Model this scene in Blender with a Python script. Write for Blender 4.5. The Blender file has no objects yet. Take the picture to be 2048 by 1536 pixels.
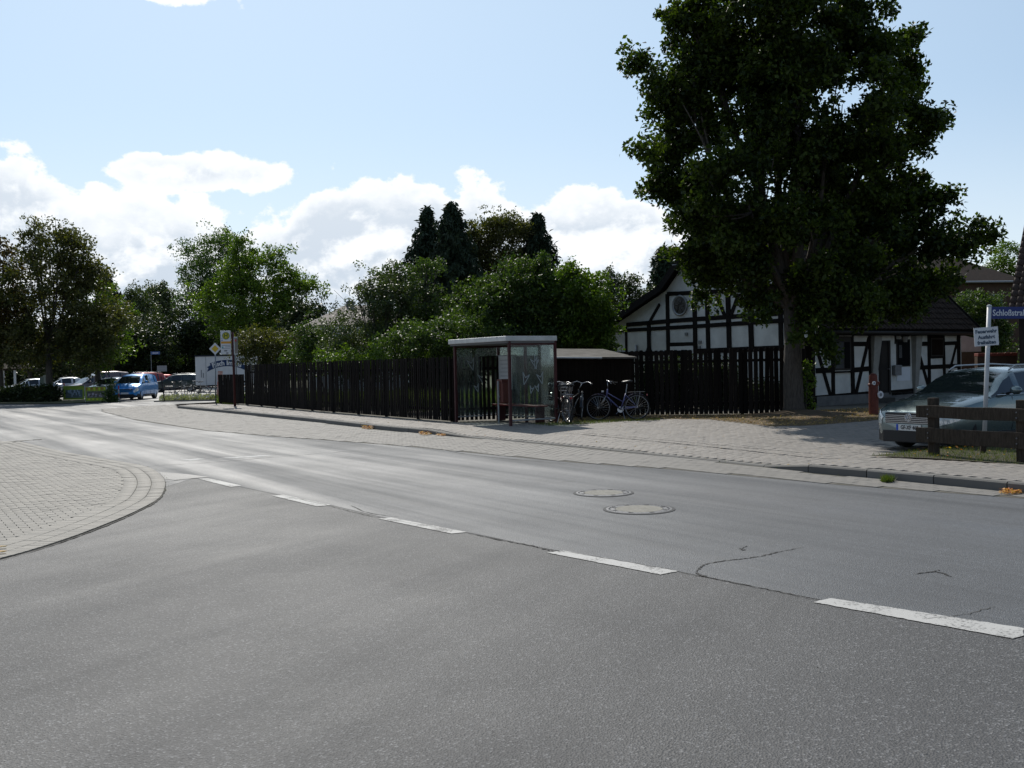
import bpy, bmesh, math, random
import numpy as np
from mathutils import Vector, Matrix
R = math.radians
random.seed(7); RNG = np.random.default_rng(11)
sc = bpy.context.scene
COL = sc.collection

# ------------------------------------------------------------------ camera
F = 1960.0; EYE = 1.7; ROLL = 0.021; PITCH = math.atan(38 / F)
cf = Vector((0, math.cos(PITCH), -math.sin(PITCH)))
r0 = Vector((1, 0, 0)); u0 = Vector((0, math.sin(PITCH), math.cos(PITCH)))
cu = u0 * math.cos(ROLL) + r0 * math.sin(ROLL)
cr = r0 * math.cos(ROLL) - u0 * math.sin(ROLL)
C0 = Vector((0, 0, EYE))
cam = bpy.data.objects.new('camera', bpy.data.cameras.new('camera')); COL.objects.link(cam)
M = Matrix.Identity(4)
for i in range(3):
    M[i][0] = cr[i]; M[i][1] = cu[i]; M[i][2] = -cf[i]; M[i][3] = C0[i]
cam.matrix_world = M
cam.data.sensor_width = 36.0; cam.data.lens = 36.0 * F / 2048
cam.data.clip_start = 0.1; cam.data.clip_end = 6000
sc.camera = cam
sc.render.resolution_x = 1024; sc.render.resolution_y = 768

# ------------------------------------------------------------------ sky, sun, exposure
SUN_EL, SUN_AZ = R(42), R(-17)          # azimuth measured from +Y towards +X
sun = bpy.data.objects.new('sun', bpy.data.lights.new('sun', 'SUN')); COL.objects.link(sun)
sd = Vector((math.sin(SUN_AZ) * math.cos(SUN_EL), math.cos(SUN_AZ) * math.cos(SUN_EL), math.sin(SUN_EL)))
sun.rotation_euler = sd.to_track_quat('Z', 'Y').to_euler()
sun.location = (0, 0, 40)
sun.data.energy = 4.6; sun.data.angle = R(0.5); sun.data.color = (1.0, 0.95, 0.87)
sc.view_settings.view_transform = 'Standard'; sc.view_settings.look = 'None'
sc.view_settings.gamma = 1.0; sc.view_settings.use_curve_mapping = False
sc.view_settings.exposure = 0.0

class NT:
    """tiny node helper"""
    def __init__(s, tree): s.t = tree
    def n(s, typ, **kw):
        nd = s.t.nodes.new(typ)
        for k, v in kw.items():
            if k.startswith('i_'):
                nd.inputs[k[2:].replace('_', ' ')].default_value = v
            else: setattr(nd, k, v)
        return nd
    def l(s, a, b): s.t.links.new(a, b)
    def m(s, op, a, b=None, c=None, clamp=False):
        nd = s.t.nodes.new('ShaderNodeMath'); nd.operation = op; nd.use_clamp = clamp
        for i, x in enumerate((a, b, c)):
            if x is None: continue
            if isinstance(x, (int, float)): nd.inputs[i].default_value = x
            else: s.l(x, nd.inputs[i])
        return nd.outputs[0]
    def ss(s, x, lo, hi):
        nd = s.t.nodes.new('ShaderNodeMapRange'); nd.interpolation_type = 'SMOOTHSTEP'
        s.l(x, nd.inputs['Value']); nd.inputs['From Min'].default_value = lo; nd.inputs['From Max'].default_value = hi
        return nd.outputs['Result']
    def mix(s, fac, a, b):
        nd = s.t.nodes.new('ShaderNodeMix'); nd.data_type = 'RGBA'
        for i, x in ((0, fac), (6, a), (7, b)):
            if isinstance(x, (int, float)): nd.inputs[i].default_value = x
            elif isinstance(x, (tuple, list)): nd.inputs[i].default_value = (*x[:3], 1)
            else: s.l(x, nd.inputs[i])
        return nd.outputs[2]

world = bpy.data.worlds.new('World'); sc.world = world; world.use_nodes = True
world.node_tree.nodes.clear(); W = NT(world.node_tree)
sky = W.n('ShaderNodeTexSky', sky_type='NISHITA', sun_disc=False, sun_elevation=SUN_EL, sun_rotation=SUN_AZ,
          air_density=1.0, dust_density=0.5, ozone_density=2.5, altitude=100)
bg = W.n('ShaderNodeBackground', i_Strength=0.1); wo = W.n('ShaderNodeOutputWorld')
tc = W.n('ShaderNodeTexCoord'); sep = W.n('ShaderNodeSeparateXYZ'); W.l(tc.outputs['Generated'], sep.inputs[0])
el = W.m('MULTIPLY', W.m('ARCSINE', sep.outputs[2]), 57.2958)
az = W.m('MULTIPLY', W.m('ARCTAN2', sep.outputs[0], sep.outputs[1]), 57.2958)
cv = W.n('ShaderNodeCombineXYZ'); W.l(sep.outputs[0], cv.inputs[0]); W.l(sep.outputs[1], cv.inputs[1])
W.l(W.m('MULTIPLY', sep.outputs[2], 1.35), cv.inputs[2])
def noise(vec, scale, det, rough, dist=0.0):
    nd = W.n('ShaderNodeTexNoise', i_Scale=scale, i_Detail=det, i_Roughness=rough, i_Distortion=dist)
    W.l(vec, nd.inputs['Vector']); return nd.outputs['Fac']
n1 = noise(cv.outputs[0], 9.0, 9, 0.6, 0.15)
vo = W.n('ShaderNodeTexVoronoi', i_Scale=26.0, feature='SMOOTH_F1'); W.l(cv.outputs[0], vo.inputs['Vector'])
nf = noise(cv.outputs[0], 30.0, 6, 0.6)
puff = W.m('SUBTRACT', 0.5, vo.outputs['Distance'])
add = W.n('ShaderNodeVectorMath', operation='ADD'); add.inputs[1].default_value = (0.006, 0.0, -0.02)
W.l(cv.outputs[0], add.inputs[0])
n2 = noise(add.outputs[0], 9.0, 9, 0.6, 0.15)
# height (degrees) of the bank of clouds round the horizon
fc = W.n('ShaderNodeFloatCurve'); cvm = fc.mapping.curves[0]
prof = [(-180, 5), (-120, 6), (-80, 8), (-50, 9), (-33, 12), (-27.3, 11.2), (-25.9, 11.3), (-24.9, 10.9), (-24.2, 9.3), (-23.3, 8.8), (-21.6, 9.2), (-19.8, 8.9), (-17.6, 9.8), (-16.4, 8.7), (-15.3, 8.7), (-12.9, 9.0),
        (-12.5, 9.7), (-11.5, 10.7), (-8.6, 10.6), (-7.1, 10.2), (-5.1, 11.0), (-3.5, 10.5), (-.5, 10.8), (-.1, 9.8), (.2, 9.0), (3, 9.1), (5.2, 9.6), (7.8, 9.6), (9.9, 8.6), (13.8, 6.8), (19, 4.6), (28, 5), (50, 5), (90, 6), (130, 4), (180, 5)]
while len(cvm.points) < len(prof): cvm.points.new(0.5, 0.5)
for p, (a, h) in zip(cvm.points, prof): p.location = ((a + 180) / 360, h / 20); p.handle_type = 'VECTOR'
W.l(W.m('MULTIPLY_ADD', az, 1 / 360, 0.5), fc.inputs['Value'])
top = W.m('MULTIPLY', fc.outputs[0], 20.0)
d1 = W.m('ADD', W.m('SUBTRACT', top, el), W.m('ADD', W.m('MULTIPLY', W.m('SUBTRACT', n1, 0.42), 6.0), W.m('ADD', W.m('MULTIPLY', W.m('SUBTRACT', puff, 0.12), 2.2), W.m('MULTIPLY', W.m('SUBTRACT', nf, 0.5), 3.5))))
def blob(a0, e0, ra, re, k):
    x = W.m('DIVIDE', W.m('SUBTRACT', az, a0), ra); y = W.m('DIVIDE', W.m('SUBTRACT', el, e0), re)
    r = W.m('SQRT', W.m('ADD', W.m('MULTIPLY', x, x), W.m('MULTIPLY', y, y)))
    return W.m('MULTIPLY', W.m('SUBTRACT', 1.0, r), k)
wis = W.m('ADD', W.m('MULTIPLY', W.m('SUBTRACT', n1, 0.47), 6.0), W.m('MULTIPLY', W.m('SUBTRACT', nf, 0.5), 3.0))
d = d1
for b in ((-16.7, 10.9, 4.9, 1.25, 3.0), (-18.3, 20.2, 3.0, 1.0, 2.4), (55, 24, 9, 3, 3.0), (-95, 26, 12, 4, 3.0), (150, 30, 14, 5, 3.0)):
    d = W.m('MAXIMUM', d, W.m('ADD', blob(*b), wis))
cover = W.m('MULTIPLY', W.ss(d, 0.0, 0.55), W.ss(sep.outputs[2], -0.02, 0.01))
# light and grey sides of the puffs
core = W.ss(W.m('ADD', W.m('ADD', W.m('MULTIPLY', W.m('SUBTRACT', n2, n1), 11.0), W.m('ADD', W.m('MULTIPLY', W.m('SUBTRACT', 0.18, puff), 1.8), W.m('MULTIPLY', W.m('SUBTRACT', 0.5, nf), 4.0))), W.m('MULTIPLY', W.m('SUBTRACT', 0.56, noise(cv.outputs[0], 5.0, 6, 0.55)), 3.0)), -0.8, 1.1)
low = W.ss(el, 11.0, 2.0)
shade = W.m('MULTIPLY', W.m('MULTIPLY', core, W.ss(d, 0.4, 2.6)), W.m('MULTIPLY_ADD', low, 0.25, 0.75), clamp=True)
ccol = W.mix(shade, (10.3, 10.6, 10.9), (6.2, 7.1, 8.2))
dp = W.n('ShaderNodeVectorMath', operation='DOT_PRODUCT'); dp.inputs[1].default_value = tuple(sd); W.l(tc.outputs['Generated'], dp.inputs[0])
veil = W.mix(W.m('MULTIPLY', W.ss(dp.outputs['Value'], 0.1, 1.0), 0.55), sky.outputs[0], (7.6, 9.6, 11.2))
veil = W.mix(W.m('MULTIPLY', W.m('MULTIPLY', W.ss(el, 15.0, 1.0), W.ss(dp.outputs['Value'], -0.2, 0.8)), 0.75), veil, (8.6, 9.4, 10.2))
colr = W.mix(cover, veil, ccol)
W.l(colr, bg.inputs[0]); W.l(bg.outputs[0], wo.inputs[0])

# ------------------------------------------------------------------ pixel of the photograph -> place in the world
def ray(u, v): return (cf + cr * ((u - 1024) / F) - cu * ((v - 768) / F)).normalized()
def G(u, v, z=0.0):
    d = ray(u, v); t = (z - EYE) / d.z; p = C0 + d * t; return Vector((p.x, p.y, z))
def P(u, v, Y):
    d = ray(u, v); return C0 + d * (Y / d.y)
def hitplane(u, v, o, n):
    d = ray(u, v); return C0 + d * ((o - C0).dot(n) / d.dot(n))

# ------------------------------------------------------------------ materials
MATS = {}
def mat(name, col, rough=0.6, metal=0.0, spec=0.3, var=0.0, vscale=6.0, bump=0.0, bscale=40.0, col2=None, coat=0.0, stretch=None, space='Object', objvar=0.0):
    if name in MATS: return MATS[name]
    m = bpy.data.materials.new(name); m.use_nodes = True; m.node_tree.nodes.clear(); N = NT(m.node_tree)
    o = N.n('ShaderNodeOutputMaterial'); b = N.n('ShaderNodeBsdfPrincipled')
    b.inputs['Roughness'].default_value = rough; b.inputs['Metallic'].default_value = metal
    b.inputs['Specular IOR Level'].default_value = spec; b.inputs['Coat Weight'].default_value = coat
    b.inputs['Base Color'].default_value = (*col, 1)
    if var or bump or col2:
        if space == 'Object': t = N.n('ShaderNodeTexCoord').outputs['Object']
        else: t = N.n('ShaderNodeNewGeometry').outputs['Position']
        if stretch:
            mp = N.n('ShaderNodeMapping'); mp.inputs['Scale'].default_value = stretch; N.l(t, mp.inputs[0]); t = mp.outputs[0]
    if var or col2:
        nz = N.n('ShaderNodeTexNoise', i_Scale=vscale, i_Detail=6.0, i_Roughness=0.65); N.l(t, nz.inputs['Vector'])
        f = N.ss(nz.outputs['Fac'], 0.3, 0.7)
        c2 = col2 or tuple(c * (1 - var) for c in col)
        N.l(N.mix(f, col, c2), b.inputs['Base Color'])
        r = N.m('MULTIPLY_ADD', nz.outputs['Fac'], 0.25, rough - 0.12, clamp=True); N.l(r, b.inputs['Roughness'])
    if objvar:
        oi = N.n('ShaderNodeObjectInfo'); src = b.inputs['Base Color'].links[0].from_socket if b.inputs['Base Color'].links else None
        k = N.m('MULTIPLY_ADD', oi.outputs['Random'], objvar, 1 - objvar / 2); vm = N.n('ShaderNodeVectorMath', operation='SCALE'); N.l(src, vm.inputs[0]) if src else None
        N.l(k, vm.inputs['Scale']); N.l(vm.outputs[0], b.inputs['Base Color'])
    if bump:
        nb = N.n('ShaderNodeTexNoise', i_Scale=bscale, i_Detail=4.0); N.l(t, nb.inputs['Vector'])
        bp = N.n('ShaderNodeBump', i_Strength=bump, i_Distance=0.02); N.l(nb.outputs['Fac'], bp.inputs['Height'])
        N.l(bp.outputs[0], b.inputs['Normal'])
    N.l(b.outputs[0], o.inputs[0]); MATS[name] = m; return m

def leafmat(name, col, col2, trans=0.35, rough=0.55, scale=1.2):
    if name in MATS: return MATS[name]
    m = bpy.data.materials.new(name); m.use_nodes = True; m.node_tree.nodes.clear(); N = NT(m.node_tree)
    o = N.n('ShaderNodeOutputMaterial'); b = N.n('ShaderNodeBsdfPrincipled'); tr = N.n('ShaderNodeBsdfTranslucent')
    t = N.n('ShaderNodeNewGeometry')
    nz = N.n('ShaderNodeTexNoise', i_Scale=scale, i_Detail=3.0); N.l(t.outputs['Position'], nz.inputs['Vector'])
    f = N.m('ADD', N.m('MULTIPLY', nz.outputs['Fac'], 0.9), N.m('MULTIPLY', t.outputs['Random Per Island'], 0.6))
    c = N.mix(N.ss(f, 0.45, 1.0), col, col2)
    N.l(c, b.inputs['Base Color']); b.inputs['Roughness'].default_value = rough; b.inputs['Specular IOR Level'].default_value = 0.22
    tc_ = N.n('ShaderNodeMix'); tc_.data_type = 'RGBA'; tc_.blend_type = 'MULTIPLY'; tc_.inputs[0].default_value = 1.0
    N.l(c, tc_.inputs[6]); tc_.inputs[7].default_value = (1.5, 1.7, 0.45, 1); N.l(tc_.outputs[2], tr.inputs[0])
    mx = N.n('ShaderNodeMixShader'); mx.inputs[0].default_value = trans
    N.l(b.outputs[0], mx.inputs[1]); N.l(tr.outputs[0], mx.inputs[2]); N.l(mx.outputs[0], o.inputs[0]); MATS[name] = m; return m

def glassmat(name, tint=(0.9, 0.95, 0.93), fac=0.12, dirt=0.12):
    """thin pane: mostly see-through, some mirror, a little dust"""
    if name in MATS: return MATS[name]
    m = bpy.data.materials.new(name); m.use_nodes = True; m.node_tree.nodes.clear(); N = NT(m.node_tree)
    o = N.n('ShaderNodeOutputMaterial'); tr = N.n('ShaderNodeBsdfTransparent'); tr.inputs[0].default_value = (*tint, 1)
    gl = N.n('ShaderNodeBsdfGlossy'); gl.inputs['Roughness'].default_value = 0.05; df = N.n('ShaderNodeBsdfDiffuse'); df.inputs[0].default_value = (0.20, 0.22, 0.21, 1)
    fr = N.n('ShaderNodeFresnel'); fr.inputs[0].default_value = 1.5
    t = N.n('ShaderNodeTexCoord'); nz = N.n('ShaderNodeTexNoise', i_Scale=2.5, i_Detail=7.0, i_Roughness=0.7); N.l(t.outputs['Object'], nz.inputs['Vector'])
    a = N.n('ShaderNodeMixShader'); N.l(N.m('MULTIPLY', N.ss(nz.outputs['Fac'], 0.3, 0.8), dirt), a.inputs[0]); N.l(tr.outputs[0], a.inputs[1]); N.l(df.outputs[0], a.inputs[2])
    b = N.n('ShaderNodeMixShader'); N.l(N.m('MULTIPLY', fr.outputs[0], 0.30), b.inputs[0]); N.l(a.outputs[0], b.inputs[1]); N.l(gl.outputs[0], b.inputs[2])
    N.l(b.outputs[0], o.inputs[0]); MATS[name] = m; return m

def asphalt(name, base, dark, rough, streak=0.0, ang=0.0, speck=0.5):
    m = bpy.data.materials.new(name); m.use_nodes = True; m.node_tree.nodes.clear(); N = NT(m.node_tree)
    o = N.n('ShaderNodeOutputMaterial'); b = N.n('ShaderNodeBsdfPrincipled')
    g = N.n('ShaderNodeNewGeometry').outputs['Position']
    st = N.n('ShaderNodeTexVoronoi', i_Scale=95.0, feature='F1'); N.l(g, st.inputs['Vector'])
    hsv = N.n('ShaderNodeSeparateColor'); N.l(st.outputs['Color'], hsv.inputs[0])
    fine = N.n('ShaderNodeTexNoise', i_Scale=45.0, i_Detail=3.0, i_Roughness=0.8); N.l(g, fine.inputs['Vector'])
    pat = N.n('ShaderNodeTexNoise', i_Scale=0.45, i_Detail=7.0, i_Roughness=0.62); N.l(g, pat.inputs['Vector'])
    mp = N.n('ShaderNodeMapping'); mp.inputs['Rotation'].default_value = (0, 0, -ang); N.l(g, mp.inputs[0])
    mp2 = N.n('ShaderNodeMapping'); mp2.inputs['Scale'].default_value = (0.055, 1.3, 1); N.l(mp.outputs[0], mp2.inputs[0])
    sk = N.n('ShaderNodeTexNoise', i_Scale=1.0, i_Detail=4.0, i_Roughness=0.6, i_Distortion=0.4); N.l(mp2.outputs[0], sk.inputs['Vector'])
    c = N.mix(N.ss(pat.outputs['Fac'], 0.35, 0.7), base, dark)
    spk = N.m('MULTIPLY', N.ss(hsv.outputs[0], 0.80, 0.98), speck)
    c = N.mix(spk, c, tuple(min(0.5, x * 3.2) for x in base))
    dk = N.m('MULTIPLY', N.ss(hsv.outputs[1], 0.7, 1.0), speck * 0.8)
    c = N.mix(dk, c, tuple(x * 0.35 for x in base))
    c = N.mix(N.m('MULTIPLY', N.ss(sk.outputs['Fac'], 0.45, 0.7), 0.35 * streak), c, tuple(x * 0.55 for x in base))
    # worn lanes, oil drips and dull patches
    big = N.n('ShaderNodeTexNoise', i_Scale=0.13, i_Detail=3.0, i_Distortion=0.8); N.l(g, big.inputs['Vector'])
    c = N.mix(N.m('MULTIPLY', N.ss(big.outputs['Fac'], 0.45, 0.62), 0.28), c, tuple(x * 0.6 for x in base))
    oil = N.n('ShaderNodeTexVoronoi', i_Scale=1.1, feature='F1', i_Randomness=1.0); N.l(g, oil.inputs['Vector'])
    oc = N.n('ShaderNodeSeparateColor'); N.l(oil.outputs['Color'], oc.inputs[0])
    c = N.mix(N.m('MULTIPLY', N.m('MULTIPLY', N.ss(oil.outputs['Distance'], 0.16, 0.02), N.ss(oc.outputs[0], 0.72, 0.8)), 0.55), c, tuple(x * 0.35 for x in base))
    mp3 = N.n('ShaderNodeMapping'); mp3.inputs['Scale'].default_value = (0.10, 3.2, 1); N.l(mp.outputs[0], mp3.inputs[0])
    tw = N.n('ShaderNodeTexNoise', i_Scale=1.0, i_Detail=2.0, i_Distortion=1.2); N.l(mp3.outputs[0], tw.inputs['Vector'])
    c = N.mix(N.m('MULTIPLY', N.ss(tw.outputs['Fac'], 0.56, 0.70), 0.30), c, tuple(x * 0.5 for x in base))
    N.l(c, b.inputs['Base Color'])
    rr = N.m('ADD', rough, N.m('MULTIPLY', N.m('SUBTRACT', sk.outputs['Fac'], 0.5), 0.75 * streak))
    rr = N.m('ADD', rr, N.m('MULTIPLY', N.m('SUBTRACT', pat.outputs['Fac'], 0.5), 0.2), clamp=True); N.l(rr, b.inputs['Roughness'])
    bp = N.n('ShaderNodeBump', i_Strength=0.55, i_Distance=0.006); N.l(N.m('ADD', fine.outputs['Fac'], N.m('MULTIPLY', st.outputs['Distance'], 1.2)), bp.inputs['Height'])
    N.l(bp.outputs[0], b.inputs['Normal']); b.inputs['Specular IOR Level'].default_value = 0.5
    N.l(b.outputs[0], o.inputs[0]); return m

# ------------------------------------------------------------------ mesh helpers
def link(o, parent=None):
    COL.objects.link(o)
    if parent is not None: o.parent = parent
    return o
def tag(o, label=None, cat=None, group=None, kind=None):
    if label: o['label'] = label
    if cat: o['category'] = cat
    if group: o['group'] = group
    if kind: o['kind'] = kind
    return o
def thing(name, label, cat, loc=(0, 0, 0), rz=0.0, group=None):
    o = bpy.data.objects.new(name, None); o.empty_display_size = 0.3; link(o)
    o.location = loc; o.rotation_euler = (0, 0, rz); return tag(o, label, cat, group)
class MB:
    def __init__(s): s.v = []; s.f = []
    def add(s, vs, fs):
        k = len(s.v); s.v += [tuple(v) for v in vs]; s.f += [tuple(i + k for i in f) for f in fs]; return s
    def box(s, lo, hi, mtx=None):
        x0, y0, z0 = lo; x1, y1, z1 = hi
        vs = [Vector(p) for p in ((x0, y0, z0), (x1, y0, z0), (x1, y1, z0), (x0, y1, z0), (x0, y0, z1), (x1, y0, z1), (x1, y1, z1), (x0, y1, z1))]
        if mtx is not None: vs = [mtx @ v for v in vs]
        return s.add(vs, [(0, 3, 2, 1), (4, 5, 6, 7), (0, 1, 5, 4), (1, 2, 6, 5), (2, 3, 7, 6), (3, 0, 4, 7)])
    def bar(s, a, b, w, h, up=(0, 0, 1), ext=0.0):
        """box from a to b, w wide across, h along up"""
        a = Vector(a); b = Vector(b); d = (b - a); L = d.length; d = d / L
        up = Vector(up); sd_ = d.cross(up).normalized(); up = sd_.cross(d).normalized()
        a = a - d * ext; b = b + d * ext; vs = []
        for p in (a, b):
            for x, y in ((-w / 2, -h / 2), (w / 2, -h / 2), (w / 2, h / 2), (-w / 2, h / 2)): vs.append(p + sd_ * x + up * y)
        return s.add(vs, [(3, 2, 1, 0), (4, 5, 6, 7), (0, 1, 5, 4), (1, 2, 6, 5), (2, 3, 7, 6), (3, 0, 4, 7)])
    def tube(s, pts, r, n=8, cap=True):
        pts = [Vector(p) for p in pts]; rs = r if isinstance(r, (list, tuple)) else [r] * len(pts)
        k0 = len(s.v); ref = None
        for i, p in enumerate(pts):
            d = (pts[min(i + 1, len(pts) - 1)] - pts[max(i - 1, 0)]).normalized()
            if ref is None: ref = d.orthogonal().normalized()
            ref = (ref - d * ref.dot(d)).normalized(); b = d.cross(ref)
            for j in range(n):
                a = 2 * math.pi * j / n; s.v.append(tuple(p + (ref * math.cos(a) + b * math.sin(a)) * rs[i]))
        for i in range(len(pts) - 1):
            for j in range(n):
                a = k0 + i * n + j; b = k0 + i * n + (j + 1) % n; s.f.append((a, b, b + n, a + n))
        if cap:
            s.f.append(tuple(k0 + j for j in range(n))[::-1]); s.f.append(tuple(k0 + (len(pts) - 1) * n + j for j in range(n)))
        return s
    def lathe(s, prof, n=24, mtx=None, close=False):
        k0 = len(s.v)
        for r, z in prof:
            for j in range(n):
                a = 2 * math.pi * j / n; p = Vector((r * math.cos(a), r * math.sin(a), z))
                s.v.append(tuple(mtx @ p if mtx is not None else p))
        m = len(prof)
        for i in range(m if close else m - 1):
            for j in range(n):
                a = k0 + i * n + j; b = k0 + i * n + (j + 1) % n; c = k0 + ((i + 1) % m) * n + (j + 1) % n; d = k0 + ((i + 1) % m) * n + j
                s.f.append((a, b, c, d))
        return s
    def prism(s, poly, lo, hi, mtx=None):
        """poly in xy, extruded z lo..hi"""
        n = len(poly); vs = [Vector((x, y, lo)) for x, y in poly] + [Vector((x, y, hi)) for x, y in poly]
        if mtx is not None: vs = [mtx @ v for v in vs]
        return s.add(vs, [tuple(range(n))[::-1], tuple(range(n, 2 * n))] + [(i, (i + 1) % n, n + (i + 1) % n, n + i) for i in range(n)])
    def build(s, name, m, parent=None, smooth=False, bevel=0.0, seg=2):
        me = bpy.data.meshes.new(name); me.from_pydata(s.v, [], s.f)
        if m: me.materials.append(m)
        if bevel:
            bm = bmesh.new(); bm.from_mesh(me); bmesh.ops.recalc_face_normals(bm, faces=bm.faces)
            es = [e for e in bm.edges if len(e.link_faces) == 2 and e.calc_face_angle(0) > 0.6]
            bmesh.ops.bevel(bm, geom=es, offset=bevel, segments=seg, profile=0.6, affect='EDGES'); bm.to_mesh(me); bm.free()
        if smooth: me.shade_smooth() if smooth is True else me.shade_smooth()
        me.update(); return link(bpy.data.objects.new(name, me), parent)
def smooth_by_angle(o, ang=35):
    me = o.data; me.shade_smooth()
    bm = bmesh.new(); bm.from_mesh(me)
    for e in bm.edges: e.smooth = not (len(e.link_faces) == 2 and e.calc_face_angle(0) > R(ang))
    bm.to_mesh(me); bm.free(); return o
def np_mesh(name, V, Fq, m, parent=None, smooth=False):
    me = bpy.data.meshes.new(name); nf, k = Fq.shape
    me.vertices.add(len(V)); me.vertices.foreach_set('co', np.ascontiguousarray(V, dtype=np.float32).ravel())
    me.loops.add(nf * k); me.loops.foreach_set('vertex_index', np.ascontiguousarray(Fq, dtype=np.int32).ravel())
    me.polygons.add(nf); me.polygons.foreach_set('loop_start', np.arange(0, nf * k, k, dtype=np.int32))
    me.polygons.foreach_set('loop_total', np.full(nf, k, dtype=np.int32))
    me.update(calc_edges=True); me.validate(); me.materials.append(m)
    if smooth: me.shade_smooth()
    return link(bpy.data.objects.new(name, me), parent)
def copy_tree(o, parent=None):
    c = o.copy(); COL.objects.link(c); c.parent = parent
    for ch in list(o.children): copy_tree(ch, c)
    return c
def sheet(name, pts, m, z=None, kind='structure', parent=None):
    bm = bmesh.new(); vs = [bm.verts.new((p[0], p[1], p[2] if z is None else z)) for p in pts]
    bm.faces.new(vs); bmesh.ops.triangulate(bm, faces=bm.faces); bmesh.ops.recalc_face_normals(bm, faces=bm.faces)
    if bm.faces[:] and sum(f.normal.z for f in bm.faces) < 0: bmesh.ops.reverse_faces(bm, faces=bm.faces)
    me = bpy.data.meshes.new(name); bm.to_mesh(me); bm.free(); me.materials.append(m)
    o = link(bpy.data.objects.new(name, me), parent)
    if kind: o['kind'] = kind
    return o
def text(s, size, m, parent, loc, rot, name='lettering', depth=0.002, align='CENTER', mtx=None, bold=0.0, sx=1.0, shear=0.0):
    cu_ = bpy.data.curves.new(name, 'FONT'); cu_.body = s; cu_.size = size; cu_.extrude = depth; cu_.align_x = align; cu_.align_y = 'CENTER'
    cu_.offset = bold; cu_.shear = shear; cu_.resolution_u = 2
    t = bpy.data.objects.new(name, cu_); COL.objects.link(t); bpy.context.view_layer.update()
    me = bpy.data.meshes.new_from_object(t.evaluated_get(bpy.context.evaluated_depsgraph_get()))
    bpy.data.objects.remove(t); bpy.data.curves.remove(cu_)
    if sx != 1.0: me.transform(Matrix.Diagonal((sx, 1, 1, 1)))
    me.materials.clear(); me.materials.append(m); me.name = name
    o = link(bpy.data.objects.new(name, me), parent); o.location = loc; o.rotation_euler = rot; return o
def catmull(pts, n=6):
    out = []; q = [pts[0]] + list(pts) + [pts[-1]]
    for i in range(1, len(q) - 2):
        for k in range(n):
            t = k / n; a, b, c, d = (Vector(x) for x in q[i - 1:i + 3])
            out.append(0.5 * ((2 * b) + (c - a) * t + (2 * a - 5 * b + 4 * c - d) * t * t + (3 * b - a - 3 * c + d) * t ** 3))
    out.append(Vector(pts[-1])); return out
def inside(poly, x, y):
    """vectorised point in polygon"""
    P_ = np.array([(p[0], p[1]) for p in poly]); c = np.zeros(np.shape(x), bool); j = len(P_) - 1
    for i in range(len(P_)):
        xi, yi = P_[i]; xj, yj = P_[j]
        with np.errstate(divide='ignore', invalid='ignore'):
            hit = ((yi > y) != (yj > y)) & (x < (xj - xi) * (y - yi) / (yj - yi + 1e-12) + xi)
        c ^= hit; j = i
    return c
def dist_poly(line, x, y):
    P_ = np.array([(p[0], p[1]) for p in line]); best = np.full(np.shape(x), 1e9)
    for a, b in zip(P_[:-1], P_[1:]):
        d = b - a; L = (d ** 2).sum() + 1e-12; t = np.clip(((x - a[0]) * d[0] + (y - a[1]) * d[1]) / L, 0, 1)
        best = np.minimum(best, np.hypot(x - a[0] - t * d[0], y - a[1] - t * d[1]))
    return best

# ------------------------------------------------------------------ paving made of single stones
def stone_mesh(name, lx, ly, h, m, c=0.002):
    """one paving stone with a worn edge, centred, top at z=0"""
    b = MB(); x, y = lx / 2, ly / 2
    vs = [(-x, -y, -h), (x, -y, -h), (x, y, -h), (-x, y, -h), (-x, -y, -c), (x, -y, -c), (x, y, -c), (-x, y, -c),
          (-x + c, -y + c, 0), (x - c, -y + c, 0), (x - c, y - c, 0), (-x + c, y - c, 0)]
    b.add(vs, [(0, 1, 5, 4), (1, 2, 6, 5), (2, 3, 7, 6), (3, 0, 4, 7), (4, 5, 9, 8), (5, 6, 10, 9), (6, 7, 11, 10), (7, 4, 8, 11), (8, 9, 10, 11)])
    me = bpy.data.meshes.new(name); me.from_pydata(b.v, [], b.f); me.materials.append(m); return me
def lay_stones(name, X, Y, A, Z, lx, ly, m, parent, h=0.04, jit=0.0015, limit=300, gap=0.003, zfun=None):
    lx -= gap; ly -= gap; n = len(X)
    jit = jit * .5
    if n == 0: return
    Z = Z + RNG.normal(0, jit, n); A = A + RNG.normal(0, 0.007, n)
    order = np.argsort(X ** 2 + Y ** 2); me = stone_mesh(name, lx, ly, h, m)
    for i in order[:limit]:
        o = bpy.data.objects.new(name, me); COL.objects.link(o); o.parent = parent
        o.location = (X[i], Y[i], Z[i]); o.rotation_euler = (random.gauss(0, .003), random.gauss(0, .003), A[i])
    rest = order[limit:]
    if len(rest):
        V0 = np.array([v.co[:] for v in me.vertices]); F0 = np.array([p.vertices[:] for p in me.polygons])
        c, s_ = np.cos(A[rest]), np.sin(A[rest])
        vx = V0[None, :, 0] * c[:, None] - V0[None, :, 1] * s_[:, None] + X[rest][:, None]
        vy = V0[None, :, 0] * s_[:, None] + V0[None, :, 1] * c[:, None] + Y[rest][:, None]
        vz = V0[None, :, 2] + Z[rest][:, None] + RNG.normal(0, .0012, (len(rest), 1)) + np.zeros_like(vx)
        if zfun is not None: vz = vz - zfun(X[rest], Y[rest])[:, None] + zfun(vx.ravel(), vy.ravel()).reshape(vx.shape)
        V = np.stack([vx, vy, vz], -1).reshape(-1, 3)
        Fq = (F0[None] + (np.arange(len(rest)) * len(V0))[:, None, None]).reshape(-1, 4)
        o = np_mesh(name + '_field', V, Fq, m, parent); o['kind'] = 'stuff'
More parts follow.
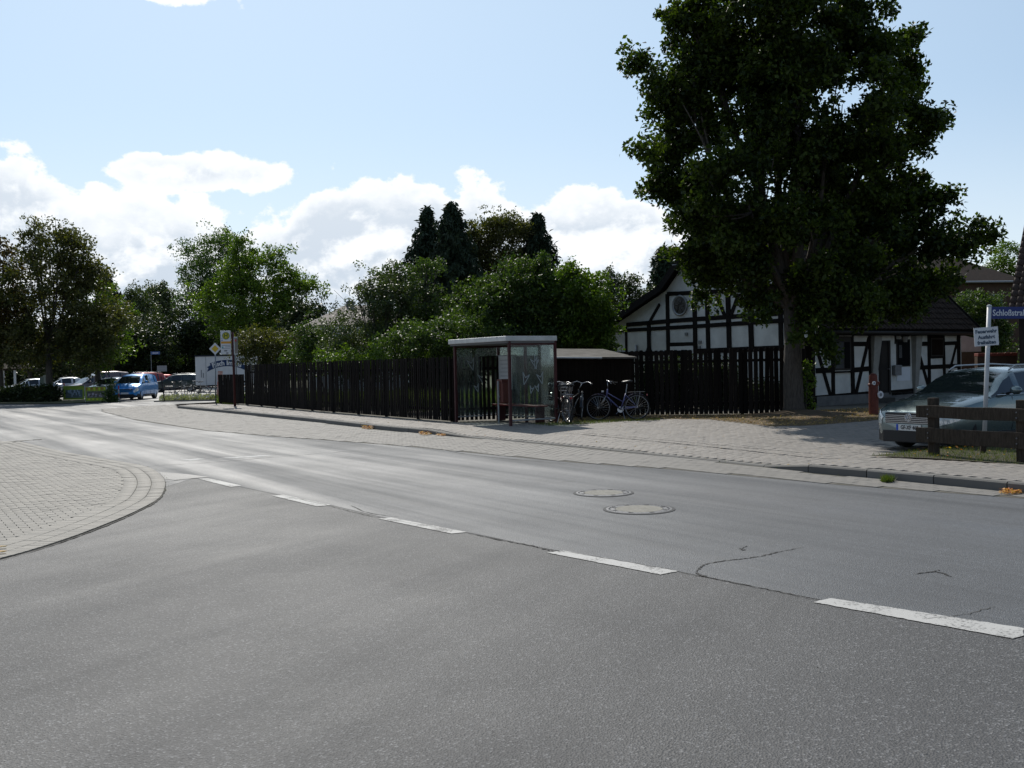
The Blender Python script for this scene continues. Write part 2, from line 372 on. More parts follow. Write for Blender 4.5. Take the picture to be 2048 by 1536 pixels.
def stonemat(name, c1, c2, rough=0.75):
    m = bpy.data.materials.new(name); m.use_nodes = True; m.node_tree.nodes.clear(); N = NT(m.node_tree)
    o = N.n('ShaderNodeOutputMaterial'); b = N.n('ShaderNodeBsdfPrincipled'); g = N.n('ShaderNodeNewGeometry')
    oi = N.n('ShaderNodeObjectInfo')
    n1_ = N.n('ShaderNodeTexNoise', i_Scale=0.7, i_Detail=5.0, i_Roughness=0.65); N.l(g.outputs['Position'], n1_.inputs['Vector'])
    n2_ = N.n('ShaderNodeTexNoise', i_Scale=120.0, i_Detail=2.0, i_Roughness=0.8); N.l(g.outputs['Position'], n2_.inputs['Vector'])
    rnd = N.m('FRACT', N.m('ADD', g.outputs['Random Per Island'], oi.outputs['Random']))
    f = N.m('ADD', N.m('MULTIPLY', rnd, 0.5), N.m('ADD', N.m('MULTIPLY', n1_.outputs['Fac'], 0.8), N.m('MULTIPLY', n2_.outputs['Fac'], 0.5)))
    N.l(N.mix(N.ss(f, 0.45, 1.35), c1, c2), b.inputs['Base Color']); b.inputs['Roughness'].default_value = rough
    bp = N.n('ShaderNodeBump', i_Strength=0.35, i_Distance=0.004); N.l(n2_.outputs['Fac'], bp.inputs['Height']); N.l(bp.outputs[0], b.inputs['Normal'])
    N.l(b.outputs[0], o.inputs[0]); return m
# ================================================================== THE SETTING
m_near = asphalt('asphalt_side_road', (0.052, 0.0515, 0.052), (0.043, 0.0425, 0.043), 0.73, 0.22, R(60), 0.8)
m_main = asphalt('asphalt_main_road', (0.066, 0.070, 0.076), (0.053, 0.056, 0.061), 0.69, 0.9, R(124), 0.35)
m_patch = asphalt('asphalt_patch', (0.085, 0.085, 0.086), (0.07, 0.07, 0.07), 0.6, 0.2, 0, 0.4)
m_lot = asphalt('asphalt_lot', (0.24, 0.235, 0.22), (0.2, 0.195, 0.185), 0.7, 0.1, 0, 0.3)
m_soil = mat('soil', (0.07, 0.06, 0.035), 0.95, var=0.5, vscale=0.8, bump=0.5, bscale=20, col2=(0.045, 0.06, 0.02), space='World')
m_joint = mat('joint_sand', (0.13, 0.118, 0.10), 0.95, var=0.4, vscale=3, col2=(0.085, 0.08, 0.06), space='World')
m_stone_i = stonemat('island_stone', (0.168, 0.154, 0.130), (0.132, 0.122, 0.104), 0.72)
m_stone_p = stonemat('pavement_stone', (0.225, 0.203, 0.178), (0.165, 0.15, 0.134), 0.75)
m_stone_l = stonemat('layby_stone', (0.165, 0.153, 0.136), (0.13, 0.121, 0.108), 0.75)
m_kerb = stonemat('kerb_concrete', (0.15, 0.143, 0.13), (0.10, 0.094, 0.085), 0.85)
def wornpaint(name, c1, c2, lo, hi):
    m = bpy.data.materials.new(name); m.use_nodes = True; m.node_tree.nodes.clear(); N = NT(m.node_tree)
    o = N.n('ShaderNodeOutputMaterial'); b = N.n('ShaderNodeBsdfPrincipled', i_Roughness=0.75); g = N.n('ShaderNodeNewGeometry').outputs['Position']
    a = N.n('ShaderNodeTexNoise', i_Scale=42.0, i_Detail=6.0, i_Roughness=0.75); N.l(g, a.inputs['Vector']); c = N.n('ShaderNodeTexNoise', i_Scale=3.0, i_Detail=4.0); N.l(g, c.inputs['Vector'])
    f = N.m('ADD', a.outputs['Fac'], N.m('MULTIPLY', N.m('SUBTRACT', c.outputs['Fac'], 0.5), 0.7))
    col = N.mix(N.ss(f, lo, hi), c1, c2); col = N.mix(N.m('MULTIPLY', N.ss(c.outputs['Fac'], 0.4, 0.7), 0.25), col, tuple(x * .7 for x in c1))
    N.l(col, b.inputs['Base Color']); N.l(b.outputs[0], o.inputs[0]); return m
m_paint = wornpaint('road_paint', (0.40, 0.39, 0.37), (0.09, 0.088, 0.085), 0.53, 0.64)
m_paint_old = mat('worn_road_paint', (0.42, 0.42, 0.41), 0.7, col2=(0.2, 0.2, 0.2), vscale=18, space='World')
m_tar = mat('tar_crack', (0.018, 0.017, 0.016), 0.8)
m_tarl = mat('dusty_joint', (0.045, 0.042, 0.036), 0.95)

sheet('ground', [(-1500, -60, 0), (1500, -60, 0), (1500, 2500, 0), (-1500, 2500, 0)], m_soil, z=-0.06)
# the side road the photographer stands on
sheet('side_road', [(-14, -12, 0), (14, -12, 0), (18, 30, 0), (-9, 30, 0), (-14, 14, 0)], m_near, z=0.0)
# main road
seam = [(330, 975), (390, 955.5), (545, 987), (660, 1010), (757, 1033), (930, 1064), (1095, 1098), (1355, 1143), (1400, 1152), (1630, 1198), (2048, 1271), (2600, 1372)]
edge_l = [(205, 824), (273, 841), (410, 861.5), (547, 873.5), (640, 880), (811, 893), (982, 910), (1153, 926), (1340, 939), (1500, 953.6), (1687, 971), (2048, 997.7), (2600, 1040)]
island = [(-900, 830), (-300, 862), (0, 883), (34, 883), (119.6, 902.5), (205, 918), (287, 932.6), (318, 947), (331, 964), (328, 984.5), (314, 1001.6), (266.6, 1027), (188, 1059.7), (102.5, 1090), (0, 1119.5), (-200, 1168), (-700, 1260)]
gs = [G(*p) for p in seam]; ge = [G(*p) for p in edge_l]; gi = [G(*p) for p in island]
m_poly = [gi[0], gi[1], gi[2], gi[4], gi[5], gi[6], gi[7], gi[8]] + gs + ge[::-1] + [G(205, 818), G(284, 812.5), G(348, 808.8), G(440, 803.6), G(490, 803), G(440, 800.5), G(250, 803), G(120, 808), G(0, 809), G(-300, 811), G(-900, 812)]
sheet('main_road', m_poly, m_main, z=0.003)
# parking lot and the street beyond
sheet('parking_lot', [G(-400, 806), G(130, 805), G(230, 802.5), G(500, 799), G(560, 783), G(520, 763), G(300, 764), G(-100, 768), G(-500, 772)], m_lot, z=0.008)
sheet('verge', [G(-900, 811), G(-300, 810), G(0, 808), G(120, 807), G(240, 802), G(240, 799), G(-60, 799), G(-900, 800)], mat('verge_grass', (0.10, 0.09, 0.05), 0.95, col2=(0.06, 0.08, 0.03), vscale=1.5, bump=0.4, space='World'), z=0.02)

# kerb line of the pavement on the far side of the main road
kpx = [(355, 817), (512.6, 832.5), (640, 846), (742, 858), (845, 868), (913, 874), (982, 880), (1118, 891.6), (1340, 915), (1545, 936.5), (1634, 948), (1767, 960), (1915, 973.7), (2048, 987), (2400, 1019), (2900, 1064)]
kl = [G(*p) for p in kpx]; KL = catmull(kl, 5)
kcum = [0]
for a, b in zip(KL[:-1], KL[1:]): kcum.append(kcum[-1] + (b - a).length)
def kpoint(s):
    i = max(0, min(len(KL) - 2, next((j for j in range(len(kcum) - 1) if kcum[j + 1] >= s), len(KL) - 2)))
    t = (s - kcum[i]) / (kcum[i + 1] - kcum[i]); d = (KL[i + 1] - KL[i]).normalized()
    return KL[i].lerp(KL[i + 1], t), d, Vector((-d.y, d.x, 0))
def s_at(px):
    g = G(*px); return min(range(len(KL)), key=lambda j: (KL[j] - g).length)
S1, S2, S3, S4 = (kcum[s_at(p)] for p in ((840, 868), (935, 876), (1540, 936), (1634, 948)))
KH, KLO = 0.125, 0.03
def ktop_s(s):
    def st(x): x = max(0, min(1, x)); return x * x * (3 - 2 * x)
    if s < (S1 + S3) / 2: return KH + (KLO - KH) * st((s - S1) / (S2 - S1))
    return KLO + (KH - KLO) * st((s - S3) / (S4 - S3))
KD = (KL[-1] - KL[0]).normalized()                      # runs towards the camera
ktab = [(((p - KL[0]).dot(KD)), ktop_s(c)) for p, c in zip(KL, kcum)]
kt_x = np.array([a for a, b in ktab]); kt_z = np.array([b for a, b in ktab])
KLn = np.array([(p.x, p.y) for p in KL])
# the drive where the estate car stands lies a little lower
HD = R(210); LP, WP = 4.70, 1.75
FP = Vector((math.cos(HD), math.sin(HD), 0)); RP = Vector((math.sin(HD), -math.cos(HD), 0))
CARP = G(1812, 893, 0.0) - FP * (LP / 2 - .185 * LP) - RP * (WP / 2 - .12); CARC = (CARP.x, CARP.y)
def hz(x, y):
    """height of the pavement surface"""
    x = np.asarray(x, float); y = np.asarray(y, float)
    t = (x - KL[0].x) * KD.x + (y - KL[0].y) * KD.y
    k = np.interp(t, kt_x, kt_z); d = dist_poly(KLn, x, y); q = np.clip(d / 2.6, 0, 1); q = q * q * (3 - 2 * q)
    base = k + (0.12 - k) * q
    r = np.hypot(x - CARC[0], y - CARC[1]); w = np.clip((5.2 - r) / 3.0, 0, 1); w = w * w * (3 - 2 * w)
    return base - 0.12 * w
GZ = 0.12
# pavement bed (sheet under the stones), follows the dropped kerb
V, Fq = [], []
ns, nw = 90, 14; S_tot = kcum[-1]
for i in range(ns + 1):
    p, d, n = kpoint(S_tot * i / ns)
    for j in range(nw + 1):
        w = [0.1, .5, 1, 1.6, 2.2, 3, 4, 5.5, 7, 9, 12, 15, 19, 24, 30][j]; q = p + n * w
        V.append((q.x, q.y, float(hz(q.x, q.y)) - (0.012 if w < 3.5 else 0.03)))
nn = Vector((-KD.y, KD.x, 0))
for i in range(ns):
    for j in range(nw):
        a = i * (nw + 1) + j; Fq.append((a, a + 1, a + nw + 2, a + nw + 1))
V = np.array(V)
if (kpoint(10)[0] + kpoint(10)[2] * 5).dot(nn) < kpoint(10)[0].dot(nn): pass
pav = np_mesh('pavement', V, np.array(Fq), m_joint); pav['kind'] = 'structure'
bm = bmesh.new(); bm.from_mesh(pav.data); bmesh.ops.recalc_face_normals(bm, faces=bm.faces)
if sum(f.normal.z for f in bm.faces) < 0: bmesh.ops.reverse_faces(bm, faces=bm.faces)
bm.to_mesh(pav.data); bm.free()

# stones of the pavement
fence_px = [(437, 806), (490, 809.5), (640, 823), (903, 844), (1108, 838), (1200, 832), (1420, 829), (1600, 830), (1760, 822), (2100, 812), (3000, 830)]
verge_lo = [(1105, 846), (1200, 842), (1320, 838), (1420, 839), (1480, 846), (1540, 853), (1620, 851), (1700, 845), (1770, 839), (1850, 834), (2100, 826), (3000, 840)]
grass_px = [(1735, 911), (1800, 905), (1880, 897), (1960, 880), (2100, 868), (2700, 860), (2700, 985), (2400, 960), (2048, 929), (1950, 922), (1861, 916)]
G2 = lambda L, z=GZ: [G(u, v, z) for u, v in L]
paved = [KL[i] for i in range(len(KL))] + [G(3000, 1000, GZ)] + [Vector((q.x, q.y, 0)) for q in (G2(verge_lo)[::-1])] + G2([(905, 846), (640, 825), (490, 811), (437, 807.5), (380, 809)])
grass_g = G2(grass_px)
bx, by = np.meshgrid(np.arange(-2, 70, 0.1), np.arange(0, 25, 0.2), indexing='ij')
by = by + (np.arange(bx.shape[0]) % 2)[:, None] * 0.1
ang = math.atan2(KD.y, KD.x)
ox = KL[0].x + KD.x * bx.ravel() + nn.x * (by.ravel()) ; oy = KL[0].y + KD.y * bx.ravel() + nn.y * by.ravel()
sgn = 1 if (kpoint(10)[2]).dot(nn) > 0 else -1
ox = KL[0].x + KD.x * bx.ravel() + nn.x * (by.ravel() - 1.5) * sgn; oy = KL[0].y + KD.y * bx.ravel() + nn.y * (by.ravel() - 1.5) * sgn
dk_ = dist_poly(KLn, ox, oy)
ok = inside(paved, ox, oy) & (dk_ > 0.22) & ~inside(grass_g, ox, oy) & (oy < 50) & (oy > 8) & (np.abs(ox) < oy * 0.62 + 1)
ox, oy = ox[ok], oy[ok]
lay_stones('paving_stone', ox, oy, np.full(len(ox), ang), hz(ox, oy), 0.1, 0.2, m_stone_p, pav, zfun=hz)

# kerb stones
kerb = tag(bpy.data.objects.new('kerb', None), kind='structure'); link(kerb)
s = 0.0
while s < S_tot - 1.0:
    a, da, na = kpoint(s + 0.008); b_, db, nb = kpoint(s + 0.992); za, zb = ktop_s(s), ktop_s(s + 1)
    mb = MB(); c = 0.02; w = 0.14
    vs = []
    for p, n, z in ((a, na, za), (b_, nb, zb)):
        vs += [p + Vector((0, 0, -.05)), p + Vector((0, 0, z - c)), p + n * c + Vector((0, 0, z)), p + n * w + Vector((0, 0, z)), p + n * w + Vector((0, 0, -.05))]
    mb.add(vs, [(0, 1, 6, 5), (1, 2, 7, 6), (2, 3, 8, 7), (3, 4, 9, 8), (4, 3, 2, 1, 0), (5, 6, 7, 8, 9)])
    o = mb.build('kerb_stone', m_kerb, kerb)
    bm = bmesh.new(); bm.from_mesh(o.data); bmesh.ops.recalc_face_normals(bm, faces=bm.faces); bm.to_mesh(o.data); bm.free()
    s += 1.0

# lay-by and gutter stones between kerb and asphalt
lay_poly = [G(205, 824), G(205, 818), G(284, 812.5), G(348, 808.8), G(352, 812)] + [Vector((p.x, p.y, 0)) for p in KL] + [ge[-1]] + ge[::-1]
layby = sheet('bus_bay', lay_poly, m_joint, z=0.006)
bx, by = np.meshgrid(np.arange(-12, 70, 0.2), np.arange(-7, 2, 0.15), indexing='ij')
bx = bx + (np.arange(bx.shape[1]) % 2)[None, :] * 0.1
bx, by = bx.ravel(), by.ravel()
ox = KL[0].x + KD.x * bx + nn.x * by * sgn; oy = KL[0].y + KD.y * bx + nn.y * by * sgn
dk_ = dist_poly(KLn, ox, oy); de_ = dist_poly(ge, ox, oy)
ok = inside(lay_poly, ox, oy) & (dk_ > 0.07) & (de_ > 0.05) & (np.abs(ox) < oy * 0.6 + 1)
ox, oy = ox[ok], oy[ok]
lay_stones('paving_stone', ox, oy, np.full(len(ox), ang), np.full(len(ox), 0.013), 0.2, 0.15, m_stone_l, layby, h=0.03, jit=0.0015)

# paved corner island on the left with three curved header courses
gic = catmull([Vector((p.x, p.y, 0)) for p in gi], 8)
isl = sheet('corner_paving', [(p.x, p.y, 0) for p in gic] + [(-30, 4, 0), (-40, 20, 0)], m_joint, z=0.0035)
cum = [0]
for a, b in zip(gic[:-1], gic[1:]): cum.append(cum[-1] + (b - a).length)
gin = np.array([(p.x, p.y) for p in gic])
hx, hy, ha = [], [], []
for ring, off in enumerate((0.106, 0.307, 0.508)):
    s = ring * 0.03
    while s < cum[-1]:
        i = next(j for j in range(len(cum) - 1) if cum[j + 1] >= s); t = (s - cum[i]) / (cum[i + 1] - cum[i] + 1e-9)
        p = gic[i].lerp(gic[i + 1], t); d = (gic[i + 1] - gic[i]).normalized()
        d2 = (gic[min(i + 2, len(gic) - 1)] - gic[max(i - 1, 0)]).normalized(); n = Vector((d2.y, -d2.x, 0))
        if not inside(isl.data.vertices and [v.co for v in isl.data.vertices][:len(gic) + 2], np.array([p.x + n.x * .2]), np.array([p.y + n.y * .2]))[0]: n = -n
        q = p + n * off; hx.append(q.x); hy.append(q.y); ha.append(math.atan2(n.y, n.x)); s += 0.1 if ring < 3 else .1
hx, hy, ha = map(np.array, (hx, hy, ha))
isl_poly = [(p.x, p.y) for p in gic] + [(-30, 4), (-40, 20)]
keep = (np.abs(hx) < hy * 0.56 + .5) & (hy > 3) & (dist_poly(gin, hx, hy) > 0.08)
m1 = hy < 60
bx, by = np.meshgrid(np.arange(0, 60, 0.2), np.arange(0, 60, 0.1), indexing='ij')
bx = bx + (np.arange(bx.shape[1]) % 2)[None, :] * 0.1; bx, by = bx.ravel(), by.ravel()
a0 = R(33); ca, sa = math.cos(a0), math.sin(a0); cx, cy = -18, -14
ox = cx + bx * ca - by * sa + 8; oy = cy + bx * sa + by * ca
ok = inside(isl_poly, ox, oy) & (np.abs(ox) < oy * 0.56 + .5) & (oy > 4) & (oy < 32)
ox, oy = ox[ok], oy[ok]; di = dist_poly(gin, ox, oy); ok = di > 0.545; ox, oy = ox[ok], oy[ok]
ax = np.concatenate([hx[keep], ox]); ay = np.concatenate([hy[keep], oy]); aa = np.concatenate([ha[keep], np.full(len(ox), a0)])
lay_stones('paving_stone', ax, ay, aa, np.concatenate([np.full(keep.sum(), 0.0145), np.full(len(ox), 0.0115)]), 0.2, 0.1, m_stone_i, isl, h=0.03, jit=0.0012, gap=0.006)

# painted dashes along the seam
def quad_px(name, pts, m, z, parent=None, kind='structure', **kw):
    o = sheet(name, [G(u, v, z) for u, v in pts], m, z=z, kind=kind, parent=parent); return o
lm = tag(bpy.data.objects.new('road_markings', None), kind='structure'); link(lm)
for p in ([(395, 957), (415, 956), (483, 971), (462, 974)], [(544, 991), (566, 989.5), (662, 1010), (634, 1012.5)],
          [(756, 1037), (783, 1035), (934, 1064), (903, 1067)], [(1094, 1105), (1127, 1101), (1357, 1142), (1322, 1149)],
          [(1627, 1204), (1662, 1196), (2048, 1256), (2048, 1270), (2026, 1277)]):
    g = []
    for (u0_, v0_), (u1_, v1_) in zip(p, p[1:] + p[:1]):
        q0, q1 = G(u0_, v0_, .0055), G(u1_, v1_, .0055); nseg = max(1, int((q1 - q0).length / .035))
        for k_ in range(nseg): g.append(q0.lerp(q1, k_ / nseg) + Vector((random.gauss(0, .0035), random.gauss(0, .0035), 0)))
    o = sheet('dash', g, m_paint, z=0.0055, kind=None, parent=lm)
for p in ([(357, 920), (393, 917), (413, 917.5), (380, 921)], [(428, 917), (520, 910.5), (550, 911), (470, 916)]):
    sheet('worn_dash', [G(u, v, 0.0055) for u, v in p], m_paint_old, z=0.0055, kind=None, parent=lm)
# cracks, seams: thin ragged ribbons of tar
def ribbon(name, px, w, m, z=0.009, jit=0.006, n=10, taper=True, parent=None):
    pts = catmull([Vector(G(u, v, z)) for u, v in px], n); mb = MB(); L = len(pts); vs = []
    rr = random.Random(len(px) * 7 + int(px[0][0]))
    for i, p in enumerate(pts):
        d = (pts[min(i + 1, L - 1)] - pts[max(i - 1, 0)]).normalized(); nrm = Vector((-d.y, d.x, 0))
        ww = w * (0.4 + rr.random()) * (min(1, 0.2 + 4 * min(i, L - 1 - i) / L) if taper else 1)
        o_ = nrm * rr.gauss(0, jit); vs += [p + o_ + nrm * ww / 2, p + o_ - nrm * ww / 2]
    mb.add(vs, [(2 * i, 2 * i + 1, 2 * i + 3, 2 * i + 2) for i in range(L - 1)])
    o = mb.build(name, m, parent); bm = bmesh.new(); bm.from_mesh(o.data)
    for f in bm.faces:
        f.normal_update()
        if f.normal.z < 0: f.normal_flip()
    bm.to_mesh(o.data); bm.free(); o['kind'] = 'structure'; return o
crk = tag(bpy.data.objects.new('road_cracks', None), kind='structure'); link(crk)
for px, w, mm in (([(1392, 1145), (1398, 1137), (1412, 1128), (1450, 1121), (1495, 1116), (1530, 1110), (1560, 1103), (1610, 1094)], 0.018, m_tar),
                  ([(1392, 1145), (1402, 1150), (1415, 1152)], .03, m_tar),
                  ([(1480, 1096), (1486, 1100), (1490, 1098)], .02, m_tar), ([(1484, 1098), (1494, 1091)], .012, m_tar),
                  ([(1830, 1148), (1870, 1143), (1905, 1154)], .02, m_tar), ([(1862, 1145), (1880, 1139)], .012, m_tar),
                   
                  ([(545, 988), (590, 996), (662, 1012), (700, 1022), (757, 1035), (800, 1042), (880, 1055)], .010, m_tarl),
                  ([(930, 1064), (1000, 1079), (1060, 1090), (1095, 1099), (1130, 1104)], .022, m_tar),
                  ([(1120, 1101), (1200, 1114), (1290, 1130), (1362, 1142)], .012, m_tar),
                  ([(1355, 1143), (1430, 1157), (1520, 1175), (1630, 1198)], .011, m_tarl),
                  ([(333, 963), (352, 961), (372, 957), (395, 955)], .02, m_tar),
                  ([(287, 933), (330, 930), (420, 925), (540, 915), (650, 906), (780, 896)], .02, m_tarl),
                  ([(20, 884), (34, 881), (60, 888), (119, 903), (205, 919), (287, 934), (318, 948), (331, 964)], .035, m_tar),
                  ([(331, 964), (328, 985), (313, 1003), (266, 1028), (188, 1061), (102, 1091), (0, 1121)], .022, m_tarl),
                  ([(700, 1010), (740, 1026), (800, 1034)], .012, m_tarl),
                  ([(1845, 1238), (1930, 1228), (1990, 1212)], .006, m_tarl),
                  ([(880, 898), (960, 912), (1150, 929)], .02, m_tarl),
                  ([(450, 862), (470, 860), (490, 862)], .05, m_tarl)):
    ribbon('crack', px, w, mm, z=0.0065, parent=crk).pop('kind', None)
sheet('asphalt_patch', [G(330, 958, .007), G(318, 944, .007), G(372, 948, .007), G(420, 954, .007), G(392, 956, .007), G(350, 960, .007)], m_patch, z=0.0075)
# line of the drain channel behind the walkway
ribbon('drain_joint', [(1118, 862), (1220, 870), (1340, 881), (1500, 896), (1634, 908), (1700, 911)], 0.06, m_tarl, z=0.128, jit=0.004)

# manhole covers
m_iron = mat('cast_iron', (0.15, 0.15, 0.155), 0.55, metal=0.4, var=0.3, vscale=30, bump=0.3, bscale=90)
m_conc = mat('cover_concrete', (0.27, 0.255, 0.22), 0.85, var=0.25, vscale=20, bump=0.5, bscale=140)
m_ring = mat('ring_dark', (0.05, 0.05, 0.05), 0.8)
def manhole(u, v, rad, label):
    p = G(u, v, 0.004); t = thing('manhole_cover', label, 'manhole cover', p, R(20), 'manhole covers in the main road')
    MB().lathe([(rad + .035, 0.0005), (rad + .034, .005), (rad, .006), (rad, -.02)], 48).build('tar_joint', m_ring, t)
    MB().lathe([(rad, -.02), (rad, .008), (rad - .028, .009), (rad - .03, -.01)], 48).build('outer_ring', m_iron, t)
    MB().lathe([(rad - .045, -.01), (rad - .046, .007), (rad - .10, .008), (rad - .105, -.01)], 48).build('inner_ring', m_iron, t)
    for k in range(44):
        a = 2 * math.pi * k / 44; q = Vector((math.cos(a), math.sin(a), 0)); MB().bar(q * (rad - .044) + Vector((0, 0, .004)), q * (rad - .030) + Vector((0, 0, .004)), .018, .008).build('ring_tooth', m_iron, t)
    MB().lathe([(0.0001, .010), (rad - .108, .008), (rad - .109, -.01)], 48).build('concrete_fill', m_conc, t)
    for k in range(8):
        a = 2 * math.pi * k / 8; q = Vector((math.cos(a), math.sin(a), 0)) * (rad - .073)
        MB().bar(q - q.normalized() * .018 + Vector((0, 0, .0085)), q + q.normalized() * .018 + Vector((0, 0, .0085)), .05, .003).build('vent_slot', m_ring, t)
    MB().lathe([(0.0001, -.009), (rad, -.009)], 48).build('seat', m_ring, t)
manhole(1207, 986, 0.36, 'smaller looking manhole cover farther out in the main road, concrete filled')
manhole(1278, 1018.5, 0.38, 'manhole cover with concrete centre nearest to the side road, larger of the two')
# ================================================================== TREES
m_bark = mat('bark', (0.10, 0.085, 0.07), 0.95, var=0.5, vscale=9, bump=1.0, bscale=14, stretch=(3, 3, 0.6))
m_bark2 = mat('bark_grey', (0.075, 0.068, 0.06), 0.95, var=0.4, vscale=9, bump=0.8, bscale=14, stretch=(3, 3, 0.6))
LF = dict(
    linden=leafmat('leaf_linden', (0.012, 0.024, 0.006), (0.055, 0.080, 0.012), 0.38, 0.55, 0.7),
    fruit=leafmat('leaf_fruit', (0.023, 0.046, 0.013), (0.07, 0.105, 0.028), 0.32, 0.5, 0.9),
    bright=leafmat('leaf_bright', (0.045, 0.085, 0.012), (0.11, 0.16, 0.025), 0.36, 0.4, 0.8),
    olive=leafmat('leaf_olive', (0.045, 0.055, 0.018), (0.10, 0.095, 0.032), 0.30, 0.5, 0.7),
    grey=leafmat('leaf_greygreen', (0.035, 0.055, 0.022), (0.075, 0.095, 0.042), 0.24, 0.45, 0.7),
    brown=leafmat('leaf_brown', (0.045, 0.035, 0.014), (0.10, 0.065, 0.025), 0.30, 0.5, 0.5),
    conifer=leafmat('needle', (0.016, 0.030, 0.016), (0.032, 0.05, 0.026), 0.08, 0.6, 1.0),
    locust=leafmat('leaf_locust', (0.05, 0.09, 0.03), (0.09, 0.14, 0.05), 0.30, 0.45, 0.6),
    dark=leafmat('leaf_dark', (0.015, 0.025, 0.010), (0.04, 0.055, 0.020), 0.22, 0.45, 0.8))

def leaves(name, C, rad, per, size, m, parent, aspect=0.62, droop=0.0, flat=1.0, upbias=0.35, rng=RNG):
    """leaf blades round the clump centres C (n,3) with clump radii rad (n,)"""
    n = len(C); C = np.repeat(C, per, 0); r = np.repeat(rad, per)
    d = rng.normal(size=(n * per, 3)); d /= np.linalg.norm(d, axis=1, keepdims=True)
    p = C + d * (r * rng.random(n * per) ** 0.45)[:, None] * np.array([1, 1, flat])
    a = rng.normal(size=p.shape); a[:, 2] -= droop; a /= np.linalg.norm(a, axis=1, keepdims=True)
    nn_ = rng.normal(size=p.shape); nn_[:, 2] += upbias * 3; b = np.cross(a, nn_); b /= np.linalg.norm(b, axis=1, keepdims=True) + 1e-9
    c = np.cross(b, a); L = (size * rng.uniform(0.65, 1.3, len(p)))[:, None]; w = L * aspect * 0.5
    V = np.stack([p, p + a * L * .45 + b * w + c * L * .10, p + a * L, p + a * L * .45 - b * w + c * L * .10], 1).reshape(-1, 3)
    k = (np.arange(len(p)) * 4)[:, None]
    Fq = np.concatenate([k + np.array([[0, 1, 2]]), k + np.array([[0, 2, 3]])], 0)
    return np_mesh(name, V, Fq, m, parent)

def ell_points(ells, n, rng=RNG, shell=0.5, clump=0.4):
    vol = np.array([e[3] * e[4] * e[5] for e in ells]) ** 0.66; pr = vol / vol.sum(); out = []
    idx = rng.choice(len(ells), n, p=pr); E = np.array(ells)[idx]
    d = rng.normal(size=(n, 3)); d /= np.linalg.norm(d, axis=1, keepdims=True)
    rr = rng.random(n) ** (1 / 3.0); rr = shell + (1 - shell) * rr if shell else rr
    pts = E[:, :3] + d * E[:, 3:6] * rr[:, None]
    k = max(1, n // 4); src = pts[:k]; j = rng.integers(0, k, n - k); off = rng.normal(size=(n - k, 3)); off[:, 2] *= .75
    pts[k:] = src[j] + off * clump
    return pts
def E(u, v, Y, ru, rv, dy=0.0, ky=0.85):
    """crown lobe seen at (u,v) with half sizes ru, rv as it stands Y metres away"""
    p = P(u, v, Y + dy); k = (Y + dy) / F
    return (p.x, p.y, p.z, ru * k, ru * k * ky, rv * k)
def limb(mb, a, b, ra, rb, n=6, seg=5, wob=0.12, rng=random):
    a, b = Vector(a), Vector(b); L = (b - a).length; pts = []
    up = Vector((0, 0, 1)); mid = a.lerp(b, .5) + Vector((rng.gauss(0, wob), rng.gauss(0, wob), 0)) * L * .5 - (b - a).cross(up).cross(b - a).normalized() * L * .06
    for i in range(seg + 1):
        t = i / seg; pts.append(a * (1 - t) ** 2 + mid * 2 * t * (1 - t) + b * t * t)
    mb.tube(pts, [ra + (rb - ra) * i / seg for i in range(seg + 1)], n); return pts
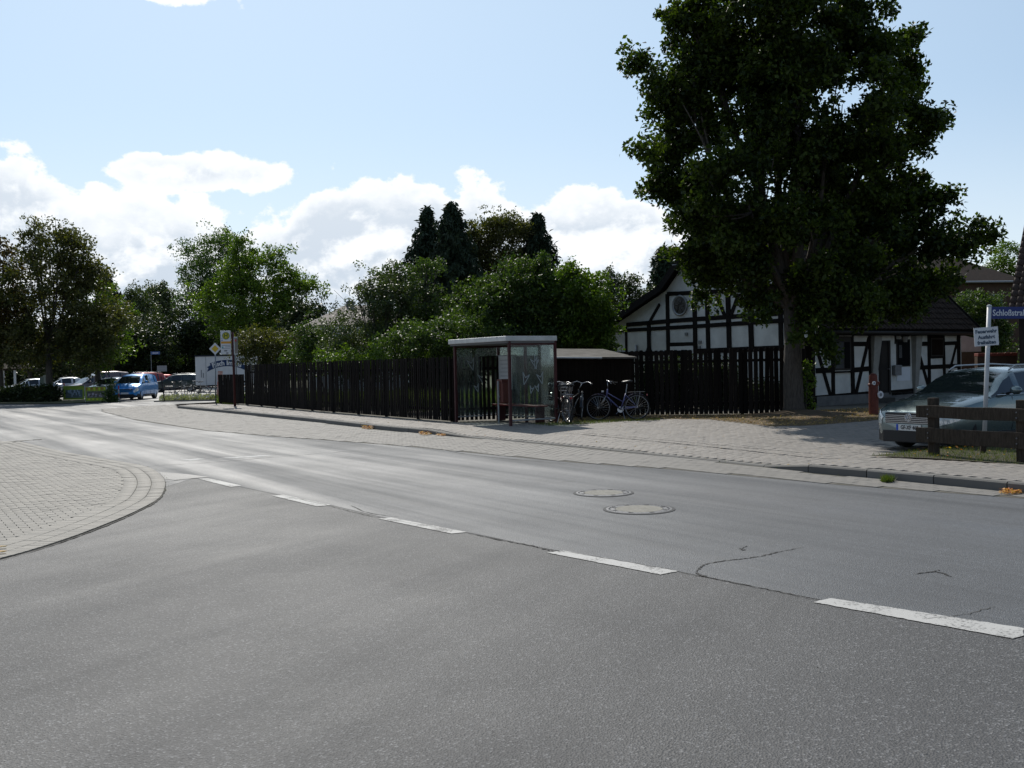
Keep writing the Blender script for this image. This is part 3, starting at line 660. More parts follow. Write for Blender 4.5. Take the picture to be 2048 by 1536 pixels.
def tree(name, label, base, fork, r, ells, nclump, per, size, m, group=None, crad=0.35, bark=None, nl=14, cat='tree', lean=(0, 0), trunk_pts=None, droop=0.0, shell=0.45, aspect=.62, upbias=.35, seed=None, flat=.85, clumpk=1.0):
    rng = np.random.default_rng(seed or abs(hash(label)) % 1000 if seed else len(label) * 13 + int(abs(base[0]) * 10)); bx_, by_ = base[0], base[1]
    t = thing(name, label, cat, (bx_, by_, base[2] if len(base) > 2 else 0), 0, group)
    o = Vector((bx_, by_, base[2] if len(base) > 2 else 0))
    E_ = [(e[0] - o.x, e[1] - o.y, e[2] - o.z, e[3], e[4], e[5]) for e in ells]
    mb = MB(); top = Vector((lean[0], lean[1], fork))
    tp = trunk_pts or [Vector((0, 0, -.1)), Vector((0, 0, .25)) , Vector((lean[0] * .3, lean[1] * .3, fork * .5)), top]
    rs = [r * 1.45, r * 1.08] + [r * (1 - .25 * i / max(1, len(tp) - 3)) for i in range(len(tp) - 2)]
    tb = mb.tube(tp, rs, 14)
    trunk = mb.build('trunk', bark or m_bark, t, smooth=True)
    C = ell_points(E_, nclump, rng, shell, crad * clumpk)
    mb = MB(); rr = random.Random(5 + len(label)); ca_ = sorted(E_, key=lambda e: -e[3] * e[5])[:nl]
    for e in ca_:
        c = Vector(e[:3]); pts = limb(mb, top - Vector((0, 0, rr.random() * .3)), c, r * .42, r * .10, 7, 7, rng=rr)
        for k in range(5):
            d = Vector((rr.gauss(0, 1), rr.gauss(0, 1), rr.gauss(.2, 1))).normalized(); q = c + Vector((d.x * e[3], d.y * e[4], d.z * e[5])) * .85
            limb(mb, pts[rr.choice((3, 4, 5, 6))], q, r * .13, .012, 5, 4, rng=rr)
    if ca_:
        o_ = mb.build('limbs', bark or m_bark, t, smooth=True); o_['kind'] = 'stuff'
    ns2 = max(6, nclump // 10); Eo = np.array(E_)[rng.integers(0, len(E_), ns2)]; dd = rng.normal(size=(ns2, 3)); dd[:, 2] = np.abs(dd[:, 2]) * .8; dd /= np.linalg.norm(dd, axis=1, keepdims=True)
    sp = Eo[:, :3] + dd * Eo[:, 3:6] * rng.uniform(1.0, 1.22, (ns2, 1)); shoots = leaves('shoots', sp, np.full(ns2, crad * .45), max(8, per // 4), size * .9, m, t, aspect, droop, 1.3, upbias, rng); shoots['kind'] = 'stuff'
    cr_ = leaves('crown', C, rng.uniform(.55, 1.25, len(C)) * crad, per, size, m, t, aspect, droop, flat, upbias, rng)
    cr_['kind'] = 'stuff'
    return t
def conifer(label, u, vtop, vbase, Y, hw, m, group=None, seed=1, layers=42, per=22, droop=1.2, name='conifer_tree', zb=0.0, tips=1.0, size=.34):
    rng = np.random.default_rng(seed); tp = P(u, vtop, Y); bs = Vector((tp.x, tp.y, zb)); H = tp.z - zb; Rb = hw * Y / F
    t = thing(name, label, 'tree', bs, 0, group)
    MB().tube([(0, 0, -.1), (0, 0, H * .5), (0, 0, H * .97)], [H * .018 + .05, H * .012, .02], 8).build('trunk', m_bark2, t, smooth=True)
    C, rd = [], []; br = MB()
    for i in range(layers):
        f = (i + .3 * rng.random()) / layers; z = H * (.98 - .93 * f); r = Rb * (0.07 + .93 * min(1, f / .36) ** .8) * rng.uniform(.72, 1.12)
        nb = int(5 + 6 * f); a0_ = rng.random() * 6.28
        for k in range(nb):
            a = a0_ + 6.28 * k / nb + rng.normal(0, .15); rl = r * rng.uniform(.62, 1.22); steps = max(2, int(rl / .28))
            for q in range(1, steps + 1):
                x = rl * q / steps; zz = z + x * .18 - (x / Rb) ** 2 * Rb * .30 * tips
                C.append((x * math.cos(a), x * math.sin(a), zz)); rd.append(.16 + .10 * (1 - q / steps) + .05)
                if rng.random() < .6: C.append((x * math.cos(a), x * math.sin(a), zz - rng.uniform(.1, .3))); rd.append(.14)
            if k % 2 == 0: br.tube([(0, 0, z), (rl * .5 * math.cos(a), rl * .5 * math.sin(a), z + rl * .07), (rl * math.cos(a), rl * math.sin(a), z + rl * .18 - rl * rl / Rb * .3 * tips)], [.035, .02, .008], 4)
    o_ = br.build('limbs', m_bark2, t); o_['kind'] = 'stuff'
    C = np.array(C); cr_ = leaves('crown', C, np.array(rd) * 1.15, per, size, m, t, .34, droop, 1.1, 0.1, rng); cr_['kind'] = 'stuff'; return t

# the big linden in front of the half-timbered house
bt = G(1588, 828, GZ)
YB = bt.y
lob = [(1560, 60, 215, 150, 0), (1480, 200, 180, 160, .5), (1650, 200, 190, 170, -.5), (1370, 175, 88, 80, 0), (1290, 148, 36, 26, .3), (1262, 150, 14, 9, .3), (1310, 175, 30, 22, 0),
       (1300, 300, 42, 26, 0), (1272, 303, 18, 10, 0), (1355, 330, 70, 95, .4), (1318, 380, 32, 30, .1), (1490, 390, 140, 120, -.8), (1700, 380, 150, 130, .4), (1800, 245, 78, 58, 0), (1856, 232, 30, 20, -.3), (1858, 275, 18, 12, 0),
       (1780, 95, 58, 40, 0), (1820, 75, 20, 14, .4), (1790, 150, 50, 40, .3), (1762, 15, 30, 26, 0), (1800, 420, 105, 80, .2), (1848, 358, 22, 14, .1), (1890, 460, 90, 62, 0), (1900, 395, 26, 16, 0), (1960, 455, 38, 24, 0), (1992, 482, 22, 14, -.2), (1950, 505, 46, 34, .3),
       (1600, 500, 215, 105, 0), (1440, 520, 78, 52, .2), (1390, 500, 28, 30, .5), (1800, 545, 115, 58, .3), (1690, 590, 90, 40, -.6), (1500, 590, 60, 24, .4), (1560, -100, 190, 120, 0), (1378, 45, 46, 50, 0), (1352, 30, 26, 26, .2), (1350, 85, 18, 10, 0),
       (1498, 636, 20, 14, -1.2), (1528, 640, 24, 26, -1.0), (1636, 622, 26, 22, -.9), (1628, 664, 20, 26, -1.0), (1648, 690, 14, 16, -.9), (1660, 640, 26, 20, -.4), (1372, 430, 30, 18, .5), (1344, 415, 18, 14, .5), (1385, 560, 18, 30, .6), (1400, 590, 14, 16, .6), (1700, 625, 34, 14, -.2), (1745, 615, 40, 16, -.2), (1700, 605, 60, 26, -.5), (1820, 590, 60, 30, 0), (1560, 600, 40, 20, -.8), (1880, 560, 50, 30, 0), (1430, 560, 26, 22, .5)]
lob += [(1545, 605, 50, 26, 0), (1640, 610, 60, 34, -.3), (1632, 655, 30, 32, -.6), (1655, 690, 22, 20, -.7), (1690, 620, 60, 22, 0), (1780, 600, 60, 24, 0), (1740, 600, 100, 40, .2), (1680, 605, 70, 36, -.4), (1825, 588, 70, 40, .2), (1405, 470, 50, 46, .2), (1392, 515, 46, 46, 0), (1425, 535, 55, 42, .2), (1850, 580, 50, 24, 0), (1262, 118, 14, 8, 0), (1285, 125, 20, 12, 0), (1335, 60, 22, 14, 0), (1262, 290, 12, 8, 0), (1880, 245, 14, 12, 0), (1836, 70, 14, 10, 0), (1995, 450, 16, 10, 0)]
ell = [E(u, v, YB, max(8, ru * .94 - 13), max(7, rv * .95 - 7), dy * 2, .8) for u, v, ru, rv, dy in lob]
pf = P(1590, 690, YB) - bt; pf2 = P(1578, 640, YB) - bt
big = tree('linden_tree', 'large dark linden tree with full crown and thick trunk standing before the half-timbered house', bt, 3.2, 0.275, ell, 3900, 52, 0.15, LF['linden'],
           crad=.33, nl=22, trunk_pts=[Vector((0, 0, -.1)), Vector((.0, 0, .22)), Vector((-.02, 0, 1.2)), Vector((.0, 0, pf.z)), Vector((-.05, 0, 3.3))], seed=5, shell=.35, clumpk=.75)
# fork limb and low twigs
mb = MB(); mb.tube([(0.06, 0, 2.3), (.35, .1, 3.2), (.75, .2, 4.6), (1.5, .3, 6.6)], [.20, .19, .16, .08], 10); mb.tube([(-.04, 0, 3.0), (-.35, 0, 4.2), (-.8, .1, 6.2), (-.9, .2, 9)], [.2, .17, .13, .06], 10)
mb.tube([(0, 0, 3.0), (.1, -.3, 4.6), (.2, -.2, 7), (.1, 0, 11)], [.2, .16, .12, .04], 10); mb.build('fork_limb', m_bark, big, smooth=True)['kind'] = 'stuff'
# ivy and suckers at the foot
rng = np.random.default_rng(4); iv = thing('ivy_plant', 'ivy climbing the right side of the big linden trunk', 'ivy', bt + Vector((.30, -.05, 0)))
Ci = np.stack([rng.normal(.1, .09, 60), rng.normal(0, .08, 60), rng.random(60) ** 1.3 * 1.5], 1)
leaves('foliage', Ci, np.full(60, .09), 14, .07, LF['bright'], iv, .8)['kind'] = 'stuff'
MB().tube([(.02, 0, 0), (.06, -.02, .7), (.08, 0, 1.6)], [.02, .015, .01], 5).build('stem', m_bark, iv)

# garden trees and shrubs behind the dark fence
garden = 'trees and shrubs in the garden behind the dark fence'
def gtree(label, u0_, Y, lobes, nclump, per, size, m, fork=1.4, r=.12, crad=.3, name='fruit_tree', z=0.0, group=garden, **kw):
    b0 = P(u0_, 740, Y); return tree(name, label, (b0.x, b0.y, z), fork, r, [E(u, v, Y, a, b, dy) for u, v, a, b, dy in lobes], nclump, per, size, m, group, crad, **kw)
gtree('sparse grey-green garden tree with bare twigs beside the grey roof', 745, 42, [(750, 640, 75, 60, 0), (735, 690, 85, 40, 0), (790, 570, 40, 42, .5), (770, 600, 50, 40, 0), (735, 585, 24, 22, -.5), (742, 555, 8, 12, 0), (722, 580, 12, 8, 0), (690, 660, 46, 34, .5)], 620, 34, .10, LF['grey'], crad=.30, seed=3)
gtree('tall mid-green tree left of the two tall conifers', 832, 44, [(830, 600, 62, 52, 0), (850, 560, 40, 36, .5), (790, 560, 26, 34, 0), (786, 540, 12, 14, 0), (845, 535, 14, 14, 0), (820, 660, 80, 50, 0), (870, 640, 50, 50, 1)], 620, 40, .12, LF['fruit'], seed=4)
gtree('broad glossy green fruit tree rising behind the bus shelter', 1030, 38, [(1040, 600, 95, 62, 0), (985, 620, 70, 60, .5), (1100, 640, 90, 80, 0), (1060, 560, 52, 36, 0), (1020, 540, 24, 20, 0), (950, 670, 90, 56, -.5), (1075, 530, 28, 16, 0), (1160, 690, 60, 36, -.5), (1040, 690, 110, 40, 0)], 1250, 46, .12, LF['fruit'], r=.16, crad=.32, seed=5)
gtree('yellow-green fruit tree right of the bus shelter roof beside the gable', 1170, 37, [(1165, 600, 56, 52, 0), (1185, 640, 42, 52, 0), (1140, 570, 34, 26, 0), (1130, 550, 14, 12, 0), (1195, 680, 34, 30, 0), (1150, 680, 54, 40, .4)], 560, 44, .12, LF['bright'], seed=6)
gtree('slender birch-like tree between the fruit trees and the timbered gable', 1232, 48, [(1232, 600, 38, 44, 0), (1222, 565, 14, 18, 0), (1255, 570, 16, 22, 0), (1262, 620, 38, 40, 0), (1285, 610, 22, 26, 0), (1228, 650, 40, 40, 0), (1258, 552, 5, 10, 0), (1222, 550, 5, 10, 0)], 460, 36, .11, LF['grey'], seed=7, r=.09)
gtree('dense dark green shrub filling the middle of the garden above the fence', 900, 36, [(900, 680, 90, 34, 0), (840, 690, 70, 36, 0), (960, 700, 70, 30, 0)], 420, 44, .10, LF['fruit'], fork=.5, r=.05, name='garden_shrub', seed=8)
gtree('low brownish olive shrub behind the bus stop sign', 540, 54, [(540, 700, 58, 26, 0), (500, 690, 34, 26, 0), (590, 695, 48, 34, 0), (520, 680, 30, 16, 0), (575, 725, 60, 20, 0)], 420, 32, .13, LF['olive'], fork=.4, r=.06, name='garden_shrub', seed=9, crad=.36)
gtree('rounded green shrub between the olive shrub and the grey-green tree', 650, 45, [(650, 690, 58, 34, 0), (700, 700, 60, 32, 0), (640, 720, 66, 24, 0), (620, 665, 22, 16, 0)], 380, 38, .11, LF['fruit'], fork=.4, r=.05, name='garden_shrub', seed=10)
gtree('leafy shrub behind the far end of the fence above the bus stop pavement', 770, 40, [(770, 720, 80, 24, 0), (690, 728, 60, 20, 0)], 260, 40, .10, LF['bright'], fork=.3, r=.04, name='garden_shrub', seed=12)
gtree('tall brownish tree between the two tall conifers and the single one', 990, 62, [(985, 490, 44, 52, 0), (1020, 480, 40, 40, 0), (960, 470, 24, 20, 0), (1000, 450, 24, 16, 0), (1035, 455, 16, 14, 0), (960, 530, 34, 40, 0), (1015, 540, 44, 40, 0)], 560, 30, .17, LF['olive'], fork=5, r=.2, crad=.42, name='deciduous_tree', seed=13)
conifer('left one of the two tall dark conifers standing side by side', 854, 413, 700, 62, 43, LF['conifer'], 'tall conifers beyond the garden', 2, droop=1.6)
conifer('right and taller one of the two dark conifers standing side by side', 903, 403, 700, 60, 58, LF['conifer'], 'tall conifers beyond the garden', 3, droop=1.6)
conifer('single tall dark conifer above the bus shelter roof, right of the brownish tree', 1074, 424, 700, 62, 47, LF['conifer'], 'tall conifers beyond the garden', 4, droop=1.4)
conifer('dark spruce just left of the timbered gable roof', 1326, 494, 700, 60, 42, LF['conifer'], 'tall conifers beyond the garden', 6, droop=1.0)

# left background
left = 'trees round the car park'
gtree('large sparse brown-green maple at the left edge with the notice board below it', 98, 63, [(100, 500, 60, 40, 0), (75, 480, 34, 30, 0), (140, 480, 26, 28, 0), (110, 455, 28, 18, 0), (68, 446, 14, 9, 0), (170, 490, 14, 10, 0), (95, 570, 100, 60, 0), (60, 640, 110, 70, 0), (150, 640, 90, 70, 0), (182, 555, 34, 30, .5), (188, 530, 22, 14, 0), (200, 660, 50, 50, 0), (130, 700, 90, 40, 0), (40, 690, 70, 40, 0)], 1300, 30, .19, LF['olive'], fork=3.6, r=.2, crad=.46, name='maple_tree', group=left, seed=21, shell=.3)
gtree('brown-leaved tree cut by the left edge of the photo', 0, 64, [(-10, 560, 50, 60, 0), (-20, 640, 70, 80, 0), (8, 500, 20, 20, 0), (-40, 520, 50, 60, 0), (20, 620, 40, 60, 0)], 520, 30, .19, LF['brown'], fork=3, r=.2, crad=.46, name='deciduous_tree', group=left, seed=22)
gtree('bushy yellow-green tree right of the large maple above the silver van', 195, 66, [(205, 640, 42, 60, 0), (180, 600, 40, 50, 0), (190, 690, 60, 40, 0), (228, 690, 28, 36, 0)], 420, 30, .19, LF['bright'], fork=2.4, r=.18, crad=.42, name='deciduous_tree', group=left, seed=23)
gtree('feathery pale locust tree rising left of the broad maple behind the snack trailer', 415, 112, [(430, 520, 52, 44, 0), (395, 510, 26, 20, 0), (440, 488, 36, 18, 0), (395, 560, 34, 40, 0), (376, 600, 22, 10, 0), (400, 620, 44, 40, 0), (374, 540, 14, 8, 0), (450, 600, 60, 60, 0)], 620, 30, .26, LF['locust'], fork=6, r=.3, crad=.75, name='locust_tree', group=left, seed=24)
gtree('broad bright green maple behind the snack trailer and bus stop sign', 515, 98, [(520, 560, 70, 56, 0), (478, 530, 36, 40, 0), (476, 490, 12, 14, 0), (540, 520, 28, 22, 0), (500, 620, 90, 56, 0), (590, 590, 42, 46, 0), (604, 560, 26, 18, 0), (618, 575, 14, 10, 0), (440, 620, 50, 50, 0), (570, 640, 50, 36, 0)], 1000, 34, .26, LF['bright'], fork=4, r=.28, crad=.66, name='maple_tree', group=left, seed=25)
gtree('narrow grey-green tree in the gap left of the locust', 322, 140, [(322, 600, 16, 30, 0), (326, 580, 8, 14, 0), (335, 625, 20, 20, 0), (300, 610, 22, 30, 0)], 260, 26, .34, LF['grey'], fork=6, r=.2, crad=.8, name='poplar_tree', group=left, seed=26)
gtree('drooping birch between the dark conifer and the narrow grey-green tree', 272, 130, [(270, 610, 26, 32, 0), (262, 595, 14, 14, 0), (285, 640, 34, 34, 0), (250, 640, 24, 40, 0)], 300, 26, .32, LF['grey'], fork=5, r=.2, crad=.8, name='birch_tree', group=left, seed=27)
conifer('dark bushy conifer behind the yellow-green tree left of the birch', 212, 540, 740, 100, 34, LF['conifer'], left, 9, tips=.6)
gtree('dark round tree filling the back of the car park under the locust', 370, 104, [(370, 670, 70, 46, 0), (320, 680, 50, 40, 0), (420, 680, 50, 40, 0)], 480, 30, .3, LF['dark'], fork=2, r=.2, crad=.8, name='deciduous_tree', group=left, seed=28)
gtree('dark tree behind the parked cars between maple and birch', 270, 98, [(265, 690, 55, 40, 0), (225, 700, 50, 40, 0), (300, 700, 40, 30, 0)], 420, 30, .3, LF['dark'], fork=2, r=.2, crad=.8, name='deciduous_tree', group=left, seed=29)
gtree('dark tree behind the left parked cars and notice board', 60, 88, [(60, 700, 90, 40, 0), (150, 705, 70, 36, 0), (0, 700, 80, 50, 0), (-60, 690, 80, 60, 0)], 520, 30, .28, LF['dark'], fork=2, r=.2, crad=.75, name='deciduous_tree', group=left, seed=30)
gtree('small round tree left of the grey-roofed house', 620, 90, [(620, 640, 34, 30, 0), (600, 660, 30, 30, 0), (640, 665, 30, 20, 0)], 300, 30, .24, LF['dark'], fork=2, r=.15, crad=.6, name='deciduous_tree', group=left, seed=31)
# hedge at the back of the car park
def hedge(label, a, b, h, w, m, n, seed, z=0.0, size=.22, group=None, per=26):
    rng = np.random.default_rng(seed); a, b = Vector(a), Vector(b); t = thing('hedge', label, 'hedge', (a.x, a.y, z), 0, group)
    u = rng.random(n); d = (b - a); nr = Vector((-d.y, d.x, 0)).normalized()
    ww = rng.uniform(-w / 2, w / 2, n); C = np.stack([d.x * u + nr.x * ww, d.y * u + nr.y * ww, h * rng.random(n) ** .7 * (1 + .10 * np.sin(u * 40))], 1)
    leaves('foliage', C, np.full(n, .4), per, size, m, t)['kind'] = 'stuff'
    mb = MB()
    for k in range(int(d.length / 1.2)):
        q = d * ((k + .5) / int(d.length / 1.2)); mb.tube([q, q + Vector((0, 0, h * .8))], .03, 5)
    mb.build('stems', m_bark2, t)['kind'] = 'stuff'; return t
hedge('long dark hedge closing off the back of the car park', P(-150, 745, 95), P(400, 745, 104), 2.3, 1.6, LF['dark'], 2600, 1, size=.3)
hedge('sunlit green bushes behind the dark hedge left of the snack trailer', P(270, 745, 110), P(400, 745, 108), 3.6, 2.5, LF['bright'], 500, 2)
hedge('clipped dark hedge along the street left of the green banners', G(-260, 806), G(112, 803.5), .72, .6, LF['dark'], 2600, 3, size=.16)
wd = None
# trees on the right, behind the half-timbered house
gtree('green bush between the timbered house roof and the street name sign', 1955, 47, [(1955, 615, 46, 26, 0), (1930, 640, 34, 34, 0), (1985, 640, 40, 30, 0), (1960, 680, 46, 30, 0), (1990, 700, 30, 20, 0)], 420, 36, .12, LF['fruit'], name='garden_shrub', fork=.8, r=.06, seed=41, group='greenery right of the timbered house')
gtree('tree showing above the brick house roof at the right edge', 2010, 85, [(2012, 520, 26, 30, 0), (2030, 550, 22, 30, 0), (1990, 540, 24, 24, 0), (2020, 600, 40, 40, 0)], 320, 30, .2, LF['bright'], name='deciduous_tree', fork=4, r=.2, crad=.5, seed=42, group='greenery right of the timbered house')

# belt of far trees closing the horizon
rng = np.random.default_rng(77); n = 5200; X_ = rng.uniform(-150, 190, n); Yc = 175 + rng.uniform(-12, 12, n); hh_ = 8.5 + 2.5 * np.sin(X_ * .11) + 1.6 * np.sin(X_ * .37 + 1); Zc = hh_ * rng.random(n) ** .8
fb_ = leaves('far_woodland', np.stack([X_, Yc, Zc], 1), np.full(n, 1.3), 16, 1.0, LF['dark'], None); tag(fb_, 'dark belt of far trees along the horizon behind everything', 'woodland', kind='stuff')

hedge('clipped dark hedge seen through the gaps of the picket fence', G(1285, 824), G(1470, 822.5), 1.5, .9, LF['dark'], 900, 14, size=.09)
hedge('low dark shrubs behind the picket fence beside the linden', G(1470, 822.5), G(1575, 822), .75, .7, LF['dark'], 420, 15, size=.09)
# ================================================================== HOUSES
m_plaster = mat('plaster', (0.62, 0.63, 0.60), 0.9, var=0.26, vscale=1.1, bump=0.25, bscale=60)
m_beam = mat('dark_beam', (0.012, 0.010, 0.009), 0.75, spec=.1, var=0.4, vscale=12, bump=0.4, bscale=30, stretch=(1, 1, 1))
m_tile = mat('dark_roof_tile', (0.026, 0.020, 0.017), 0.85, spec=.1, col2=(0.045, 0.032, 0.025), vscale=5, bump=0.2, bscale=40)
m_plinth = mat('grey_plinth', (0.16, 0.16, 0.155), 0.9, var=0.3, vscale=3, bump=0.3)
m_glassd = mat('window_glass', (0.010, 0.011, 0.012), 0.15, spec=0.06)
m_frame_w = mat('white_frame', (0.6, 0.6, 0.58), 0.5, var=.15)
m_frame_d = mat('dark_frame', (0.02, 0.018, 0.016), 0.5)
m_grey = mat('grey_metal', (0.3, 0.31, 0.32), 0.45, metal=0.6, var=.2)
m_brick = mat('red_brick', (0.20, 0.085, 0.055), 0.9, var=.35, vscale=14, bump=.3)
m_pier = mat('grey_pier', (0.28, 0.275, 0.25), 0.9, var=.2, vscale=4)

H0 = Vector((10.25, 33.0, GZ)); HA = R(35)
hx_ = Vector((math.cos(HA), math.sin(HA), 0)); hy_ = Vector((-math.sin(HA), math.cos(HA), 0))
LX, LY, EAVE = 8.8, 10.75, 3.0
house = thing('half_timbered_house', 'white half-timbered cottage with black beams and steep dark roof behind the linden', 'house', H0, HA)
def hl(p): d = p - H0; return Vector((d.dot(hx_), d.dot(hy_), d.z))
def fw(u, v): return hl(hitplane(u, v, H0, hy_))      # long wall, local y=0
def gw(u, v): return hl(hitplane(u, v, H0, hx_))      # gable wall, local x=0
apex = (4.1, 7.15); kink = (7.1, 4.4); eav = (10.75, 2.95)
gable = [(0, 0), (LY, 0), eav, kink, apex, (0, EAVE)]
mb = MB(); n = len(gable); t_ = 0.3
vs = [(0, y, z) for y, z in gable] + [(t_, y, z) for y, z in gable]
mb.add(vs, [tuple(range(n)), tuple(range(n, 2 * n))[::-1]] + [(i, (i + 1) % n, n + (i + 1) % n, n + i) for i in range(n)]); mb.build('gable_wall', m_plaster, house)
vs = [(LX - .3, y, z) for y, z in gable] + [(LX, y, z) for y, z in gable]
MB().add(vs, [tuple(range(n)), tuple(range(n, 2 * n))[::-1]] + [(i, (i + 1) % n, n + (i + 1) % n, n + i) for i in range(n)]).build('gable_wall', m_plaster, house)
MB().box((t_, 0, 0), (LX - .3, .3, EAVE)).build('long_wall', m_plaster, house)
MB().box((t_, LY - .3, 0), (LX - .3, LY, EAVE)).build('back_wall', m_plaster, house)
# black beams: given by their ends on the wall
def beam_f(a, b, w, name='beam', d=.035, ext=0):
    p, q = fw(*a), fw(*b); p.y = q.y = -d / 2 + .002; MB().bar(p, q, d, w, up=(q - p).cross(Vector((0, 1, 0))), ext=ext).build(name, m_beam, house, bevel=.004, seg=1)
def beam_g(a, b, w, name='beam', d=.035, ext=0):
    p, q = gw(*a), gw(*b); p.x = q.x = -d / 2 + .002; MB().bar(p, q, d, w, up=(q - p).cross(Vector((1, 0, 0))), ext=ext).build(name, m_beam, house, bevel=.004, seg=1)
pe = [0]
def bf(a, b, w=.16):
    pe[0] = (pe[0] + 1) % 5; beam_f(a, b, w, d=.030 + .004 * pe[0])
def bg_(a, b, w=.18):
    pe[0] = (pe[0] + 1) % 5; beam_g(a, b, w, d=.030 + .004 * pe[0])
for a, b, w in (((1622, 642), (1623, 800), .34), ((1664, 648), (1666, 790), .17), ((1701.5, 641), (1705.5, 789), .19), ((1738, 641), (1741, 786), .15),
                ((1856.5, 645), (1858.5, 776), .18), ((1885, 646), (1889, 773), .16), ((1915.5, 645), (1918, 771), .20),
                ((1630, 688.5), (1663, 688.7), .17), ((1631, 741.5), (1664, 740), .18), ((1704, 688), (1738, 688), .16), ((1705.5, 740), (1740, 737), .17),
                ((1630, 799), (1741, 789.5), .26), ((1781, 786), (1918, 773.5), .20), ((1832, 688), (1856, 687.5), .16), ((1831, 735.5), (1916, 731.5), .16), ((1887, 687), (1914, 686), .14),
                ((1632, 694), (1660, 790), .14), ((1737, 676), (1711, 788), .14), ((1834, 696), (1857, 777), .13), ((1912, 690), (1891, 773), .12),
                ((1625, 641), (1918, 645), .20), ((1859, 673.5), (1885, 673.5), .10), ((1859, 714.5), (1886, 713.5), .10)):
    bf(a, b, w)
for a, b, w in (((1254, 649.5), (1341, 642), .17), ((1341, 642), (1561, 626.5), .17), ((1561, 626.5), (1608, 613), .16), ((1228, 662), (1410, 651.5), .15), ((1410, 651.5), (1612, 638), .16),
                ((1216, 708), (1340, 706), .16), ((1340, 689), (1389, 688), .15), ((1392, 702.5), (1612, 694), .19), ((1335, 588), (1575, 576), .16),
                ((1252.5, 652), (1253.5, 712), .12), ((1298, 643), (1299, 712), .20), ((1335, 588), (1337, 710), .20), ((1389, 585), (1391.5, 706), .22), ((1414, 581), (1417.5, 706), .20),
                ((1456, 578), (1459.5, 706), .22), ((1500, 577), (1504, 704), .22), ((1560, 576), (1563, 702), .2), ((1320, 608), (1300, 643), .13), ((1433, 588), (1450, 632), .15), ((1478, 588), (1462, 632), .15),
                ((1611, 694), (1597, 722), .14), ((1290, 712), (1298, 690), .08), ((1306, 712), (1299, 690), .08)):
    bg_(a, b, w)
# small dark pieces on the gable
def gbox(u0, v0, u1, v1, d, m, name, parent=house, bev=0):
    a, b = gw(u0, v1), gw(u1, v0); y0, y1 = sorted((a.y, b.y)); z0, z1 = sorted((a.z, b.z)); return MB().box((-d, y0, z0), (.004, y1, z1)).build(name, m, parent, bevel=bev)
def fbox(u0, v0, u1, v1, d, m, name, parent=house, bev=0, d0=.004):
    a, b = fw(u0, v1), fw(u1, v0); x0, x1 = sorted((a.x, b.x)); z0, z1 = sorted((a.z, b.z)); return MB().box((x0, -d, z0), (x1, d0, z1)).build(name, m, parent, bevel=bev)
gbox(1341.5, 691.5, 1387.5, 712, .03, m_frame_w, 'window_frame'); gbox(1347, 700, 1383, 715, .045, m_glassd, 'window_pane')
for q in ((1371, 665, 1376, 671), (1396.5, 681, 1403.5, 688), (1398, 692, 1402, 697)): gbox(*q, .05, m_grey, 'vent_box')
p = gw(1274.5, 702); MB().tube([(-.05, p.y, p.z - .5), (-.05, p.y, p.z + .25)], .045, 10).build('vent_pipe', m_grey, house, smooth=True)
# round medallion on the gable
c = gw(1361, 611); mt = Matrix.Translation((0, c.y, c.z)) @ Matrix.Rotation(R(-90), 4, 'Y')
m_med = mat('medallion_wood', (0.10, 0.095, 0.085), .7, var=.6, vscale=9, bump=1.0, bscale=12)
md = MB().lathe([(.40, .0), (.41, .06), (.36, .075), (.33, .04)], 36, mt).build('medallion', m_grey, house, smooth=True)
MB().lathe([(.33, .036), (.2, .05), (.06, .04), (.001, .055)], 36, mt).build('relief', m_med, md)
for k in range(6):
    a = k * math.pi / 3; MB().tube([mt @ Vector((.06 * math.cos(a), .06 * math.sin(a), .05)), mt @ Vector((.2 * math.cos(a + .4), .2 * math.sin(a + .4), .06)), mt @ Vector((.29 * math.cos(a + .5), .29 * math.sin(a + .5), .045))], [.02, .03, .012], 5).build('relief_leaf', m_med, md)
# long wall: window, entrance, small window
w = fbox(1667, 672, 1699.5, 741, .05, m_frame_d, 'window'); fbox(1669.5, 684, 1684, 737, .058, mat('curtain_glass', (0.09, 0.095, 0.10), .3, spec=.05, var=.3, vscale=4), 'pane', w); fbox(1687, 684, 1697, 737, .058, m_glassd, 'pane', w)
fbox(1668, 664, 1701, 672.5, .07, m_frame_w, 'shutter_box'); fbox(1667, 741.5, 1702, 746, .11, m_beam, 'window_sill')
dr = fbox(1757.5, 681, 1775.5, 789, .02, mat('dark_door', (0.012, 0.011, 0.010), .5), 'door'); fbox(1776, 681, 1778.5, 789, .05, m_frame_d, 'door_frame')
p = fw(1773.8, 738); MB().tube([(p.x, -.03, p.z), (p.x, -.07, p.z), (p.x + .09, -.07, p.z)], .012, 8).build('door_handle', m_grey, dr)
for (za, zb) in ((690, 728), (740, 780)): fbox(1761, za, 1771.5, zb, .03, m_frame_d, 'door_panel', dr)
w = fbox(1792.5, 678.5, 1819, 733.5, .03, m_frame_d, 'window'); fbox(1794.5, 681, 1817, 731, .036, m_glassd, 'pane', w)
fbox(1796.5, 690, 1802, 716, .039, mat('lace_curtain', (.10, .10, .10), .9, var=.5, vscale=20), 'curtain', w)
fbox(1792.5, 734, 1819.5, 762, .02, mat('white_board', (.66, .69, .72), .6, var=.06), 'white_panel')
w = fbox(1860, 676, 1884.5, 713, .05, m_frame_d, 'window'); fbox(1862, 679, 1883, 710, .057, mat('reddish_glass', (.012, .008, .007), .3, spec=.04, var=.5, vscale=5), 'pane', w)
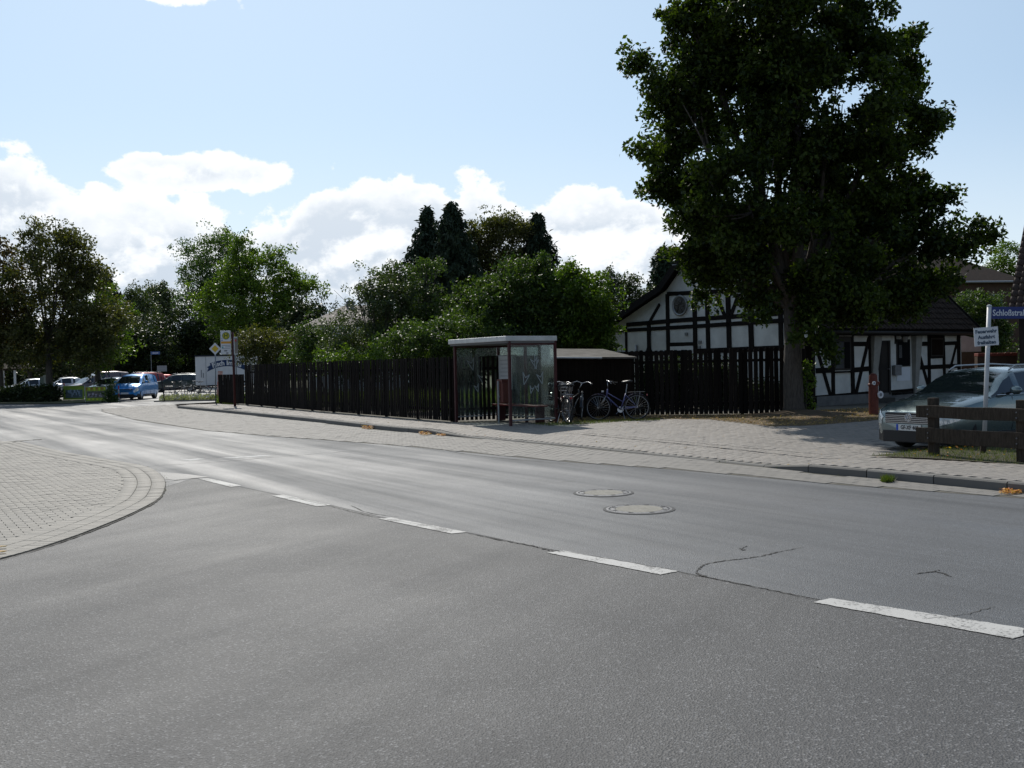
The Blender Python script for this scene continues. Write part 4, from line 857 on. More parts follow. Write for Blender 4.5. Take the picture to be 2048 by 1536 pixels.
# tapering grey piers either side of the entrance
for (u0, u1, v0, v1, uu0, uu1) in ((1738.5, 1756, 641, 748, 1741, 1750.5), (1821, 1835, 643, 782, 1825, 1831)):
    a, b = fw(u0, v0), fw(u1, v0); c_, d_ = fw(uu0, v1), fw(uu1, v1); z0 = 0.05 if v1 > 760 else .9; mb = MB()
    k = (a.z - z0) / (a.z - c_.z); xl = a.x + (c_.x - a.x) * k; xr = b.x + (d_.x - b.x) * k
    mb.add([(a.x, -.26, a.z), (b.x, -.26, a.z), (b.x, .002, a.z), (a.x, .002, a.z), (xl, -.10, z0), (xr, -.10, z0), (xr, .002, z0), (xl, .002, z0)],
           [(0, 1, 2, 3), (7, 6, 5, 4), (0, 4, 5, 1), (1, 5, 6, 2), (2, 6, 7, 3), (3, 7, 4, 0)]); mb.build('entrance_pier', m_pier, house, bevel=.01)
# plinth and front step
MB().box((-.03, -.04, -.3), (LX + .03, -.001, .30)).build('plinth', m_plinth, house); MB().box((-.045, -.001, -.3), (-.002, LY, .30)).build('plinth', m_plinth, house)
a, b = fw(1753, 790), fw(1783, 790); MB().box((a.x, -.75, -.12), (b.x, -.045, .16)).build('doorstep', m_plinth, house, bevel=.01)
# letter box and lantern hang on the wall
lb = thing('letter_box', 'grey letter box on the wall between the cottage door and window', 'letter box', H0, HA)
a, b = fw(1783.5, 751), fw(1795.5, 730); MB().box((a.x, -.16, a.z), (b.x, -.045, b.z)).build('box', m_grey, lb, bevel=.01); MB().box((a.x - .01, -.175, b.z - .07), (b.x + .01, -.045, b.z - .01)).build('flap', m_grey, lb, bevel=.008)
MB().box((a.x + .03, -.045, a.z + .03), (b.x - .03, .003, b.z - .03)).build('bracket', m_frame_d, lb)
ln = thing('wall_lantern', 'black wall lantern on a bracket over the cottage window', 'lantern', H0, HA)
p = fw(1796, 676); px_, pz_ = p.x, p.z
MB().box((px_ - .22, -.03, pz_ - .22), (px_ - .14, .002, pz_ + .1)).build('wall_plate', m_frame_d, ln, bevel=.005)
MB().tube([(px_ - .18, -.03, pz_ - .1), (px_ - .18, -.2, pz_ - .13), (px_ - .05, -.28, pz_ + .15), (px_, -.28, pz_ + .16), (px_, -.28, pz_ + .1)], .012, 8).build('arm', m_frame_d, ln)
mt = Matrix.Translation((px_, -.28, pz_ - .16)); MB().lathe([(.001, .3), (.16, .22), (.15, .20), (.02, .24)], 6, mt).build('hood', m_frame_d, ln); MB().lathe([(.12, .20), (.07, 0), (.001, 0)], 6, mt).build('lamp_glass', mat('lantern_glass', (.2, .19, .17), .2), ln)

# roof: deck plus courses of tiles
def slope(name, p0, p1, x0, x1, th=.10, parent=house):
    """slab over profile edge p0->p1 (y,z), from x0 to x1"""
    d = Vector((0, p1[0] - p0[0], p1[1] - p0[1])); nrm = Vector((1, 0, 0)).cross(d).normalized()
    if nrm.z < 0: nrm = -nrm
    a, b = Vector((x0, *p0)), Vector((x0, *p1)); mb = MB(); vs = [a, b, b + nrm * th, a + nrm * th]; vs += [v + Vector((x1 - x0, 0, 0)) for v in vs]
    mb.add(vs, [(0, 1, 2, 3), (7, 6, 5, 4), (0, 4, 5, 1), (1, 5, 6, 2), (2, 6, 7, 3), (3, 7, 4, 0)]); return mb.build(name, m_beam, parent), nrm, d
XO = .35
roof = None
ov = lambda p, q, e: (p[0] + (p[0] - q[0]) * e, p[1] + (p[1] - q[1]) * e)
pr0 = (0, EAVE + .05); prA = (apex[0], apex[1] + .06); prK = (kink[0], kink[1] + .06); prE = (eav[0], eav[1] + .06)
low0 = ov(pr0, prA, .14); lowE = ov(prE, prK, .13)
r1, n1_, d1_ = slope('roof', low0, prA, -XO, LX + XO); slope('roof_deck', prA, prK, -XO, LX + XO, parent=r1); slope('roof_deck', prK, lowE, -XO, LX + XO, parent=r1)
def tiles(p0, p1, x0, x1, parent, tw=.24, tl=.30, lift=.10, limit=0, m=m_tile, name='roof_tile'):
    d = Vector((0, p1[0] - p0[0], p1[1] - p0[1])); L = d.length; d.normalize(); nrm = Vector((1, 0, 0)).cross(d)
    if nrm.z < 0: nrm = -nrm
    V, Fq = [], []; rows = int(L / tl); cols = int((x1 - x0) / tw); k = 0
    for r in range(rows):
        for c in range(cols):
            o = Vector((x0 + c * tw, p0[0], p0[1])) + d * (r * tl) + nrm * (lift + random.gauss(0, .004)); nv = []
            for s_, up in ((0, .035), (tl * 1.08, .004)):
                for q in range(5):
                    h = math.sin(math.pi * min(1, q / 2.6)) * .045 if q < 3 else -.008
                    nv.append(o + Vector((tw * q / 4 * 1.0, 0, 0)) + d * s_ + nrm * (up + h))
            V += [tuple(v) for v in nv]; Fq += [(k + q, k + q + 1, k + q + 6, k + q + 5) for q in range(4)]
            k += 10
    me_o = np_mesh(name, np.array(V), np.array(Fq), m, parent); me_o['kind'] = 'stuff'; return me_o
tiles(low0, prA, -XO, LX + XO, r1, name='roof_tiles'); tiles(prK, prA, -XO, LX + XO, r1, name='roof_tiles'); tiles(lowE, prK, -XO, LX + XO, r1, name='roof_tiles')
for (p_, q_) in ((low0, prA), (prA, prK), (prK, lowE)):
    for x in (-XO - .02, LX + XO + .02):
        mid = Vector((0, q_[0] - p_[0], q_[1] - p_[1])).cross(Vector((1, 0, 0))).normalized()
        MB().bar((x, p_[0], p_[1] + .02), (x, q_[0], q_[1] + .02), .04, .26, up=mid, ext=.02).build('barge_board', m_beam, r1)
gut = MB().tube([(-XO, low0[0] - .06, low0[1] - .02), (LX + XO, low0[0] - .06, low0[1] - .05)], .065, 8).build('gutter', m_frame_d, r1, smooth=True)
MB().box((-.2, low0[0] + .02, low0[1] - .12), (LX + .2, -.05, low0[1] - .06)).build('eaves_board', m_beam, r1)
MB().tube([(-XO, prA[0], prA[1] + .16), (LX + XO, prA[0], prA[1] + .16)], .12, 8).build('ridge_tiles', m_tile, r1, smooth=True)
# aerial arm sticking out of the gable edge
p = hl(P(1345, 530, 36.6)); q = hl(P(1383, 528, 37.0)); MB().tube([p, q], .02, 6).build('aerial_arm', m_grey, r1)

# brick house far right
bh = P(1965, 700, 62); bh.z = 0; brh = thing('brick_house', 'two storey brown brick house with dark hipped roof seen past the cottage', 'house', bh, R(8))
def lp(t, u, v, Y): return t.matrix_world.inverted() @ P(u, v, Y)
bpy.context.view_layer.update()
zt = P(1960, 565, 62).z; w2 = 2.9
m_brown = mat('brown_brick', (0.085, 0.052, 0.035), .9, var=.3, vscale=3, bump=.3)
MB().box((-w2 - 1.2, 0, 0), (w2 - .1, 8, zt)).build('wall', m_brown, brh)
zr = P(1960, 524, 66).z; mb = MB()
mb.add([(-w2 - 1.6, -.4, zt), (w2 + .25, -.4, zt), (w2 + .25, 8.4, zt), (-w2 - 1.6, 8.4, zt), (-1.2, 3.6, zr + .6), (-.6, 3.6, zr + .6)], [(3, 2, 1, 0), (0, 1, 5, 4), (1, 2, 5), (2, 3, 4, 5), (3, 0, 4)]); mb.build('roof', m_tile, brh)
MB().tube([(-w2 - 1.6, -.45, zt), (w2 + .25, -.45, zt)], .07, 8).build('gutter', m_grey, brh)
for u, v0, v1 in ((1925, 586, 603), (1953, 586, 603), (1993, 588, 612)):
    a, b = lp(brh, u - 5, v1, 62), lp(brh, u + 5, v0, 62); f = MB().box((a.x, -.05, a.z - .3), (b.x, .02, b.z)).build('window', m_frame_w, brh)
    MB().box((a.x + .05, -.06, a.z + (b.z - a.z) * .3), (b.x - .05, -.04, b.z - .04)).build('pane', m_glassd, f); MB().box((a.x + .05, -.06, a.z - .26), (b.x - .05, -.04, a.z + .05)).build('pane', m_glassd, f)
    MB().box((b.x + .06, -.07, a.z - .3), (b.x + .30, .01, b.z)).build('shutter', mat('shutter_grey', (.09, .10, .13), .6), brh)

# tiled house cut by the right edge
th_ = P(2035, 720, 36); th_.z = 0; tlh = thing('tiled_house', 'dark walled house with steep pantile roof cut by the right edge', 'house', th_, R(-38)); bpy.context.view_layer.update()
a = tlh.matrix_world.inverted() @ P(2012, 622, 36); ez = a.z
MB().box((0, 0.35, 0), (7, 6.5, ez - .02)).build('wall', mat('dark_boards', (.03, .022, .018), .8, var=.4, vscale=3, stretch=(6, 6, .4)), tlh)
L_ = 5.2; p0 = (0, ez); p1 = (3.3, ez + 3.6)
r2, _, _ = slope('roof', p0, p1, -.25, 7.2, parent=tlh); slope('roof_deck', (6.9, ez), p1, -.25, 7.2, parent=r2)
tm = stone_mesh; nr = 0
m_pant = mat('pantile', (0.05, 0.036, 0.030), .7, spec=.15, col2=(0.08, 0.056, 0.045), vscale=6, bump=.2)
d = Vector((0, 3.3, 3.6)).normalized(); nrm = Vector((1, 0, 0)).cross(d); nrm = nrm if nrm.z > 0 else -nrm; mb = MB(); nv = []
for s_, up in ((0, .04), (.36, .004)):
    for q in range(7):
        nv.append(Vector((.22 * q / 6, 0, 0)) + d * s_ + nrm * (up + (math.sin(math.pi * q / 4) * .05 if q < 5 else -.012)))
nv += [v - nrm * .02 for v in nv[:7]]
mb.add(nv, [(q, q + 1, q + 8, q + 7) for q in range(6)] + [(q + 14, q + 15, q + 1, q) for q in range(6)])
tme = bpy.data.meshes.new('roof_tile'); tme.from_pydata(mb.v, [], mb.f); tme.materials.append(m_pant); tme.shade_smooth()
for r_ in range(14):
    for c_ in range(11):
        o = bpy.data.objects.new('roof_tile', tme); COL.objects.link(o); o.parent = r2; o.location = Vector((-.27 + c_ * .215, 0, ez)) + d * (r_ * .335 - .04) + nrm * (.10 + random.gauss(0, .004)); o.rotation_euler = (0, 0, random.gauss(0, .012))
tiles((0, ez), p1, -.27 + 11 * .215, 7.2, r2, name='roof_tiles', m=m_pant)
MB().bar((-.27, -.02, ez - .02), (-.27, 3.3, ez + 3.58), .04, .2, up=nrm).build('barge_board', m_beam, r2)

# walls and plants between the cottage and the brick house
pw = P(1938, 700, 41); pw.z = 0; q = thing('garden_wall', 'low pinkish rendered wall right of the cottage', 'wall', pw, R(0)); bpy.context.view_layer.update()
a, b = lp(q, 1917, 704, 41), lp(q, 1962, 672, 41); MB().add([(a.x, 0, a.z), (b.x, 0, a.z), (b.x, .25, a.z), (a.x, .25, a.z), (a.x, 0, b.z + .1), (b.x, 0, b.z - .15), (b.x, .25, b.z - .15), (a.x, .25, b.z + .1)],
    [(3, 2, 1, 0), (4, 5, 6, 7), (0, 1, 5, 4), (1, 2, 6, 5), (2, 3, 7, 6), (3, 0, 4, 7)]).build('render', mat('pink_render', (.50, .40, .38), .9, var=.2, vscale=2), q)
MB().box((a.x, -.06, 0), (b.x + .1, .3, a.z - .01)).build('brick_base', m_brown, q)
pw = P(1995, 715, 38); pw.z = 0; q = thing('brick_garden_wall', 'dark brick garden wall with red coping right of the pink wall', 'wall', pw); bpy.context.view_layer.update()
a, b = lp(q, 1955, 713, 38), lp(q, 2034, 705, 38); MB().box((a.x, 0, 0), (b.x, .25, a.z)).build('wall', m_brown, q)
for k in range(6):
    x0 = a.x + (b.x - a.x) * k / 6; MB().box((x0 + .006, -.05, a.z), (x0 + (b.x - a.x) / 6 - .006, .3, b.z)).build('coping_tile', mat('red_coping', (.20, .045, .03), .7, var=.2), q, bevel=.02)

# grey-roofed house behind the garden
gh = P(700, 700, 72); gh.z = 0; g_ = thing('grey_roofed_house', 'house with grey-brown hipped roof and small chimney behind the garden trees', 'house', gh); bpy.context.view_layer.update()
zr = P(700, 606, 72).z; ze = P(700, 650, 72).z
mb = MB(); mb.add([(-3.2, -1, ze), (4.5, -1, ze), (4.5, 7, ze), (-3.2, 7, ze), (-.9, 3, zr), (2.2, 3, zr)], [(3, 2, 1, 0), (0, 1, 5, 4), (1, 2, 5), (2, 3, 4, 5), (3, 0, 4)]); rr_ = mb.build('roof', mat('grey_tile', (.15, .125, .11), .8, var=.3, vscale=4, bump=.3), g_)
MB().box((-2.9, -.7, 0), (4.2, 6.7, ze)).build('wall', m_plaster, g_)
p = lp(g_, 700, 600, 75); ch = MB().box((p.x - .28, 2.8, zr - .4), (p.x + .28, 3.4, zr + .30)).build('chimney', m_plinth, rr_); MB().box((p.x - .22, 2.9, zr + .30), (p.x + .22, 3.3, zr + .36)).build('chimney_cap', m_frame_d, rr_)
an = thing('roof_aerial', 'thin television aerial on the grey hipped roof', 'aerial', gh); MB().tube([(-.3, 3, zr - .1), (-1.6, 3, zr + 1.2)], .015, 5).build('mast', m_grey, an)
# ================================================================== FENCES, SHELTER, SIGNS
m_slat = mat('dark_stained_wood', (0.016, 0.0125, 0.0105), 0.85, spec=.08, objvar=.9, var=0.5, vscale=5, bump=0.5, bscale=30, stretch=(4, 4, .4))
m_oldwood = mat('weathered_rail', (0.06, 0.048, 0.037), 0.9, spec=.1, var=0.45, vscale=6, bump=0.8, bscale=20, stretch=(5, 5, 1))
m_maroon = mat('maroon_paint', (0.055, 0.012, 0.012), 0.6, var=.2)
m_alu = mat('brushed_alu', (0.42, 0.43, 0.43), 0.42, metal=.75, var=.15, vscale=4)
m_white = mat('white_sheet', (0.62, 0.63, 0.64), 0.45, var=.08, vscale=3)
m_black = mat('black_print', (0.015, 0.015, 0.018), .6)
m_steel = mat('galvanised', (0.28, 0.30, 0.31), .5, metal=.6, var=.25, vscale=8)
def picket_fence(name, label, px, h, w, gap, zfun=None, top='flat', tvar=.0, post_every=2.4, group=None, back=.06, hfun=None, seed=3):
    pts = [G(u, v, GZ - .01) for u, v in px]; t = thing(name, label, 'fence', pts[0], 0, group); rr = random.Random(seed)
    cumf = [0]
    for a, b in zip(pts[:-1], pts[1:]): cumf.append(cumf[-1] + (b - a).length)
    def at(s):
        i = max(0, next((j for j in range(len(cumf) - 1) if cumf[j + 1] >= s), len(cumf) - 2)); d = (pts[i + 1] - pts[i]).normalized()
        return pts[i] + d * (s - cumf[i]) - pts[0], d
    mes = []
    for k in range(5):
        ww, hh = w * (1 + rr.uniform(-.04, .04)), h + rr.uniform(-tvar, tvar); mb = MB()
        if top == 'point': mb.prism([(-ww / 2, .02), (ww / 2, .02), (ww / 2, hh - .035), (ww * .32, hh), (-ww * .32, hh), (-ww / 2, hh - .035)], -.011, .011, Matrix.Rotation(R(90), 4, 'X'))
        else: mb.box((-ww / 2, -.011, .03), (ww / 2, .011, hh))
        me = bpy.data.meshes.new('slat'); me.from_pydata(mb.v, [], mb.f); me.materials.append(m_slat); mes.append(me)
    s = w / 2
    while s < cumf[-1]:
        p, d = at(s); o = bpy.data.objects.new('slat', rr.choice(mes)); COL.objects.link(o); o.parent = t; o.location = p
        o.rotation_euler = (rr.gauss(0, .006), rr.gauss(0, .009), math.atan2(d.y, d.x)); s += w + gap * rr.uniform(.6, 1.4)
    n = max(1, round(cumf[-1] / post_every))
    for k in range(n + 1):
        p, d = at(min(cumf[-1] - .01, cumf[-1] * k / n)); nr = Vector((-d.y, d.x, 0)); nr = nr if nr.dot(p + pts[0]) > 0 else -nr
        MB().tube([p + nr * .10 - Vector((0, 0, .2)), p + nr * .10 + Vector((0, 0, h - .06))], .05, 8).build('post', m_slat, t)
    for k in range(n):
        p, _ = at(cumf[-1] * k / n); q, d = at(min(cumf[-1] - .01, cumf[-1] * (k + 1) / n)); nr = Vector((-d.y, d.x, 0)); nr = nr if nr.dot(p + pts[0]) > 0 else -nr
        for z in (.35, h - .35): MB().bar(p + nr * .035 + Vector((0, 0, z)), q + nr * .035 + Vector((0, 0, z)), .04, .08).build('rail', m_slat, t)
    return t
picket_fence('slat_fence', 'long dark vertical slat fence running from the bus stop sign to the shelter', [(491, 809.5), (640, 823), (770, 833.5), (903, 844)], 1.86, .085, .048)
picket_fence('slat_fence', 'dark slat fence behind the bus shelter glass', [(906, 843.5), (1000, 840), (1104, 836)], 1.86, .085, .04, seed=8)
picket_fence('slat_fence', 'short lower section of dark slat fence beside the bus stop pole', [(438, 806.2), (489, 809)], 1.42, .085, .02, seed=5)
picket_fence('picket_fence', 'tall dark picket fence with rounded tops between shed and linden tree', [(1262, 831.5), (1420, 829.5), (1600, 827)], 1.93, .12, .024, top='point', tvar=.03, post_every=1.9, seed=11)
picket_fence('picket_fence', 'short dark picket gate section between linden trunk and cottage corner', [(1603, 827), (1632, 822)], 1.9, .12, .02, top='point', tvar=.03, seed=12)
mb = thing('hedge_post', 'dark thick gate post at the corner of the cottage', 'post', G(1617, 824, GZ)); MB().box((-.12, -.12, -.1), (.12, .12, 2.15)).build('post_body', m_slat, mb, bevel=.01); MB().box((-.14, -.14, 2.15), (.14, .14, 2.2)).build('cap', m_slat, mb); mb.name = 'gate_post'

# bus shelter: posts at the four corners
A = G(1021.5, 852, GZ); Bp = G(1105, 846, GZ); Cp = G(913, 843.5, GZ)
ex = (Cp - A).normalized(); ey = Vector((ex.y, -ex.x, 0)); LSH = (Cp - A).length; WSH = abs((Bp - A).dot(ey))
if ey.dot(Bp - A) < 0: ey = -ey
sh = thing('bus_shelter', 'glass bus shelter with maroon posts and flat grey roof edge at the kerb', 'bus shelter', A)
def S(x, y, z): return ex * x + ey * y + Vector((0, 0, z))
HS = 2.2
for x, y in ((0, 0), (LSH, 0), (0, WSH), (LSH, WSH), (LSH / 2, WSH)):
    MB().bar(S(x, y, -.05), S(x, y, HS), .07, .07, up=ex).build('post', m_maroon, sh, bevel=.006)
def sbox(x0, x1, y0, y1, z0, z1, name, m, parent=None, bev=0):
    mb = MB(); vs = [S(x, y, z) for z in (z0, z1) for x, y in ((x0, y0), (x1, y0), (x1, y1), (x0, y1))]
    mb.add(vs, [(0, 3, 2, 1), (4, 5, 6, 7), (0, 1, 5, 4), (1, 2, 6, 5), (2, 3, 7, 6), (3, 0, 4, 7)]); o = mb.build(name, m, parent or sh, bevel=bev)
    bm = bmesh.new(); bm.from_mesh(o.data); bmesh.ops.recalc_face_normals(bm, faces=bm.faces); bm.to_mesh(o.data); bm.free(); return o
rf = sbox(-.06, LSH + .14, -.14, WSH + .04, HS, HS + .13, 'roof', m_alu, bev=.012)
sbox(-.03, LSH + .10, -.10, WSH + .02, HS - .05, HS - .002, 'roof_lining', mat('roof_lining', (.12, .12, .12), .6), rf)
m_pane = glassmat('shelter_glass', fac=.0, dirt=.22)
for (x0, x1, y0, y1) in ((-.006, .006, .05, WSH - .05), (LSH - .006, LSH + .006, .05, WSH - .05), (.05, LSH / 2 - .05, WSH - .006, WSH + .006), (LSH / 2 + .05, LSH - .05, WSH - .006, WSH + .006)):
    sbox(x0, x1, y0, y1, .18, HS - .10, 'glass_pane', m_pane)
for z in (.14, HS - .08):
    for (x0, x1, y0, y1) in ((-.02, .02, .04, WSH - .04), (LSH - .02, LSH + .02, .04, WSH - .04), (.04, LSH / 2 - .04, WSH - .02, WSH + .02), (LSH / 2 + .04, LSH - .04, WSH - .02, WSH + .02)):
        sbox(x0, x1, y0, y1, z - .02, z + .02, 'glazing_bar', m_maroon if z > 1 else m_steel)
# frosted bird arrows on the panes
m_frost = mat('frosted_print', (.24, .27, .27), .8)
def bird(o, a, sc_, flip=1, both=False):
    """swallow-like arrow outline, o centre, a = horizontal unit along the pane"""
    out = [(-.5, .35), (0, .06), (.28, .62), (.18, -.62), (-.5, .35)]
    ls = [(out[i], out[i + 1]) for i in range(4)]
    if both: ls += [((.5, .35), (.18, .06)), ((.5, .35), (.0, -.62)), ((0, .8), (0, -.6))]
    mb = MB()
    for (x0, z0), (x1, z1) in ls:
        mb.bar(o + a * x0 * sc_ * flip + Vector((0, 0, z0 * sc_)), o + a * x1 * sc_ * flip + Vector((0, 0, z1 * sc_)), .004, .022, up=(a * (z1 - z0) * -flip + Vector((0, 0, (x1 - x0)))))
    b_ = mb.build('bird_sticker', m_frost, sh); return b_
near = [(932, 292, 1, True), (850, 430, -1, False), (985, 425, 1, False), (905, 530, -1, False), (955, 515, 1, False)]
n_near = ex; n_far = ex
def pane_hit(zx, zy, x): # coordinates in the enlarged crop of the shelter
    u, v = 860 + zx / 4.452, 660 + zy / 4.452; return hitplane(u, v, A + ex * x, ex) - A
for zx, zy, f, both in near: bird(pane_hit(zx, zy, -.012), ey, .27 if zy < 500 else .17, f, both)
for zx, zy, sc_ in ((368, 302, .30), (465, 430, .30), (418, 515, .2)): bird(pane_hit(zx, zy, LSH - .012), ey, sc_, 1)
# bench on the back wall, timetable and litter bin
bch = sbox(.25, LSH - .3, WSH - .42, WSH - .08, .44, .48, 'bench_seat', mat('red_bench', (.16, .02, .018), .5), bev=.008)
for x in (.4, LSH - .5): sbox(x, x + .05, WSH - .38, WSH - .10, .0, .44, 'bench_leg', m_maroon, bch)
tt = thing('timetable_board', 'white timetable board behind glass inside the bus shelter', 'notice board', A)
def on_y(u, v, y): return hitplane(u, v, A + ey * y, ey) - A
a, b = on_y(1002.5, 778, WSH - .10), on_y(1016, 712, WSH - .10); xa, xb = sorted((a.dot(ex), b.dot(ex)))
bd = sbox(xa - .1, xb + .12, WSH - .10, WSH - .04, a.z, b.z, 'board', m_white, tt); m_pr = mat('grey_print', (.2, .21, .22), .7)
for k in range(7):
    z = b.z - .12 - k * (b.z - a.z - .15) / 7; sbox(xa - .05, xb + .06 - .05 * (k % 3), WSH - .104, WSH - .10, z, z + .012, 'print_line', m_pr, bd)
sbox(xa - .13, xb + .15, WSH - .11, WSH - .07, b.z, b.z + .03, 'board_frame', m_steel, tt); sbox(xa - .13, xb + .15, WSH - .11, WSH - .07, a.z - .03, a.z, 'board_frame', m_steel, tt)
bp_ = G(1009, 846, GZ); bn = thing('litter_bin', 'red-brown litter bin mounted beside the shelter post', 'litter bin', bp_, math.atan2(ex.y, ex.x))
mr = mat('bin_red', (.10, .024, .016), .5, var=.2)
MB().box((-.17, -.14, .55), (.17, .14, 1.10)).build('bin_body', mr, bn, bevel=.03); MB().prism([(-.17, 1.10), (.17, 1.10), (.12, 1.20), (-.12, 1.20)], -.14, .14, Matrix.Rotation(R(90), 4, 'X')).build('lid', mr, bn, bevel=.01)
MB().box((-.10, -.145, .98), (.10, -.141, 1.06)).build('opening', m_black, bn); MB().tube([(0, .18, -.1), (0, .18, 1.15)], .025, 8).build('pole', m_steel, bn); MB().box((-.03, .13, .7), (.03, .19, .75)).build('bracket', m_steel, bn)

# shed behind the bicycles
sA = G(1108, 836, GZ); sB = G(1266, 832, GZ); sdx = (sB - sA); ls_ = sdx.length
shed = thing('garden_shed', 'dark wooden shed with flat felt roof behind the parked bicycles', 'shed', sA, math.atan2(sdx.y, sdx.x))
zf = P(1150, 716, sA.y).z - GZ
for k in range(22):
    x0 = ls_ * k / 22; MB().box((x0 + .003, -.012 + .004 * (k % 2), 0), (x0 + ls_ / 22 - .003, .012 + .004 * (k % 2), zf - .02)).build('board', mat('shed_board', (.014, .010, .008), .9, spec=.05, var=.4, vscale=4, stretch=(4, 4, .4)), shed)
MB().box((0, .03, 0), (ls_, 3.4, zf - .03)).build('shed_wall', m_slat, shed)
mb = MB(); zb = zf + .30; mb.add([(-.1, -.25, zf), (ls_ + .1, -.25, zf - .06), (ls_ * .9, 3.6, zb - .05), (ls_ * .15, 3.6, zb), (-.1, -.25, zf + .05), (ls_ + .1, -.25, zf - .01), (ls_ * .9, 3.6, zb + .0), (ls_ * .15, 3.6, zb + .05)],
    [(3, 2, 1, 0), (4, 5, 6, 7), (0, 1, 5, 4), (1, 2, 6, 5), (2, 3, 7, 6), (3, 0, 4, 7)]); rs = mb.build('roof', mat('roof_felt', (.08, .073, .063), .9, col2=(.04, .037, .03), vscale=2.5, bump=.4), shed)
MB().tube([(-.1, -.28, zf + .02), (ls_ * .6, -.28, zf - .02)], .03, 8).build('gutter', m_steel, rs)

# bus stop pole with its signs
pb = G(470, 812.5, GZ); pole = thing('bus_stop_sign', 'bus stop sign with yellow H disc and orange stripe on a maroon pole', 'bus stop sign', pb)
zt = P(466, 664, pb.y).z - GZ; MB().tube([(0, 0, -.1), (-.02, 0, zt)], .055, 10).build('pole', m_maroon, pole, smooth=True)
def lpx(o, u, v, dy=0): q = P(u, v, o.location.y + dy); return q - o.location
def psheet(o, u0, v0, u1, v1, dy, th, m, name, parent=None, bev=0):
    a, b = lpx(o, u0, v1, dy), lpx(o, u1, v0, dy); return MB().box((a.x, dy - th, a.z), (b.x, dy, b.z)).build(name, m, parent or o, bevel=bev)
pn = psheet(pole, 441, 708.5, 462.5, 661.5, -.02, .03, m_white, 'sign_panel', bev=.003)
c = lpx(pole, 451.7, 671.5, -.06); Mx = lambda d: Matrix.Translation((c.x, -.05 - d, c.z)) @ Matrix.Rotation(R(90), 4, 'X')
m_green = mat('sign_green', (.02, .09, .03), .5); m_yel = mat('sign_yellow', (.62, .50, .03), .5)
MB().lathe([(.001, .004), (.165, .004), (.165, 0)], 36, Mx(0)).build('green_disc', m_green, pn); MB().lathe([(.001, .004), (.138, .004), (.138, 0)], 36, Mx(.004)).build('yellow_disc', m_yel, pn)
for r_ in ((.117, .101),): MB().lathe([(r_[0], .002), (r_[1], .002)], 36, Mx(.0085)).build('green_ring', m_green, pn)
text('H', .22, m_green, pn, (c.x, -.062, c.z), (R(90), 0, 0), bold=.008)
psheet(pole, 442, 687, 462.3, 683, -.051, .002, mat('sign_orange', (.60, .28, .03), .5), 'orange_stripe', pn)
for (u0, v0, u1, v1, mm) in ((444, 691, 460, 690.4, m_pr), (450, 694, 460, 693.3, m_pr), (445, 697, 460, 696.6, m_pr), (448.5, 702.5, 454.5, 700.8, m_black), (452.5, 707, 457, 705.2, m_black), (443.5, 697, 447, 693, mat('sign_teal', (.15, .35, .36), .5)), (443, 682, 445, 679.5, mat('sign_blue', (.05, .1, .4), .5)), (443.2, 678, 444.4, 676.4, m_black)):
    psheet(pole, u0, v0, u1, v1, -.051, .002, mm, 'print_block', pn)
cs = psheet(pole, 467.8, 709, 476.6, 673.8, .0, .06, m_alu, 'timetable_case'); psheet(pole, 468.8, 707, 475.8, 676, -.061, .004, mat('timetable_sheet', (.22, .20, .17), .3, var=.4, vscale=6), 'sheet', cs)
psheet(pole, 468.8, 683, 473.0, 679, -.066, .002, mat('print_red', (.4, .06, .06), .5), 'red_print', cs)
MB().box((-.12, -.12, -.02), (.12, .12, .012)).build('foot_plate', m_maroon, pole)

# priority road sign
pr = G(431.5, 806.5, GZ); ps = thing('priority_road_sign', 'yellow and white diamond priority road sign on a grey post', 'road sign', pr); c = lpx(ps, 430, 697.5, -.05)
MB().tube([(0, 0, -.1), (c.x, .0, c.z + .1)], .032, 8).build('post', m_steel, ps, smooth=True)
def dia(r, d0, d1, m, name, par, rr_=.03): MB().prism([(0, -r), (r, 0), (0, r), (-r, 0)], d0, d1, Matrix.Translation((c.x, -.05, c.z)) @ Matrix.Rotation(R(90), 4, 'X')).build(name, m, par, bevel=0)
MB().prism([(0, -.30), (.30, 0), (0, .30), (-.30, 0)], 0, .004, Matrix.Translation((c.x, -.034, c.z)) @ Matrix.Rotation(R(90), 4, 'X')).build('white_diamond', m_white, ps)
MB().prism([(0, -.175), (.175, 0), (0, .175), (-.175, 0)], .004, .007, Matrix.Translation((c.x, -.034, c.z)) @ Matrix.Rotation(R(90), 4, 'X')).build('yellow_diamond', mat('amber', (.60, .40, .03), .5), ps)
# slim second post and blue banner pole in front of the trailer
q = G(476, 806, GZ); t = thing('grey_post', 'slim grey-blue post just right of the bus stop pole', 'post', q); z_ = lpx(t, 471, 709).z; MB().tube([(0, 0, 0), (-.07, 0, z_)], .035, 8).build('post_tube', m_steel, t); MB().lathe([(.036, z_), (.001, z_ + .03)], 8, Matrix.Translation((-.07, 0, 0))).build('cap', m_black, t)

